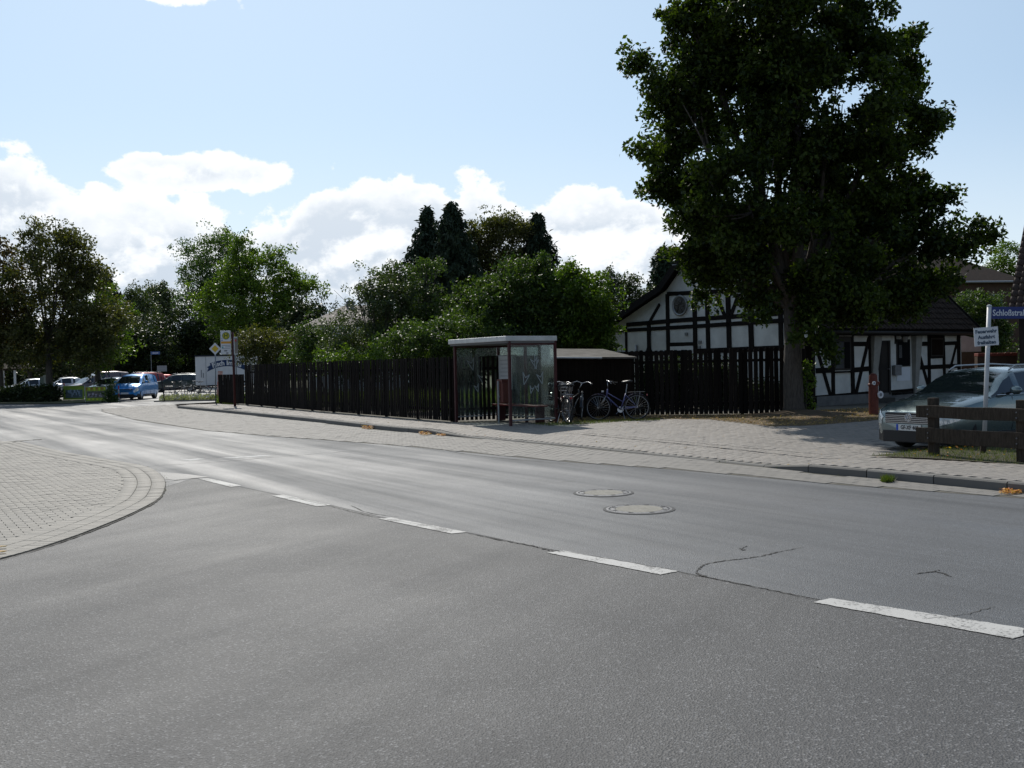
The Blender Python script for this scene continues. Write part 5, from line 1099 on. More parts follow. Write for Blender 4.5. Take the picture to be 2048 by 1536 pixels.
# street name sign post by the wooden rail
pp = G(1967.5, 898, GZ); sp = thing('street_sign_post', 'leaning white post with blue Schloßstraße sign and white fire brigade notice', 'street sign', pp)
tp = lpx(sp, 1978.5, 613); kx = tp.x / tp.z
post = MB().tube([(-.02 * kx, 0, -.1), (tp.x, 0, tp.z)], .036, 12).build('post', mat('post_white', (.50, .50, .50), .5, var=.15), sp, smooth=True)
MB().lathe([(.042, 0), (.038, .02), (.001, .035)], 12, Matrix.Translation(tp)).build('cap', m_alu, sp)
m_blue = mat('street_blue', (.010, .025, .14), .4); a = lpx(sp, 1984, 635.5, -.03); b = lpx(sp, 2056, 614.5, -.03)
Lb = .80; zc = (a.z + b.z) / 2 + .0; hb = .20
bs = MB().box((0, -.004, -hb / 2), (Lb, .012, hb / 2)).build('name_plate', m_blue, sp, bevel=.002); bs.location = (tp.x + .035, -.01, zc); bs.rotation_euler = (0, R(.6), R(4))
wt = mat('sign_lettering', (.60, .62, .66), .5)
text('Schloßstraße', .145, wt, bs, (.335, -.0065, -.003), (R(90), 0, 0), sx=.86, bold=.002)
MB().tube([(.0, -.006, 0), (-.03, -.006, 0)], .012, 6).build('clamp', m_steel, bs)
wc = lpx(sp, 1973.3, 673, -.06)
ws = MB().box((-.195, -.012, -.155), (.195, 0, .155)).build('notice_plate', m_white, sp, bevel=.003); ws.location = (wc.x, -.04, wc.z); ws.rotation_euler = (0, R(-3.2), R(-6))
MB().box((-.19, -.0125, .148), (.19, -.0122, .151)).build('rim', m_pr, ws)
navy = mat('notice_lettering', (.05, .08, .12), .6)
for s_, z, sz in (('Feuerwehr', .085, .085), ('Ausfahrt', -.01, .085), ('freihalten', -.10, .085)): text(s_, sz, navy, ws, (.0, -.0135, z), (R(90), 0, 0), bold=.003, sx=.92)

# wooden rail fence
ra = G(1868, 911, GZ - .02); rb = G(2046, 926, GZ - .02); rdir = (rb - ra); rc = rb + rdir * 1.0
rail = thing('rail_fence', 'weathered brown two-rail wooden fence in front of the silver green estate car', 'fence', ra); rd = rdir.normalized(); rn = Vector((rd.y, -rd.x, 0)); rn = rn if rn.dot(ra) < 0 else -rn
for k in range(3):
    q = (ra + rdir * k) - ra; MB().bar(q - Vector((0, 0, .25)), q + Vector((0, 0, .93)), .13, .13, up=rd).build('post', m_oldwood, rail, bevel=.012)
for (v0, v1, hh) in ((822.5, 822.5, .19), (869, 869, .235)):
    q0 = hitplane(1834, v0, ra + rn * .1, rn) - ra; q0.z = q0.z; L = rdir.length * 2.2; st = Vector((q0.x, q0.y, q0.z))
    mb = MB(); n = 10; vs = []
    ax_ = rd
    for i in range(n + 1):
        q = st + rd * (L * i / n) + Vector((0, 0, .006 * math.sin(i * 1.7))); h2 = hh / 2 * (1 + .03 * math.sin(i * 2.3 + v0))
        for o_, z in ((-.03, -h2), (.03, -h2), (.03, h2), (-.03, h2)): vs.append(q + rn * (o_ + .0) + Vector((0, 0, z)))
    fs = [(3, 2, 1, 0), tuple(4 * n + j for j in range(4))]
    for i in range(n):
        for j in range(4): fs.append((4 * i + j, 4 * i + (j + 1) % 4, 4 * i + 4 + (j + 1) % 4, 4 * i + 4 + j))
    o = mb.add(vs, fs).build('rail', m_oldwood, rail, bevel=.008)
    for k in range(2):
        q = rdir * k + Vector((0, 0, st.z)) + rn * .135
        for zz in (-.04, .04): MB().tube([q + Vector((0, 0, zz)), q + Vector((0, 0, zz)) + rn * .012], .012, 8).build('bolt', m_iron, rail)
stub = thing('short_stake', 'short old wooden stake in the grass behind the rail fence', 'stake', G(1966, 905, GZ)); MB().tube([(0, 0, -.05), (.01, 0, .12)], .05, 7).build('stake_wood', m_oldwood, stub, bevel=.0); MB().lathe([(.048, .12), (.001, .128)], 7).build('top', m_oldwood, stub)

# red hydrant-like post by the cottage entrance
hp = G(1747.5, 829, GZ); hy = thing('red_post', 'red-brown standpipe post with two round white discs in front of the cottage entrance', 'hydrant post', hp)
m_red = mat('hydrant_red', (.14, .035, .022), .65, var=.35, vscale=8)
zt = lpx(hy, 1746, 747).z; MB().lathe([(.13, -.1), (.125, zt * .70), (.145, zt * .71), (.145, zt * .74), (.12, zt * .76), (.11, zt * .95), (.06, zt), (.001, zt + .01)], 14).build('column', m_red, hy, smooth=False)
for (u, v, rad, dx) in ((1744, 766, .055, 0), (1757, 789, .10, 0)):
    q = lpx(hy, u, v); mt = Matrix.Translation((q.x, -.14, q.z)) @ Matrix.Rotation(R(90), 4, 'X') @ Matrix.Diagonal((.75, 1, 1, 1)); MB().lathe([(.001, .03), (rad, .03), (rad, -.03)], 20, mt).build('white_disc', m_white, hy)
    MB().lathe([(.001, .034), (rad * .5, .034)], 16, mt).build('disc_centre', m_pr, hy)
q = lpx(hy, 1757, 766); MB().tube([(.1, 0, q.z), (.17, 0, q.z)], .04, 10).build('outlet', m_red, hy)

# ---- things round the far car park
tr0 = G(391, 785, 0); trl = thing('snack_trailer', 'white Fisch Imbiss snack trailer with blue banner lettering in the car park', 'trailer', tr0)
YT = tr0.y; a = lpx(trl, 391.5, 771); b = lpx(trl, 500, 711); Wt = b.x - a.x
bx_ = MB().box((a.x, 0, a.z), (b.x, 2.3, b.z)).build('trailer_body', m_white, trl, bevel=.03); MB().box((a.x - .05, -.05, b.z + .001), (b.x + .05, 2.35, b.z + .10)).build('roof_edge', mat('navy_trim', (.01, .015, .03), .5), trl)
xs = lpx(trl, 412, 740).x; MB().box((xs - .012, -.012, a.z + .02), (xs + .012, .004, b.z - .02)).build('panel_joint', m_pr, trl)
for u, v0, v1 in ((403, 755, 740), (407, 756, 746)): q0, q1 = lpx(trl, u, v0), lpx(trl, u, v1); MB().box((q0.x - .03, -.02, q0.z), (q0.x + .03, .004, q1.z)).build('door_hinge', m_pr, trl)
MB().box((a.x, .1, a.z - .12), (b.x, 2.2, a.z - .002)).build('chassis', m_black, trl)
for u in (404, 424, 497): q = lpx(trl, u, 780); MB().bar((q.x, .2, a.z - .12), (q.x - .25, .2, .0), .06, .06, up=(0, 1, 0)).build('prop_stand', m_black, trl)
q = lpx(trl, 452, 780)
for dx in (-.4, .45): MB().lathe([(.16, -.09), (.3, -.08), (.33, 0), (.3, .08), (.16, .09)], 20, Matrix.Translation((q.x + dx, .2, .33)) @ Matrix.Rotation(R(90), 4, 'X')).build('wheel', m_black, trl)
cxm = lpx(trl, 454, 735); Rb = 3.6; m_navy = mat('banner_navy', (.012, .035, .10), .5)
half = 1.05 / 1.0; ang_ = math.asin(1.30 / Rb); mb = MB(); n = 16; vs = []
zc0 = lpx(trl, 454, 726).z - Rb
for i in range(n + 1):
    t_ = -ang_ + 2 * ang_ * i / n
    for r_ in (Rb - .26, Rb + .26): vs.append((cxm.x + r_ * math.sin(t_), -.010, zc0 + r_ * math.cos(t_)))
bn_ = mb.add(vs, [(2 * i, 2 * i + 2, 2 * i + 3, 2 * i + 1) for i in range(n)]).build('blue_banner', m_navy, trl)
for s_ in (-1, 1):
    t_ = s_ * ang_; c0 = Vector((cxm.x + Rb * math.sin(t_), -.016, zc0 + Rb * math.cos(t_) - .06)); dx = Vector((s_ * math.cos(t_), 0, -abs(math.sin(t_)))); up = Vector((0, 0, 1))
    MB().add([c0 - dx * .12 + up * .2, c0 - dx * .12 - up * .22, c0 + dx * .36 - up * .25, c0 + dx * .22, c0 + dx * .36 + up * .12], [(0, 1, 2, 3, 4)]).build('banner_tail', m_navy, trl)
sx_ = 'Fisch Imbiss'; 
for i, ch in enumerate(sx_):
    if ch == ' ': continue
    wts = {'i': .6, 'I': .75, 'F': 1.0, 'm': 1.35, 's': .85, 'c': .85, 'h': 1.0, 'b': 1.0, ' ': .6}; tot = sum(wts[c_] for c_ in sx_); pos = sum(wts[c_] for c_ in sx_[:i]) + wts[ch] / 2
    t_ = (pos / tot - .5) * 2 * ang_ * .92; o = text(ch, .54, m_white, trl, (cxm.x + Rb * math.sin(t_), -.018, zc0 + Rb * math.cos(t_)), (R(90), 0, 0), bold=.018)
    o.rotation_euler = (R(90), t_, 0)
# orange-white barrier board beside the low fence
q = G(437, 800, 0); t = thing('warning_board', 'orange and white A-frame board leaning beside the end of the low fence', 'board', q); m_or = mat('board_orange', (.50, .12, .06), .6, col2=(.6, .5, .45), vscale=5)
a, b = lpx(t, 432, 775), lpx(t, 444, 742); MB().add([(a.x, 0, 0.1), (b.x, 0, 0.1), (b.x, .12, b.z), (a.x + .1, .12, b.z), (a.x, .04, 0.1), (b.x, .04, 0.1), (b.x, .16, b.z), (a.x + .1, .16, b.z)], [(0, 1, 2, 3), (7, 6, 5, 4), (0, 4, 5, 1), (1, 5, 6, 2), (2, 6, 7, 3), (3, 7, 4, 0)]).build('face', m_or, t)
MB().box((a.x - .02, .1, b.z), (b.x + .02, .18, b.z + .06)).build('top_edge', m_white, t)
# green banners on the verge
for k, (u0, u1, v0a, v0b, v1a, v1b, lab) in enumerate(((127.5, 168, 771.5, 772.5, 799.5, 801, 'left green banner with pale blue print on the street verge'), (171.5, 211.5, 773.5, 775, 802, 803.5, 'right green banner with yellow bunting print next to the blue car'))):
    q = G(u0, v1a + 2, .02); t = thing('advertising_banner', lab, 'banner', q, 0, 'green banners along the car park edge'); a, b = lpx(t, u0, v1a), lpx(t, u1, v0a)
    bb = MB().box((a.x, -.01, a.z), (b.x, .01, b.z)).build('banner_sheet', mat('banner_green%d' % 0, (.26, .36, .04), .6, var=.3, vscale=3), t)
    rr = random.Random(k + 3); w_, h_ = b.x - a.x, b.z - a.z
    if k == 0:
        MB().box((a.x + w_ * .1, -.013, a.z + h_ * .12), (b.x - w_ * .08, -.0105, b.z - h_ * .28)).build('print_field', mat('print_greyblue', (.13, .17, .17), .6, var=.4, vscale=5), bb)
        for i in range(16):
            x = a.x + w_ * rr.uniform(.2, .85); z = a.z + h_ * rr.uniform(.2, .6); MB().box((x, -.016, z), (x + .05, -.0135, z + rr.uniform(.08, .22))).build('print_shape', mat('print_paleblue', (.30, .38, .46), .6), bb)
        for i in range(6): x = a.x + w_ * (.08 + .15 * i); MB().prism([(x, b.z - .03), (x + .22, b.z - .03), (x + .11, b.z - .2)], -.013, -.0105).build('x', None, t) if False else None
    else:
        for i in range(8):
            x = a.x + w_ * (i + .1) / 8; MB().add([(x, -.013, b.z - .04), (x + w_ * .1, -.013, b.z - .04), (x + w_ * .05, -.013, b.z - .26)], [(0, 2, 1)]).build('pennant_print', mat('print_yellow' if i % 2 else 'print_red2', (.55, .52, .04) if i % 2 else (.35, .10, .03), .6), bb)
        MB().box((a.x + w_ * .06, -.012, a.z + h_ * .22), (b.x - w_ * .06, -.0105, b.z - h_ * .30)).build('print_field', mat('print_dark', (.05, .05, .04), .6, col2=(.16, .14, .12), vscale=8), bb)
        for i in range(12):
            x = a.x + w_ * rr.uniform(.08, .85); z = a.z + h_ * rr.uniform(.25, .5); MB().box((x, -.016, z), (x + rr.uniform(.06, .14), -.0135, z + rr.uniform(.08, .16))).build('print_shape', mat('print_lilac', (.34, .30, .33), .6), bb)
        for i in range(4): x = a.x + w_ * (.12 + .2 * i); MB().box((x, -.013, a.z + h_ * .07), (x + .12, -.0105, a.z + h_ * .16)).build('print_shape', mat('print_yellow', (.55, .52, .04), .6), bb)
    for x in (a.x - .03, b.x + .03): MB().tube([(x, .02, -.05), (x, .02, b.z + .03)], .02, 6).build('pole', m_alu, t)
    MB().tube([(a.x, .0, b.z + .015), (b.x, .0, b.z + .015)], .012, 6).build('hem_rod', m_alu, t)
# red and white marker post
q = G(238, 803, .02); t = thing('marker_post', 'thin red and white striped post in front of the blue car', 'marker post', q); h_ = lpx(t, 237, 771).z
for i in range(4): MB().tube([(0, 0, h_ * i / 4), (0, 0, h_ * (i + 1) / 4)], .035, 8).build('stripe', (m_white if i % 2 == 0 else mat('stripe_red', (.4, .03, .03), .5)), t)
# grey info sign on post, by the flower bed
q = G(329, 803, .02); t = thing('car_park_sign', 'small grey sign on a thin dark post at the car park entrance', 'sign', q); tz = lpx(t, 322, 752); MB().tube([(0, 0, 0), (tz.x, 0, tz.z)], .03, 6).build('post', m_black, t)
a, b = lpx(t, 315, 743), lpx(t, 334, 731); bb = MB().box((a.x, -.05, a.z), (b.x, -.035, b.z)).build('sign_plate', mat('dull_sign', (.33, .31, .30), .6), t)
for v in (733.5, 739.5): q0, q1 = lpx(t, 317, v + 1), lpx(t, 331, v); MB().box((q0.x, -.053, q0.z), (q1.x, -.05, q1.z)).build('print_line', m_pr, bb)
# far blue street name sign
q = G(303, 782, .0); t = thing('street_name_sign', 'small far blue street name sign among the dark trees above the car park', 'street sign', q); a, b = lpx(t, 302, 709), lpx(t, 320, 703); MB().tube([(a.x, 0, 0), (a.x, 0, b.z + .05)], .03, 6).build('post', m_steel, t)
bb = MB().box((a.x, -.045, a.z), (b.x, -.032, b.z)).build('name_plate', mat('far_blue', (.09, .15, .33), .5), t); MB().box((a.x + .15, -.048, (a.z + b.z) / 2 - .04), (b.x - .15, -.045, (a.z + b.z) / 2 + .04)).build('print_line', wt, bb)
# notice board on post at left
q = G(86, 800, .02); t = thing('notice_board', 'pale green-grey notice board on a post under the large maple', 'notice board', q); h_ = lpx(t, 84, 757).z; a, b = lpx(t, 88, 766), lpx(t, 100.5, 750)
MB().box((-.13, -.1, 0), (.13, .1, h_ + .1)).build('post', mat('board_grey', (.16, .20, .19), .6), t, bevel=.01); bb = MB().box((a.x, -.09, a.z), (b.x, -.03, b.z)).build('board', mat('board_pale', (.34, .37, .37), .6), t); MB().box((a.x + .15, -.095, a.z + .15), (a.x + .2, -.09, b.z - .1)).build('print_line', m_pr, bb)
# small timber porch at the far left
q = G(12, 792, .02); t = thing('timber_pavilion', 'small white posted pavilion with hipped roof at the far left edge', 'pavilion', q); a, b = lpx(t, -12, 760), lpx(t, 31, 737); zt = b.z
for u in (-10, 7, 30): x = lpx(t, u, 760).x; MB().box((x - .07, -.07, 0), (x + .07, .07, zt - .15)).build('post', m_frame_w, t)
MB().box((a.x, -.1, zt - .15), (b.x, .1, zt - .02)).build('beam', m_oldwood, t)
MB().add([(a.x - .3, -.5, zt), (b.x + .3, -.5, zt), (b.x + .3, 2.2, zt), (a.x - .3, 2.2, zt), ((a.x + b.x) / 2, .9, zt + .6)], [(3, 2, 1, 0), (0, 1, 4), (1, 2, 4), (2, 3, 4), (3, 0, 4)]).build('roof', m_oldwood, t)
for z in (.9, 1.35): MB().box((a.x - .2, -.03, z), (a.x + .9, .0, z + .18)).build('board', m_brown, t)
# ================================================================== CARS
m_tyre = mat('tyre', (.018, .018, .018), .85); m_rim = mat('rim', (.35, .36, .37), .35, metal=.8); m_cgl = mat('car_glass', (.012, .017, .017), .04, spec=.9)
m_trim = mat('black_plastic', (.015, .015, .016), .55); m_lens = mat('headlight_glass', (.50, .52, .50), .08, spec=.8, coat=1); m_red_l = mat('tail_light', (.25, .01, .01), .2, coat=1); m_chrome = mat('chrome', (.62, .63, .65), .12, metal=1.0)
def paint(name, col, metal=.35, rough=.32): return mat(name, col, rough, metal=metal, coat=.8)
def interp(tab, x):
    for (x0, y0), (x1, y1) in zip(tab[:-1], tab[1:]):
        if x <= x1:
            t = (x - x0) / (x1 - x0); t = t * t * (3 - 2 * t) * .5 + t * .5; return y0 + (y1 - y0) * t
    return tab[-1][1]
def car(name, label, pos, heading, L, W_, H, pt, kind='estate', group=None, detail=True, plate=None, rails=False):
    """x runs from the nose (0) to the tail (L) in build space, then turned so that the nose points along heading"""
    t = thing(name, label, 'car', pos, heading, group); hw = W_ / 2
    if kind == 'estate':
        zb = [(0, .62), (.01, .70), (.035, .77), (.10, .86), (.20, .93), (.27, .985), (.5, .99), (.9, 1.02), (.98, 1.0), (1, .92)]
        zr = [(.0, 0), (.235, .965), (.27, 1.02), (.36, 1.30), (.43, 1.43), (.52, H - .02), (.75, H - .01), (.90, H - .07), (.945, H - .22), (.975, 1.10), (.985, 1.0)]
        pl = [(.245, .40), (.435, .60), (.62, .645), (.80, .825), (.93, .93)]; cab = (.235, .985); ws = (.245, .40); rw = .915; axles = (.185, .76)
    elif kind == 'mpv':
        zb = [(0, .60), (.02, .74), (.05, .82), (.12, .92), (.20, 1.0), (.27, 1.05), (.5, 1.03), (.9, 1.08), (.985, 1.05), (1, .95)]
        zr = [(0, 0), (.185, 1.0), (.22, 1.09), (.32, 1.40), (.40, 1.56), (.50, H - .01), (.75, H), (.93, H - .08), (.965, H - .35), (.985, 1.15), (.995, 1.0)]
        pl = [(.20, .36), (.41, .56), (.60, .625), (.78, .81), (.93, .94)]; cab = (.185, .995); ws = (.195, .36); rw = .93; axles = (.17, .80)
    elif kind == 'hatch':
        zb = [(0, .58), (.015, .68), (.05, .78), (.15, .88), (.26, .95), (.31, .98), (.6, .98), (.93, 1.02), (.98, 1.0), (1, .9)]
        zr = [(0, 0), (.25, .94), (.29, 1.0), (.38, 1.26), (.46, H - .05), (.58, H), (.80, H - .03), (.90, H - .16), (.96, 1.15), (.98, 1.0)]
        pl = [(.26, .42), (.46, .62), (.66, .68), (.82, .84), (.93, .94)]; cab = (.25, .98); ws = (.26, .42); rw = .87; axles = (.18, .79)
    else:
        zb = [(0, .60), (.015, .70), (.04, .78), (.14, .88), (.24, .95), (.28, .97), (.6, .98), (.84, .98), (.97, .98), (1, .88)]
        zr = [(0, 0), (.23, .95), (.27, 1.0), (.36, 1.24), (.43, H - .04), (.55, H), (.68, H - .03), (.76, 1.25), (.84, 1.03), (.87, .96)]
        pl = [(.24, .40), (.42, .57), (.60, .635), (.72, .74), (.80, .82)]; cab = (.23, .87); ws = (.24, .40); rw = .72; axles = (.18, .79)
    wt_ = [(0, .66), (.008, .78), (.03, .88), (.08, .955), (.2, 1.0), (.8, 1.0), (.93, .965), (.98, .90), (1, .80)]
    zl = [(0, .30), (.03, .22), (.1, .20), (.9, .22), (.97, .27), (1, .36)]
    # lower body
    st = sorted(set([0, .003, .008, .016, .03, .05, .08] + [i / 32 for i in range(3, 31)] + [.95, .97, .985, .995, 1])); rings = []
    for x in st:
        w = hw * interp(wt_, x); z0, z1 = interp(zl, x), interp(zb, x); cr_ = .045 if x > .03 else .02; d = z1 - z0
        rings.append([(0, z0), (w * .80, z0), (w * .95, z0 + .04), (w * .985, z0 + d * .25), (w * 1.0, z0 + d * .45), (w * .997, z0 + d * .62), (w * .985, z0 + d * .82), (w * .955, z1 - .03), (w * .90, z1 - .003), (w * .72, z1 + cr_ * .35), (w * .40, z1 + cr_ * .8), (0, z1 + cr_)])
    V, Fc = [], []; n = len(rings[0])
    for x, r in zip(st, rings):
        full = [(y, z) for y, z in r] + [(-y, z) for y, z in r[-2:0:-1]]; V += [(-x * L + L / 2, y, z) for y, z in full]
    m_ = 2 * n - 2
    for i in range(len(st) - 1):
        for j in range(m_): Fc.append((i * m_ + j, i * m_ + (j + 1) % m_, (i + 1) * m_ + (j + 1) % m_, (i + 1) * m_ + j))
    Fc.append(tuple(range(m_))); Fc.append(tuple((len(st) - 1) * m_ + j for j in range(m_))[::-1])
    mb = MB(); mb.add(V, Fc); body = mb.build('body', pt, t)
    bm = bmesh.new(); bm.from_mesh(body.data); bmesh.ops.recalc_face_normals(bm, faces=bm.faces); bm.to_mesh(body.data); bm.free()
    WR = .315 if H < 1.7 else .33; AR = WR + .055
    cut = MB()
    for ax in axles:
        for s_ in (-1, 1):
            mt = Matrix.Translation((L / 2 - ax * L, s_ * (hw - .02), WR + .01)) @ Matrix.Rotation(R(90), 4, 'X')
            prof = [(.0001, -.24), (AR, -.24), (AR, .24), (.0001, .24)]; cut.lathe(prof, 28, mt)
    co = cut.build('cutter', m_trim); bm = bmesh.new(); bm.from_mesh(co.data); bmesh.ops.remove_doubles(bm, verts=bm.verts, dist=.001); bmesh.ops.recalc_face_normals(bm, faces=bm.faces); bm.to_mesh(co.data); bm.free()
    md = body.modifiers.new('arch', 'BOOLEAN'); md.object = co; md.operation = 'DIFFERENCE'; md.solver = 'EXACT'; bpy.context.view_layer.update()
    me = bpy.data.meshes.new_from_object(body.evaluated_get(bpy.context.evaluated_depsgraph_get())); body.modifiers.clear()
    if len(me.polygons) > 300: body.data = me; me.name = 'body'
    bpy.data.objects.remove(co); body.data.materials.clear(); body.data.materials.append(pt); smooth_by_angle(body, 38)
    # cabin
    c0, c1 = cab; xs = sorted(set([c0 + (c1 - c0) * i / 26 for i in range(27)] + [e for p in pl for e in p] + [ws[1], rw])); ring2 = []
    for x in xs:
        w = hw * interp(wt_, x); z1 = interp(zb, x) - .02; zt = max(interp(zr, x), z1 + .012); k = (zt - z1) / (H - 1.0); k = max(0, min(1, k))
        wtp = w * (.93 - .20 * k); ring2.append([(w * .95, z1), (w * .945, z1 + .02 * k + .003), (w * .945 + (wtp - w * .945) * .9, z1 + (zt - z1) * .86), (wtp - .03 * k - .01, z1 + (zt - z1) * .955), (wtp * .80, zt - .012 * k), (wtp * .4, zt + .018 * k), (0, zt + .026 * k)])
    n2 = 7; V = []
    for x, r in zip(xs, ring2):
        full = r + [(-y, z) for y, z in r[-2::-1]]; V += [(-x * L + L / 2, y, z) for y, z in full]
    m2 = 13; groups = {'cabin_shell': [], 'windscreen': [], 'rear_window': []}
    for k in range(len(pl)): groups['w%d' % k] = []
    for i in range(len(xs) - 1):
        xm = (xs[i] + xs[i + 1]) / 2
        for j in range(m2 - 1):
            f = (i * m2 + j, (i + 1) * m2 + j, (i + 1) * m2 + j + 1, i * m2 + j + 1); key = 'cabin_shell'
            if j in (1, m2 - 3):
                for k, (a, b) in enumerate(pl):
                    if a <= xm <= b: key = 'w%d' % k
            if 4 <= j <= m2 - 6 or j in (3, m2 - 5) or j in (4, 7):
                if ws[0] <= xm <= ws[1] and 3 < j < m2 - 4: key = 'windscreen'
                if xm > rw and kind != 'x' and 3 < j < m2 - 4 and interp(zr, xm) > 1.08: key = 'rear_window'
            groups[key].append(f)
    for key, fs in groups.items():
        if not fs: continue
        sets = [fs] if not key.startswith('w') or key == 'windscreen' else [[f for f in fs if V[f[0]][1] > 0], [f for f in fs if V[f[0]][1] < 0]]
        for fs_ in sets:
            used = sorted(set(i for f in fs_ for i in f)); mp = {i: k for k, i in enumerate(used)}; me = bpy.data.meshes.new(key); me.from_pydata([V[i] for i in used], [], [tuple(mp[i] for i in f) for f in fs_]); glass = key != 'cabin_shell'
            me.materials.append(m_cgl if glass else pt); me.shade_smooth(); nm = 'side_window' if (key[0] == 'w' and key[1:].isdigit()) else key
            link(bpy.data.objects.new(nm, me), t)
    # wheels
    for ax in axles:
        for s_ in (-1, 1):
            mt = Matrix.Translation((L / 2 - ax * L, s_ * (hw - .125), WR)) @ Matrix.Rotation(R(90) * s_ * -1, 4, 'X'); wh = bpy.data.objects.new('wheel', None); link(wh, t)
            MB().lathe([(WR * .62, -.1), (WR * .93, -.105), (WR, -.07), (WR, .07), (WR * .93, .105), (WR * .66, .10), (WR * .64, .06), (WR * .62, -.1)], 28, mt).build('tyre', m_tyre, wh, smooth=True)
            rim = MB().lathe([(WR * .64, .07), (WR * .62, .085), (WR * .58, .04), (WR * .3, .03), (.001, .03)], 28, mt)
            for k in range(7):
                a = 2 * math.pi * k / 7; d = Vector((math.cos(a), math.sin(a), 0)); rim.bar(mt @ (d * .04 + Vector((0, 0, .075))), mt @ (d * WR * .60 + Vector((0, 0, .07))), .05, .02, up=mt.to_3x3() @ Vector((0, 0, 1)))
            rim.build('rim', m_rim, wh)
    MB().box((-L / 2 + .35, -hw + .28, .17), (L / 2 - .3, hw - .28, .55)).build('underbody', m_trim, t)
    # front and rear details
    def bx_at(x, y, z): return Vector((L / 2 - x * L, y, z))
    def sw(x, f=1.0): return hw * interp(wt_, x) * f
    nose = L / 2
    hz_ = interp(zb, .02)
    for s_ in (-1, 1):
        def surf(x, k):
            w = hw * interp(wt_, x); z0, z1 = interp(zl, x), interp(zb, x); d = z1 - z0; rr_ = [(w * .985, z0 + d * .25), (w, z0 + d * .45), (w * .997, z0 + d * .62), (w * .985, z0 + d * .82), (w * .955, z1 - .03), (w * .90, z1 - .003), (w * .72, z1 + .012)]
            i_ = min(5, int(k)); q = k - i_; y = rr_[i_][0] * (1 - q) + rr_[i_ + 1][0] * q; z = rr_[i_][1] * (1 - q) + rr_[i_ + 1][1] * q
            return Vector((L / 2 - x * L + .010, s_ * (y + .006), z + .002))
        vs = []; nx, nk = 7, 5
        for ii in range(nx + 1):
            x = .0008 + .062 * (ii / nx) ** 1.6
            for kk in range(nk + 1): vs.append(surf(x, (1.55 + .5 * ii / nx) + (3.2 - .5 * ii / nx) * kk / nk))
        hl_ = MB().add(vs, [((nk + 1) * ii + kk, (nk + 1) * ii + kk + 1, (nk + 1) * (ii + 1) + kk + 1, (nk + 1) * (ii + 1) + kk) for ii in range(nx) for kk in range(nk)]).build('headlight', m_lens, t, smooth=True)
        MB().box((-L / 2 - .012, s_ * hw * .60 if s_ > 0 else -hw * .86, .72), (-L / 2 + .10, s_ * hw * .86 if s_ > 0 else -hw * .60, 1.0)).build('tail_light', m_red_l, t, bevel=.015)
        # mirror
        mx = L / 2 - (ws[0] + .10) * L; mz = interp(zb, ws[0] + .1) + .08
        mb = MB(); mt = Matrix.Translation((mx, s_ * (hw + .10), mz)) @ Matrix.Diagonal((.055, .115, .075, 1)); prof = [(math.sin(a) or 1e-4, -math.cos(a)) for a in [math.pi * i / 8 for i in range(9)]]; mb.lathe(prof, 14, mt); mir = mb.build('wing_mirror', pt, t, smooth=True)
        MB().bar((mx, s_ * (hw - .06), mz - .06), (mx, s_ * (hw + .06), mz - .03), .05, .035).build('mirror_foot', m_trim, mir)
        # sills, handles, door gaps
        MB().bar((L / 2 - (axles[0] + .10) * L, s_ * (hw + .002), .30), (L / 2 - (axles[1] - .10) * L, s_ * (hw + .002), .30), .02, .09, up=(0, 0, 1)).build('side_strip', m_trim, t)
        for xx in (.50, .68):
            MB().bar((L / 2 - xx * L + .09, s_ * (hw + .004), .86), (L / 2 - xx * L - .09, s_ * (hw + .004), .87), .025, .022).build('door_handle', pt, t)
        for xx in (.365, .555, .725):
            MB().tube([(L / 2 - xx * L + .05, s_ * (hw * .985 + .002), .36), (L / 2 - xx * L, s_ * (hw + .001), .62), (L / 2 - xx * L, s_ * (hw * .958 + .003), .95)], .005, 4).build('door_gap', m_trim, t)
        if rails: MB().tube([(L / 2 - .42 * L, s_ * hw * .70, H - .05), (L / 2 - .46 * L, s_ * hw * .70, H + .035), (L / 2 - .7 * L, s_ * hw * .70, H + .05), (L / 2 - .88 * L, s_ * hw * .70, H + .01), (L / 2 - .91 * L, s_ * hw * .70, H - .06)], .016, 6).build('roof_rail', m_alu, t, smooth=True)
        if detail: MB().tube([(L / 2 - (pl[0][0] + .03) * L, s_ * (hw * .95 + .004), interp(zb, .3) + .0), (L / 2 - .6 * L, s_ * (hw * .95 + .008), 1.0), (L / 2 - .9 * L, s_ * (hw * .93), 1.02)], .008, 5).build('window_trim', m_chrome, t)
    gx = nose + .004
    gr = MB().box((nose - .10, -hw * .58, .50), (nose + .014, hw * .58, hz_ - .03)).build('grille', m_trim, t, bevel=.02)
    ns_ = 5
    for k in range(ns_): z = .515 + (hz_ - .60) * k / (ns_ - 1); MB().box((nose + .008, -hw * .56, z), (nose + .026, hw * .56, z + .015)).build('grille_bar', m_chrome if detail else pt, gr)
    if detail:
        mt = Matrix.Translation((nose + .024, 0, (hz_ + .52) / 2 - .01)) @ Matrix.Rotation(R(90), 4, 'Y')
        MB().lathe([(.001, .0), (.062, 0), (.066, .008), (.074, .008), (.078, -.005)], 28, mt).build('badge', m_chrome, gr)
        def bb_(pts): 
            m1_ = MB()
            for (y0, z0), (y1, z1) in zip(pts[:-1], pts[1:]): m1_.bar((nose + .034, y0, mt.translation.z + z0), (nose + .034, y1, mt.translation.z + z1), .008, .011, up=(0, -(z1 - z0), y1 - y0))
            return m1_
        for pts in ([(-.03, .058), (0, .008), (.03, .058)], [(-.055, .03), (-.028, -.045), (0, .0), (.028, -.045), (.055, .03)]): bb_(pts).build('badge_letter', m_chrome, gr)
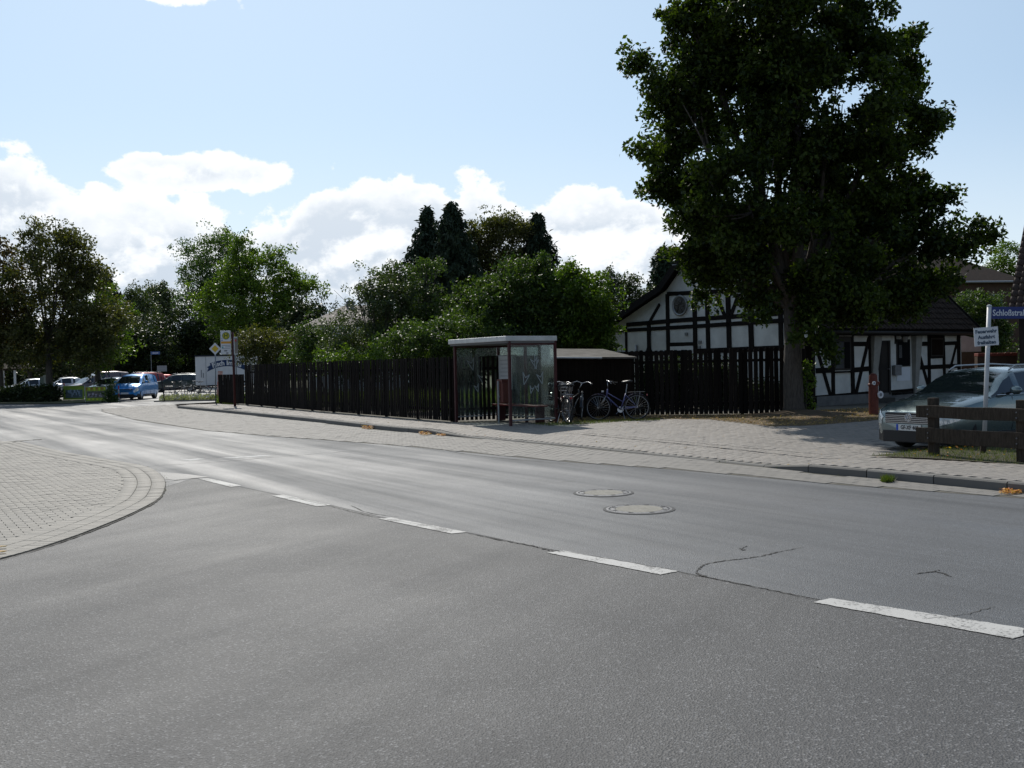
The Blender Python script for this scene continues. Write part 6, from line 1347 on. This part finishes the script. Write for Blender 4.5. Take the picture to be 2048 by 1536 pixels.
    MB().box((nose - .30, -hw * .80, .17), (nose + .004, hw * .66, .385)) if False else MB().prism([(nose + .006, -hw * .64), (nose + .006, hw * .64), (nose - .16, hw * .90), (nose - .5, hw * .97), (nose - .5, -hw * .97), (nose - .16, -hw * .90)], .165, .38).build('lower_intake', m_trim, t, bevel=.02)
    # number plate
    pz = .435
    plt = MB().box((nose + .006, -.26, pz - .055), (nose + .022, .26, pz + .055)).build('number_plate', mat('plate_white', (.55, .55, .53), .4), t, bevel=.003)
    MB().box((nose + .0225, .215, pz - .053), (nose + .0235, .258, pz + .053)).build('blue_band', mat('plate_blue', (.01, .06, .4), .4), plt) if False else MB().box((nose + .0225, -.258, pz - .053), (nose + .0235, -.215, pz + .053)).build('blue_band', mat('plate_blue', (.01, .06, .4), .4), plt)
    if plate: o = text(plate, .10, m_black, plt, (nose + .0235, .02, pz), (R(90), 0, R(90)), sx=.82, bold=.002, name='plate_lettering')
    for s_ in (-.45, .05):
        MB().tube([(L / 2 - (ws[0] + .012) * L, s_ * hw, interp(zb, ws[0]) + .035), (L / 2 - (ws[0] + .035) * L, (s_ + .75) * hw * .8, interp(zr, ws[0] + .035) + .02)], .008, 4).build('wiper', m_trim, t)
    return t
def cpos(u, v, z=0.0): return G(u, v, z)
# silver green estate at the right: near front corner given on the ground
hd = HD; cpass = CARP
p_sg = paint('silver_green', (.125, .165, .17), .6, .24)
car('estate_car', 'silver-green estate car parked behind the wooden rail fence with sun on its grille', cpass, hd, LP, WP, 1.47, p_sg, 'estate', plate='GF-XF 468', rails=True)
# car park cars
cg = 'cars in the car park'
pm = P(272, 802, 61); pm.z = .01
car('compact_van', 'bright blue compact people carrier nearest the car park entrance', P(277, 800, 62.5) * Vector((1, 1, 0)) if False else Vector((P(269, 800, 62.5).x, 62.8, .01)), R(272), 4.2, 1.72, 1.62, paint('bright_blue', (.015, .20, .52), .3, .3), 'mpv', cg, detail=False)
car('estate_car', 'dark green-grey estate parked side-on beyond the blue car', Vector((P(347, 780, 83).x, 84, .01)), R(180 + 8), 4.5, 1.75, 1.52, paint('dark_green_grey', (.045, .06, .06), .4, .3), 'estate', cg, detail=False, rails=True)
car('brown_van', 'tall brownish silver van with long side windows behind the green banners', Vector((P(191, 795, 71).x, 71.5, .01)), R(180 + 45), 4.6, 1.8, 1.85, paint('grey_brown', (.17, .13, .125), .45, .3), 'mpv', cg, detail=False)
car('small_car', 'dark grey hatchback between the brownish van and the blue car', Vector((P(214, 800, 65).x, 65.8, .01)), R(262), 4.0, 1.68, 1.42, paint('dark_grey', (.10, .11, .14), .5, .3), 'hatch', cg, detail=False)
car('white_car', 'white saloon half hidden behind the brownish van', Vector((P(131, 790, 78).x, 78, .01)), R(180 + 35), 4.5, 1.75, 1.46, paint('car_white', (.55, .56, .58), .1, .3), 'saloon', cg, detail=False)
car('silver_car', 'pale silver saloon left of the notice board', Vector((P(64, 790, 76).x, 76, .01)), R(180 + 40), 4.4, 1.72, 1.42, paint('car_silver', (.40, .42, .44), .5, .3), 'saloon', cg, detail=False)
car('red_car', 'red car with only its roof showing above the blue car', Vector((P(262, 790, 82).x, 84, .01)), R(180 + 55), 4.4, 1.75, 1.70, paint('dark_red', (.30, .02, .02), .3, .3), 'mpv', cg, detail=False, rails=True)
car('red_hatchback', 'red hatchback hidden behind the windscreen of the dark estate', Vector((P(312, 785, 92).x, 92, .01)), R(180 + 30), 4.0, 1.68, 1.50, paint('bright_red', (.45, .02, .02), .3, .3), 'hatch', cg, detail=False)

# ================================================================== BICYCLES
m_rub = mat('bike_tyre', (.015, .015, .015), .8); m_sad = mat('saddle', (.02, .02, .02), .35)
m_dchrome = mat('dull_chrome', (.30, .30, .31), .3, metal=1.0)
def bicycle(label, pos, rz, col, lean=0.0, steer=0.0, basket=False, group='parked bicycles', name='bicycle', saddle_h=.98, rack=True, metal=.3, step=False):
    t = thing(name, label, 'bicycle', pos, rz, group); t.rotation_euler = (lean, 0, rz); pt = mat('bike_' + '_'.join(str(int(c * 100)) for c in col), col, .3, metal=metal, coat=.6)
    r = .335; xf, xr = .56, -.50
    def wheel(x, rot):
        mt = Matrix.Translation((x, 0, r + .015)) @ Matrix.Rotation(rot, 4, 'Z') @ Matrix.Rotation(R(90), 4, 'X'); w = bpy.data.objects.new('wheel', None); link(w, t)
        MB().lathe([(r - .002 + .018 * math.cos(a), .018 * math.sin(a)) for a in [2 * math.pi * k / 8 for k in range(8)]], 36, mt, close=True).build('tyre', m_rub, w, smooth=True)
        MB().lathe([(r - .028, -.011), (r - .018, -.012), (r - .018, .012), (r - .028, .011)], 36, mt, close=True).build('rim', m_dchrome, w, smooth=True)
        sp = MB()
        for k in range(24):
            a = 2 * math.pi * k / 24; b = a + (.35 if k % 2 else -.35); sp.tube([mt @ Vector((.02 * math.cos(b), .02 * math.sin(b), .025 * (1 if k % 4 < 2 else -1))), mt @ Vector(((r - .025) * math.cos(a), (r - .025) * math.sin(a), 0))], .0022, 3, cap=False)
        s_ = sp.build('spokes', m_dchrome, w); s_['kind'] = 'stuff'; MB().tube([mt @ Vector((0, 0, -.045)), mt @ Vector((0, 0, .045))], .022, 8).build('hub', m_dchrome, w)
        g = MB(); pts = [(x + (r + .045) * math.cos(a), (r + .045) * math.sin(a) + r + .015) for a in [math.pi * (.02 + (.78 if x > 0 else .80) * k / 10) + (R(28) if x > 0 else 0) for k in range(11)]]
        vs = []
        for px_, pz_ in pts:
            for y in (-.028, 0, .028): vs.append(Vector((px_ - x, y, pz_ + (.006 if y == 0 else 0))))
        rm = Matrix.Translation((x, 0, 0)) @ Matrix.Rotation(rot, 4, 'Z'); vs = [rm @ v for v in vs]
        g.add(vs, [(3 * i + j, 3 * i + j + 1, 3 * i + j + 4, 3 * i + j + 3) for i in range(10) for j in range(2)]); g.build('mudguard', pt, t, smooth=True)
    wheel(xf, steer); wheel(xr, 0); z0 = r + .015; bbk = Vector((-.05, 0, .29)); hd0, hd1 = Vector((.33, 0, .66)), Vector((.29, 0, .86)); stt = Vector((-.20, 0, .72))
    fr = MB().tube([bbk, hd0], .019, 8).tube([hd0, hd1], .022, 8).tube([bbk, stt], .017, 8).tube([Vector((-.12, 0, .50)) if step else stt + Vector((.02, 0, -.10)), hd0 + Vector((-.01, 0, .10))], .014, 8)
    for y in (-.05, .05): fr.tube([bbk + Vector((0, y * .5, 0)), (xr, y, z0)], .011, 6).tube([(xr, y, z0), stt + Vector((0, y * .3, -.03))], .009, 6)
    fr.build('frame', pt, t, smooth=True)
    rm = Matrix.Translation((xf, 0, 0)) @ Matrix.Rotation(steer, 4, 'Z') @ Matrix.Translation((-xf, 0, 0))
    fk = MB()
    for y in (-.05, .05): fk.tube([rm @ Vector((.345, y * .6, .64)), rm @ Vector((.42, y, .52)), rm @ Vector((xf, y, z0))], [.014, .013, .009], 6)
    fk.tube([rm @ Vector((.345, -.035, .65)), rm @ Vector((.345, .035, .65))], .015, 6); fk.build('fork', m_dchrome, t, smooth=True)
    hb = [(.10, -.30, 1.04), (.17, -.26, 1.05), (.28, -.15, 1.09), (.30, 0, 1.04), (.28, .15, 1.09), (.17, .26, 1.05), (.10, .30, 1.04)]
    MB().tube([rm @ Vector(p) for p in hb], .012, 8).tube([hd1, rm @ Vector((.29, 0, 1.04))], .013, 8).build('handlebar', m_dchrome, t, smooth=True)
    for a, b in ((0, 1), (6, 5)): MB().tube([rm @ Vector(hb[a]) - Vector((.03, 0, 0)), rm @ Vector(hb[b])], .018, 8).build('grip', m_rub, t)
    for s_ in (-1, 1): MB().tube([rm @ Vector((.20, s_ * .22, 1.04)), rm @ Vector((.12, s_ * .27, .99))], .006, 5).build('brake_lever', m_dchrome, t)
    MB().tube([stt, (-.24, 0, saddle_h - .04)], .013, 8).build('seat_post', m_dchrome, t)
    mb = MB(); prof = [(-.14, .085, .02), (-.08, .095, .03), (0, .055, .02), (.06, .028, .012), (.14, .018, .0)]; vs = []
    for x, w, z in prof:
        for y, dz in ((-w, -.02), (-w * .6, .01), (0, .0), (w * .6, .01), (w, -.02)): vs.append((-.24 + x, y, saddle_h + z + dz))
    sdl = mb.add(vs, [(5 * i + j, 5 * i + j + 1, 5 * i + j + 6, 5 * i + j + 5) for i in range(4) for j in range(4)]).build('saddle', m_sad, t, smooth=True); mdf = sdl.modifiers.new('thick', 'SOLIDIFY'); mdf.thickness = .03; mdf.offset = -1
    cr2 = MB().lathe([(.001, .0), (.085, 0), (.085, .006), (.001, .006)], 20, Matrix.Translation((bbk.x, -.055, bbk.z)) @ Matrix.Rotation(R(90), 4, 'X')); cr2.tube([(bbk.x, -.07, bbk.z), (bbk.x + .12, -.08, bbk.z - .12)], .009, 6).tube([(bbk.x, .07, bbk.z), (bbk.x - .12, .08, bbk.z + .12)], .009, 6).build('crank', m_dchrome, t)
    for dx, y in ((.12, -.13), (-.12, .13)): MB().box((bbk.x + dx - .04, y - .045, bbk.z - dx - .012), (bbk.x + dx + .04, y + .045, bbk.z - dx + .012)).build('pedal', m_rub, t, bevel=.004)
    MB().box((xr, -.06, z0 - .01), (bbk.x, -.05, bbk.z + .08)).build('chain_guard', pt, t, bevel=.004)
    if rack:
        rk = MB()
        for y in (-.06, -.02, .02, .06): rk.tube([(-.26, y * .6, .76), (-.38, y, .77), (-.72, y, .77)], .006, 5)
        for x in (-.38, -.55, -.72): rk.tube([(x, -.06, .77), (x, .06, .77)], .006, 5)
        for y in (-.07, .07): rk.tube([(-.60, y * .9, .77), (xr, y, z0)], .005, 5)
        rk.build('luggage_rack', m_dchrome, t)
    MB().tube([rm @ Vector((.40, 0, .78)), rm @ Vector((.46, 0, .785))], .03, 10).build('front_lamp', m_dchrome, t); MB().box((-.80, -.03, .66), (-.77, .03, .71)).build('rear_reflector', m_red_l, t, bevel=.005)
    MB().tube([(-.10, .04, .27), (-.16, .17, .012)], .009, 6).build('kickstand', m_dchrome, t)
    if basket:
        bk = MB()
        for z in (.84, .94, 1.03): bk.tube([rm @ Vector(p) for p in ((.36, -.15, z), (.60, -.15, z), (.60, .15, z), (.36, .15, z), (.36, -.15, z))], .006, 5)
        for i in range(12): y = -.15 + .3 * (i % 6) / 5; x = .36 if i < 6 else .60; bk.tube([rm @ Vector((x, y, .84)), rm @ Vector((x, y, 1.03))], .004, 4)
        bk.build('basket', m_dchrome, t)
    return t
bp = G(1238, 840, GZ); bicycle('violet-blue city bicycle leaning alone against the shed wall side-on', bp, R(176), (.06, .065, .17), lean=R(4), steer=R(-14), saddle_h=1.03, step=True)
bp = G(1121, 846, GZ); bicycle('black bicycle nearest the shelter post seen from behind with red mudguard light', bp, R(112), (.03, .012, .012), lean=R(-5), steer=R(10))
bp = G(1146, 842, GZ); bicycle('black bicycle with shiny wheel rim behind the other, turned toward the shed', bp, R(62), (.02, .02, .02), lean=R(4), steer=R(20))
bp = G(1136, 845, GZ); bicycle('dark bicycle wedged in the middle of the group by the shelter with wire basket', bp, R(92), (.03, .03, .035), lean=R(2), steer=R(-25), basket=True)
for u, lab, rz, bk in ((355, 'left bicycle with wire basket behind the far flower bed', 12, True), (395, 'right dark bicycle behind the far flower bed', 170, False)):
    q = P(u, 795, 64); q.z = .02; bicycle(lab, q, R(rz), (.02, .02, .025), steer=R(8), basket=bk, group='bicycles behind the flower bed')
# low metal rail the far bicycles lean on
q = P(375, 790, 66); q.z = 0; t = thing('bicycle_rail', 'low dark metal rail behind the two far bicycles', 'rail', q)
for dx in (-2.2, 0, 2.2): MB().tube([(dx, 0, 0), (dx, 0, .62)], .025, 6).build('post', m_black, t)
MB().tube([(-3.6, 0, .62), (2.3, 0, .62)], .025, 6).build('bar', m_black, t)

# ================================================================== GROUND COVER
rng = np.random.default_rng(9)
def blades(name, poly, n, h, w, m, z=GZ, lab=None, cat='grass', seed=1, zj=0.0, spread=.35):
    rg = np.random.default_rng(seed); Q = np.array([(p[0], p[1]) for p in poly]); lo, hi = Q.min(0), Q.max(0); X = rg.uniform(lo[0], hi[0], n * 4); Y = rg.uniform(lo[1], hi[1], n * 4); k = inside(poly, X, Y); X, Y = X[k][:n], Y[k][:n]; n = len(X)
    a = rg.random(n) * 6.28; hh = h * rg.uniform(.35, 1.25, n); ww = w * rg.uniform(.6, 1.3, n); lx, ly = rg.normal(0, spread, n) * hh, rg.normal(0, spread, n) * hh; Z = np.full(n, z) if not callable(z) else z(X, Y)
    c, s_ = np.cos(a) * ww / 2, np.sin(a) * ww / 2
    V = np.stack([np.stack([X - c, Y - s_, Z], 1), np.stack([X + c, Y + s_, Z], 1), np.stack([X + lx, Y + ly, Z + hh], 1)], 1).reshape(-1, 3); Fq = np.arange(3 * n).reshape(-1, 3)
    o = np_mesh(name, V, Fq, m); return tag(o, lab, cat, kind='stuff')
m_gr = leafmat('grass_blade', (.05, .085, .018), (.13, .13, .04), .3, .5, 2.0)
m_dry = leafmat('dry_grass', (.12, .10, .045), (.22, .16, .07), .2, .6, 2.0)
m_earth = mat('leafy_earth', (.13, .085, .05), .95, col2=(.07, .055, .03), vscale=3, bump=.6, bscale=25, space='World')
gp = [Vector((p.x, p.y, 0)) for p in grass_g]
sheet('grass_strip', gp, mat('strip_earth', (.05, .045, .025), .95, var=.3, space='World'), z=GZ - .004)
blades('grass', gp, 26000, .06, .007, m_gr, GZ - .005, 'short green grass with fallen leaves under the rail fence', seed=3)
ep = G2([(1105, 846), (1200, 842), (1320, 838), (1420, 839), (1480, 846), (1540, 853), (1620, 851), (1700, 845), (1770, 839), (1850, 834), (1900, 830), (1900, 815), (1760, 815), (1632, 820), (1600, 827), (1420, 829), (1200, 831), (1105, 836)])
sheet('earth_strip', ep, m_earth, z=GZ - .002)
# slight earth mound round the linden foot
mb = MB(); mb.lathe([(.001, .16), (.5, .13), (.9, .06), (1.7, .004), (1.9, -.03)], 28, Matrix.Translation(bt + Vector((.1, -.35, -.012)))); o = mb.build('root_mound', m_earth, smooth=True); o['kind'] = 'structure'
blades('dry_grass', ep, 14000, .05, .007, m_dry, GZ - .004, 'thin dry grass on the earth strip under linden and picket fence', seed=5)
blades('garden_grass', [P(430, 740, 52), P(900, 740, 33), P(1280, 740, 34), P(1300, 740, 60), P(430, 740, 62)], 30000, .5, .03, leafmat('tall_grass', (.05, .085, .02), (.10, .12, .035), .3, .5, 1.0), 0, 'rough grass in the garden behind the fence', seed=6)
blades('fence_weeds', G2([(1100, 852), (1180, 848), (1250, 843), (1320, 841), (1320, 838), (1180, 842), (1060, 848)]), 2600, .06, .01, m_gr, GZ, 'low weeds on the paving in front of the bicycles', seed=7)
def fallen(name, poly, n, size, mats_, z, lab, seed, pile=0.0, cat='fallen leaves'):
    rg = np.random.default_rng(seed); Q = np.array([(p[0], p[1]) for p in poly]); lo, hi = Q.min(0), Q.max(0); X = rg.uniform(lo[0], hi[0], n * 5); Y = rg.uniform(lo[1], hi[1], n * 5); k = inside(poly, X, Y); X, Y = X[k][:n], Y[k][:n]; n = len(X)
    Z = (z(X, Y) if callable(z) else np.full(n, z)) + .006 + pile * rg.random(n) ** 2; a = rg.random(n) * 6.28; L = size * rg.uniform(.6, 1.4, n); d = np.stack([np.cos(a) * L, np.sin(a) * L, rg.normal(0, .25, n) * L], 1); e = np.stack([-np.sin(a) * L * .35, np.cos(a) * L * .35, rg.normal(0, .15, n) * L], 1)
    p = np.stack([X, Y, Z], 1); V = np.stack([p, p + d * .5 + e, p + d, p + d * .5 - e], 1); V[:, :, 2] = np.maximum(V[:, :, 2], Z[:, None] - .003); V = V.reshape(-1, 3)
    o = np_mesh(name, V, np.arange(4 * n).reshape(-1, 4), mats_); return tag(o, lab, cat, kind='stuff')
m_or_l = leafmat('orange_leaf', (.42, .13, .03), (.50, .30, .06), .25, .6, 8.0); m_br_l = leafmat('brown_leaf', (.30, .16, .07), (.40, .28, .10), .2, .7, 6.0)
def blob_px(u, v, ru, rv, z=0.02): return [G(u + ru * math.cos(a), v + rv * math.sin(a), z) for a in [6.283 * k / 10 for k in range(10)]]
fallen('leaf_pile', blob_px(737, 855, 14, 3.5), 420, .045, m_or_l, .02, 'left orange heap of fallen leaves in the gutter before the slat fence', 1, .07)
fallen('leaf_pile', blob_px(851, 867.5, 13, 3), 300, .04, m_or_l, .02, 'middle orange heap of fallen leaves in the gutter', 2, .05)
fallen('leaf_pile', blob_px(883, 869.5, 10, 2.5), 240, .04, m_or_l, .02, 'right small orange heap of fallen leaves in the gutter', 3, .04)
fallen('leaf_pile', blob_px(2020, 985, 24, 4), 160, .04, m_or_l, .02, 'orange fallen leaves at the kerb at the right edge', 4, .03)
fallen('leaf_litter', [Vector((p.x, p.y, 0)) for p in ep], 3200, .05, m_br_l, GZ, 'brown and yellow leaf litter on the earth under the linden', 5, .02)
fallen('leaf_litter', gp, 260, .045, m_or_l, GZ + .03, 'orange fallen leaves scattered on the grass under the rail fence', 6, .02)
fallen('road_grit', [Vector((-9, 3, 0)), Vector((9, 3, 0)), Vector((10, 16, 0)), Vector((-9, 22, 0))], 420, .010, mat('grit', (.16, .15, .13), .9), .004, 'loose grit and tiny stones scattered on the asphalt', 21, .004, 'grit')
fallen('leaf_litter', [Vector((p.x, p.y, 0)) for p in paved], 420, .04, m_br_l, lambda x, y: hz(x, y), 'single dry leaves scattered over the pavement', 7)
# kerb weeds
gut = []
for i in range(0, len(KL) - 1): gut.append(KL[i])
wp = [p + Vector((0, 0, 0)) for p in KL[30:]] 
nrm_ = Vector((nn.x * sgn, nn.y * sgn, 0)); kw = [p - nrm_ * .05 for p in wp] + [p + nrm_ * .02 for p in wp][::-1]
blades('kerb_weeds', kw, 1100, .035, .006, m_gr, .015, 'tufts of green weed along the kerb foot', seed=12)
blades('kerb_weeds', blob_px(1775, 962, 14, 3), 500, .08, .01, m_gr, .02, 'bushy green weed at the kerb foot before the rail fence', seed=13)
blades('island_edge_grass', [p + Vector((x, 0, 0)) for x in (0, .05) for p in (gic[40:75] if x == 0 else gic[40:75][::-1])], 900, .025, .005, m_gr, .01, 'thin green growth along the edge of the corner paving', seed=15)
# two single leaves on the island
for u, v, c_, lab in ((3, 1094, m_br_l, 'yellow fallen leaf on the corner paving at the left edge'), (2, 1104, m_or_l, 'red fallen leaf on the corner paving at the left edge')):
    p = G(u, v, .03); o = MB().add([(-.05, 0, 0), (-.015, -.028, .008), (.045, -.012, .004), (.06, .004, .012), (.03, .03, .006), (-.02, .024, .01)], [(0, 1, 2, 3, 4, 5)]).build('fallen_leaf', c_); o.location = p; tag(o, lab, 'leaf')
# flower bed
fb = [G(320, 803, .02), G(430, 801, .02), G(430, 796.5, .02), G(324, 798, .02)]
fbo = thing('flower_bed', 'low bed of pale flowering ground cover in front of the far bicycles', 'flower bed', G(375, 800, .02)); rg = np.random.default_rng(31); oo = fbo.location
A_ = [Vector(p) - oo for p in fb]; s1, s2 = rg.random(420), rg.random(420); Cc = np.array([(A_[0].lerp(A_[1], a)).lerp(A_[3].lerp(A_[2], a), b)[:] for a, b in zip(s1, s2)]); Cc[:, 2] = rg.random(420) * .2
leaves('foliage', Cc, np.full(420, .14), 26, .08, leafmat('bed_leaf', (.14, .16, .09), (.30, .30, .2), .25, .6, 3.0), fbo)['kind'] = 'stuff'
Cf = Cc[:160].copy(); Cf[:, 2] += .08; leaves('flowers', Cf, np.full(160, .16), 5, .09, mat('pale_petal', (.55, .50, .48), .7), fbo, .9)['kind'] = 'stuff'
MB().bar(A_[0] - Vector((.3, .1, 0)), A_[1] + Vector((.1, -.1, 0)), .08, .12).build('edging', m_kerb, fbo)
bb = thing('small_shrub', 'small dark and green shrub between the right banner and the blue car', 'shrub', G(222, 804, .02)); Cs = rg.normal(0, 1, (90, 3)) * np.array([.18, .15, .28]) + np.array([0, 0, .45]); Cs[:, 2] = np.abs(Cs[:, 2]); leaves('foliage', Cs, np.full(90, .15), 20, .09, LF['fruit'], bb)['kind'] = 'stuff'; MB().tube([(0, 0, 0), (0, 0, .5)], .02, 5).build('stem', m_bark, bb)
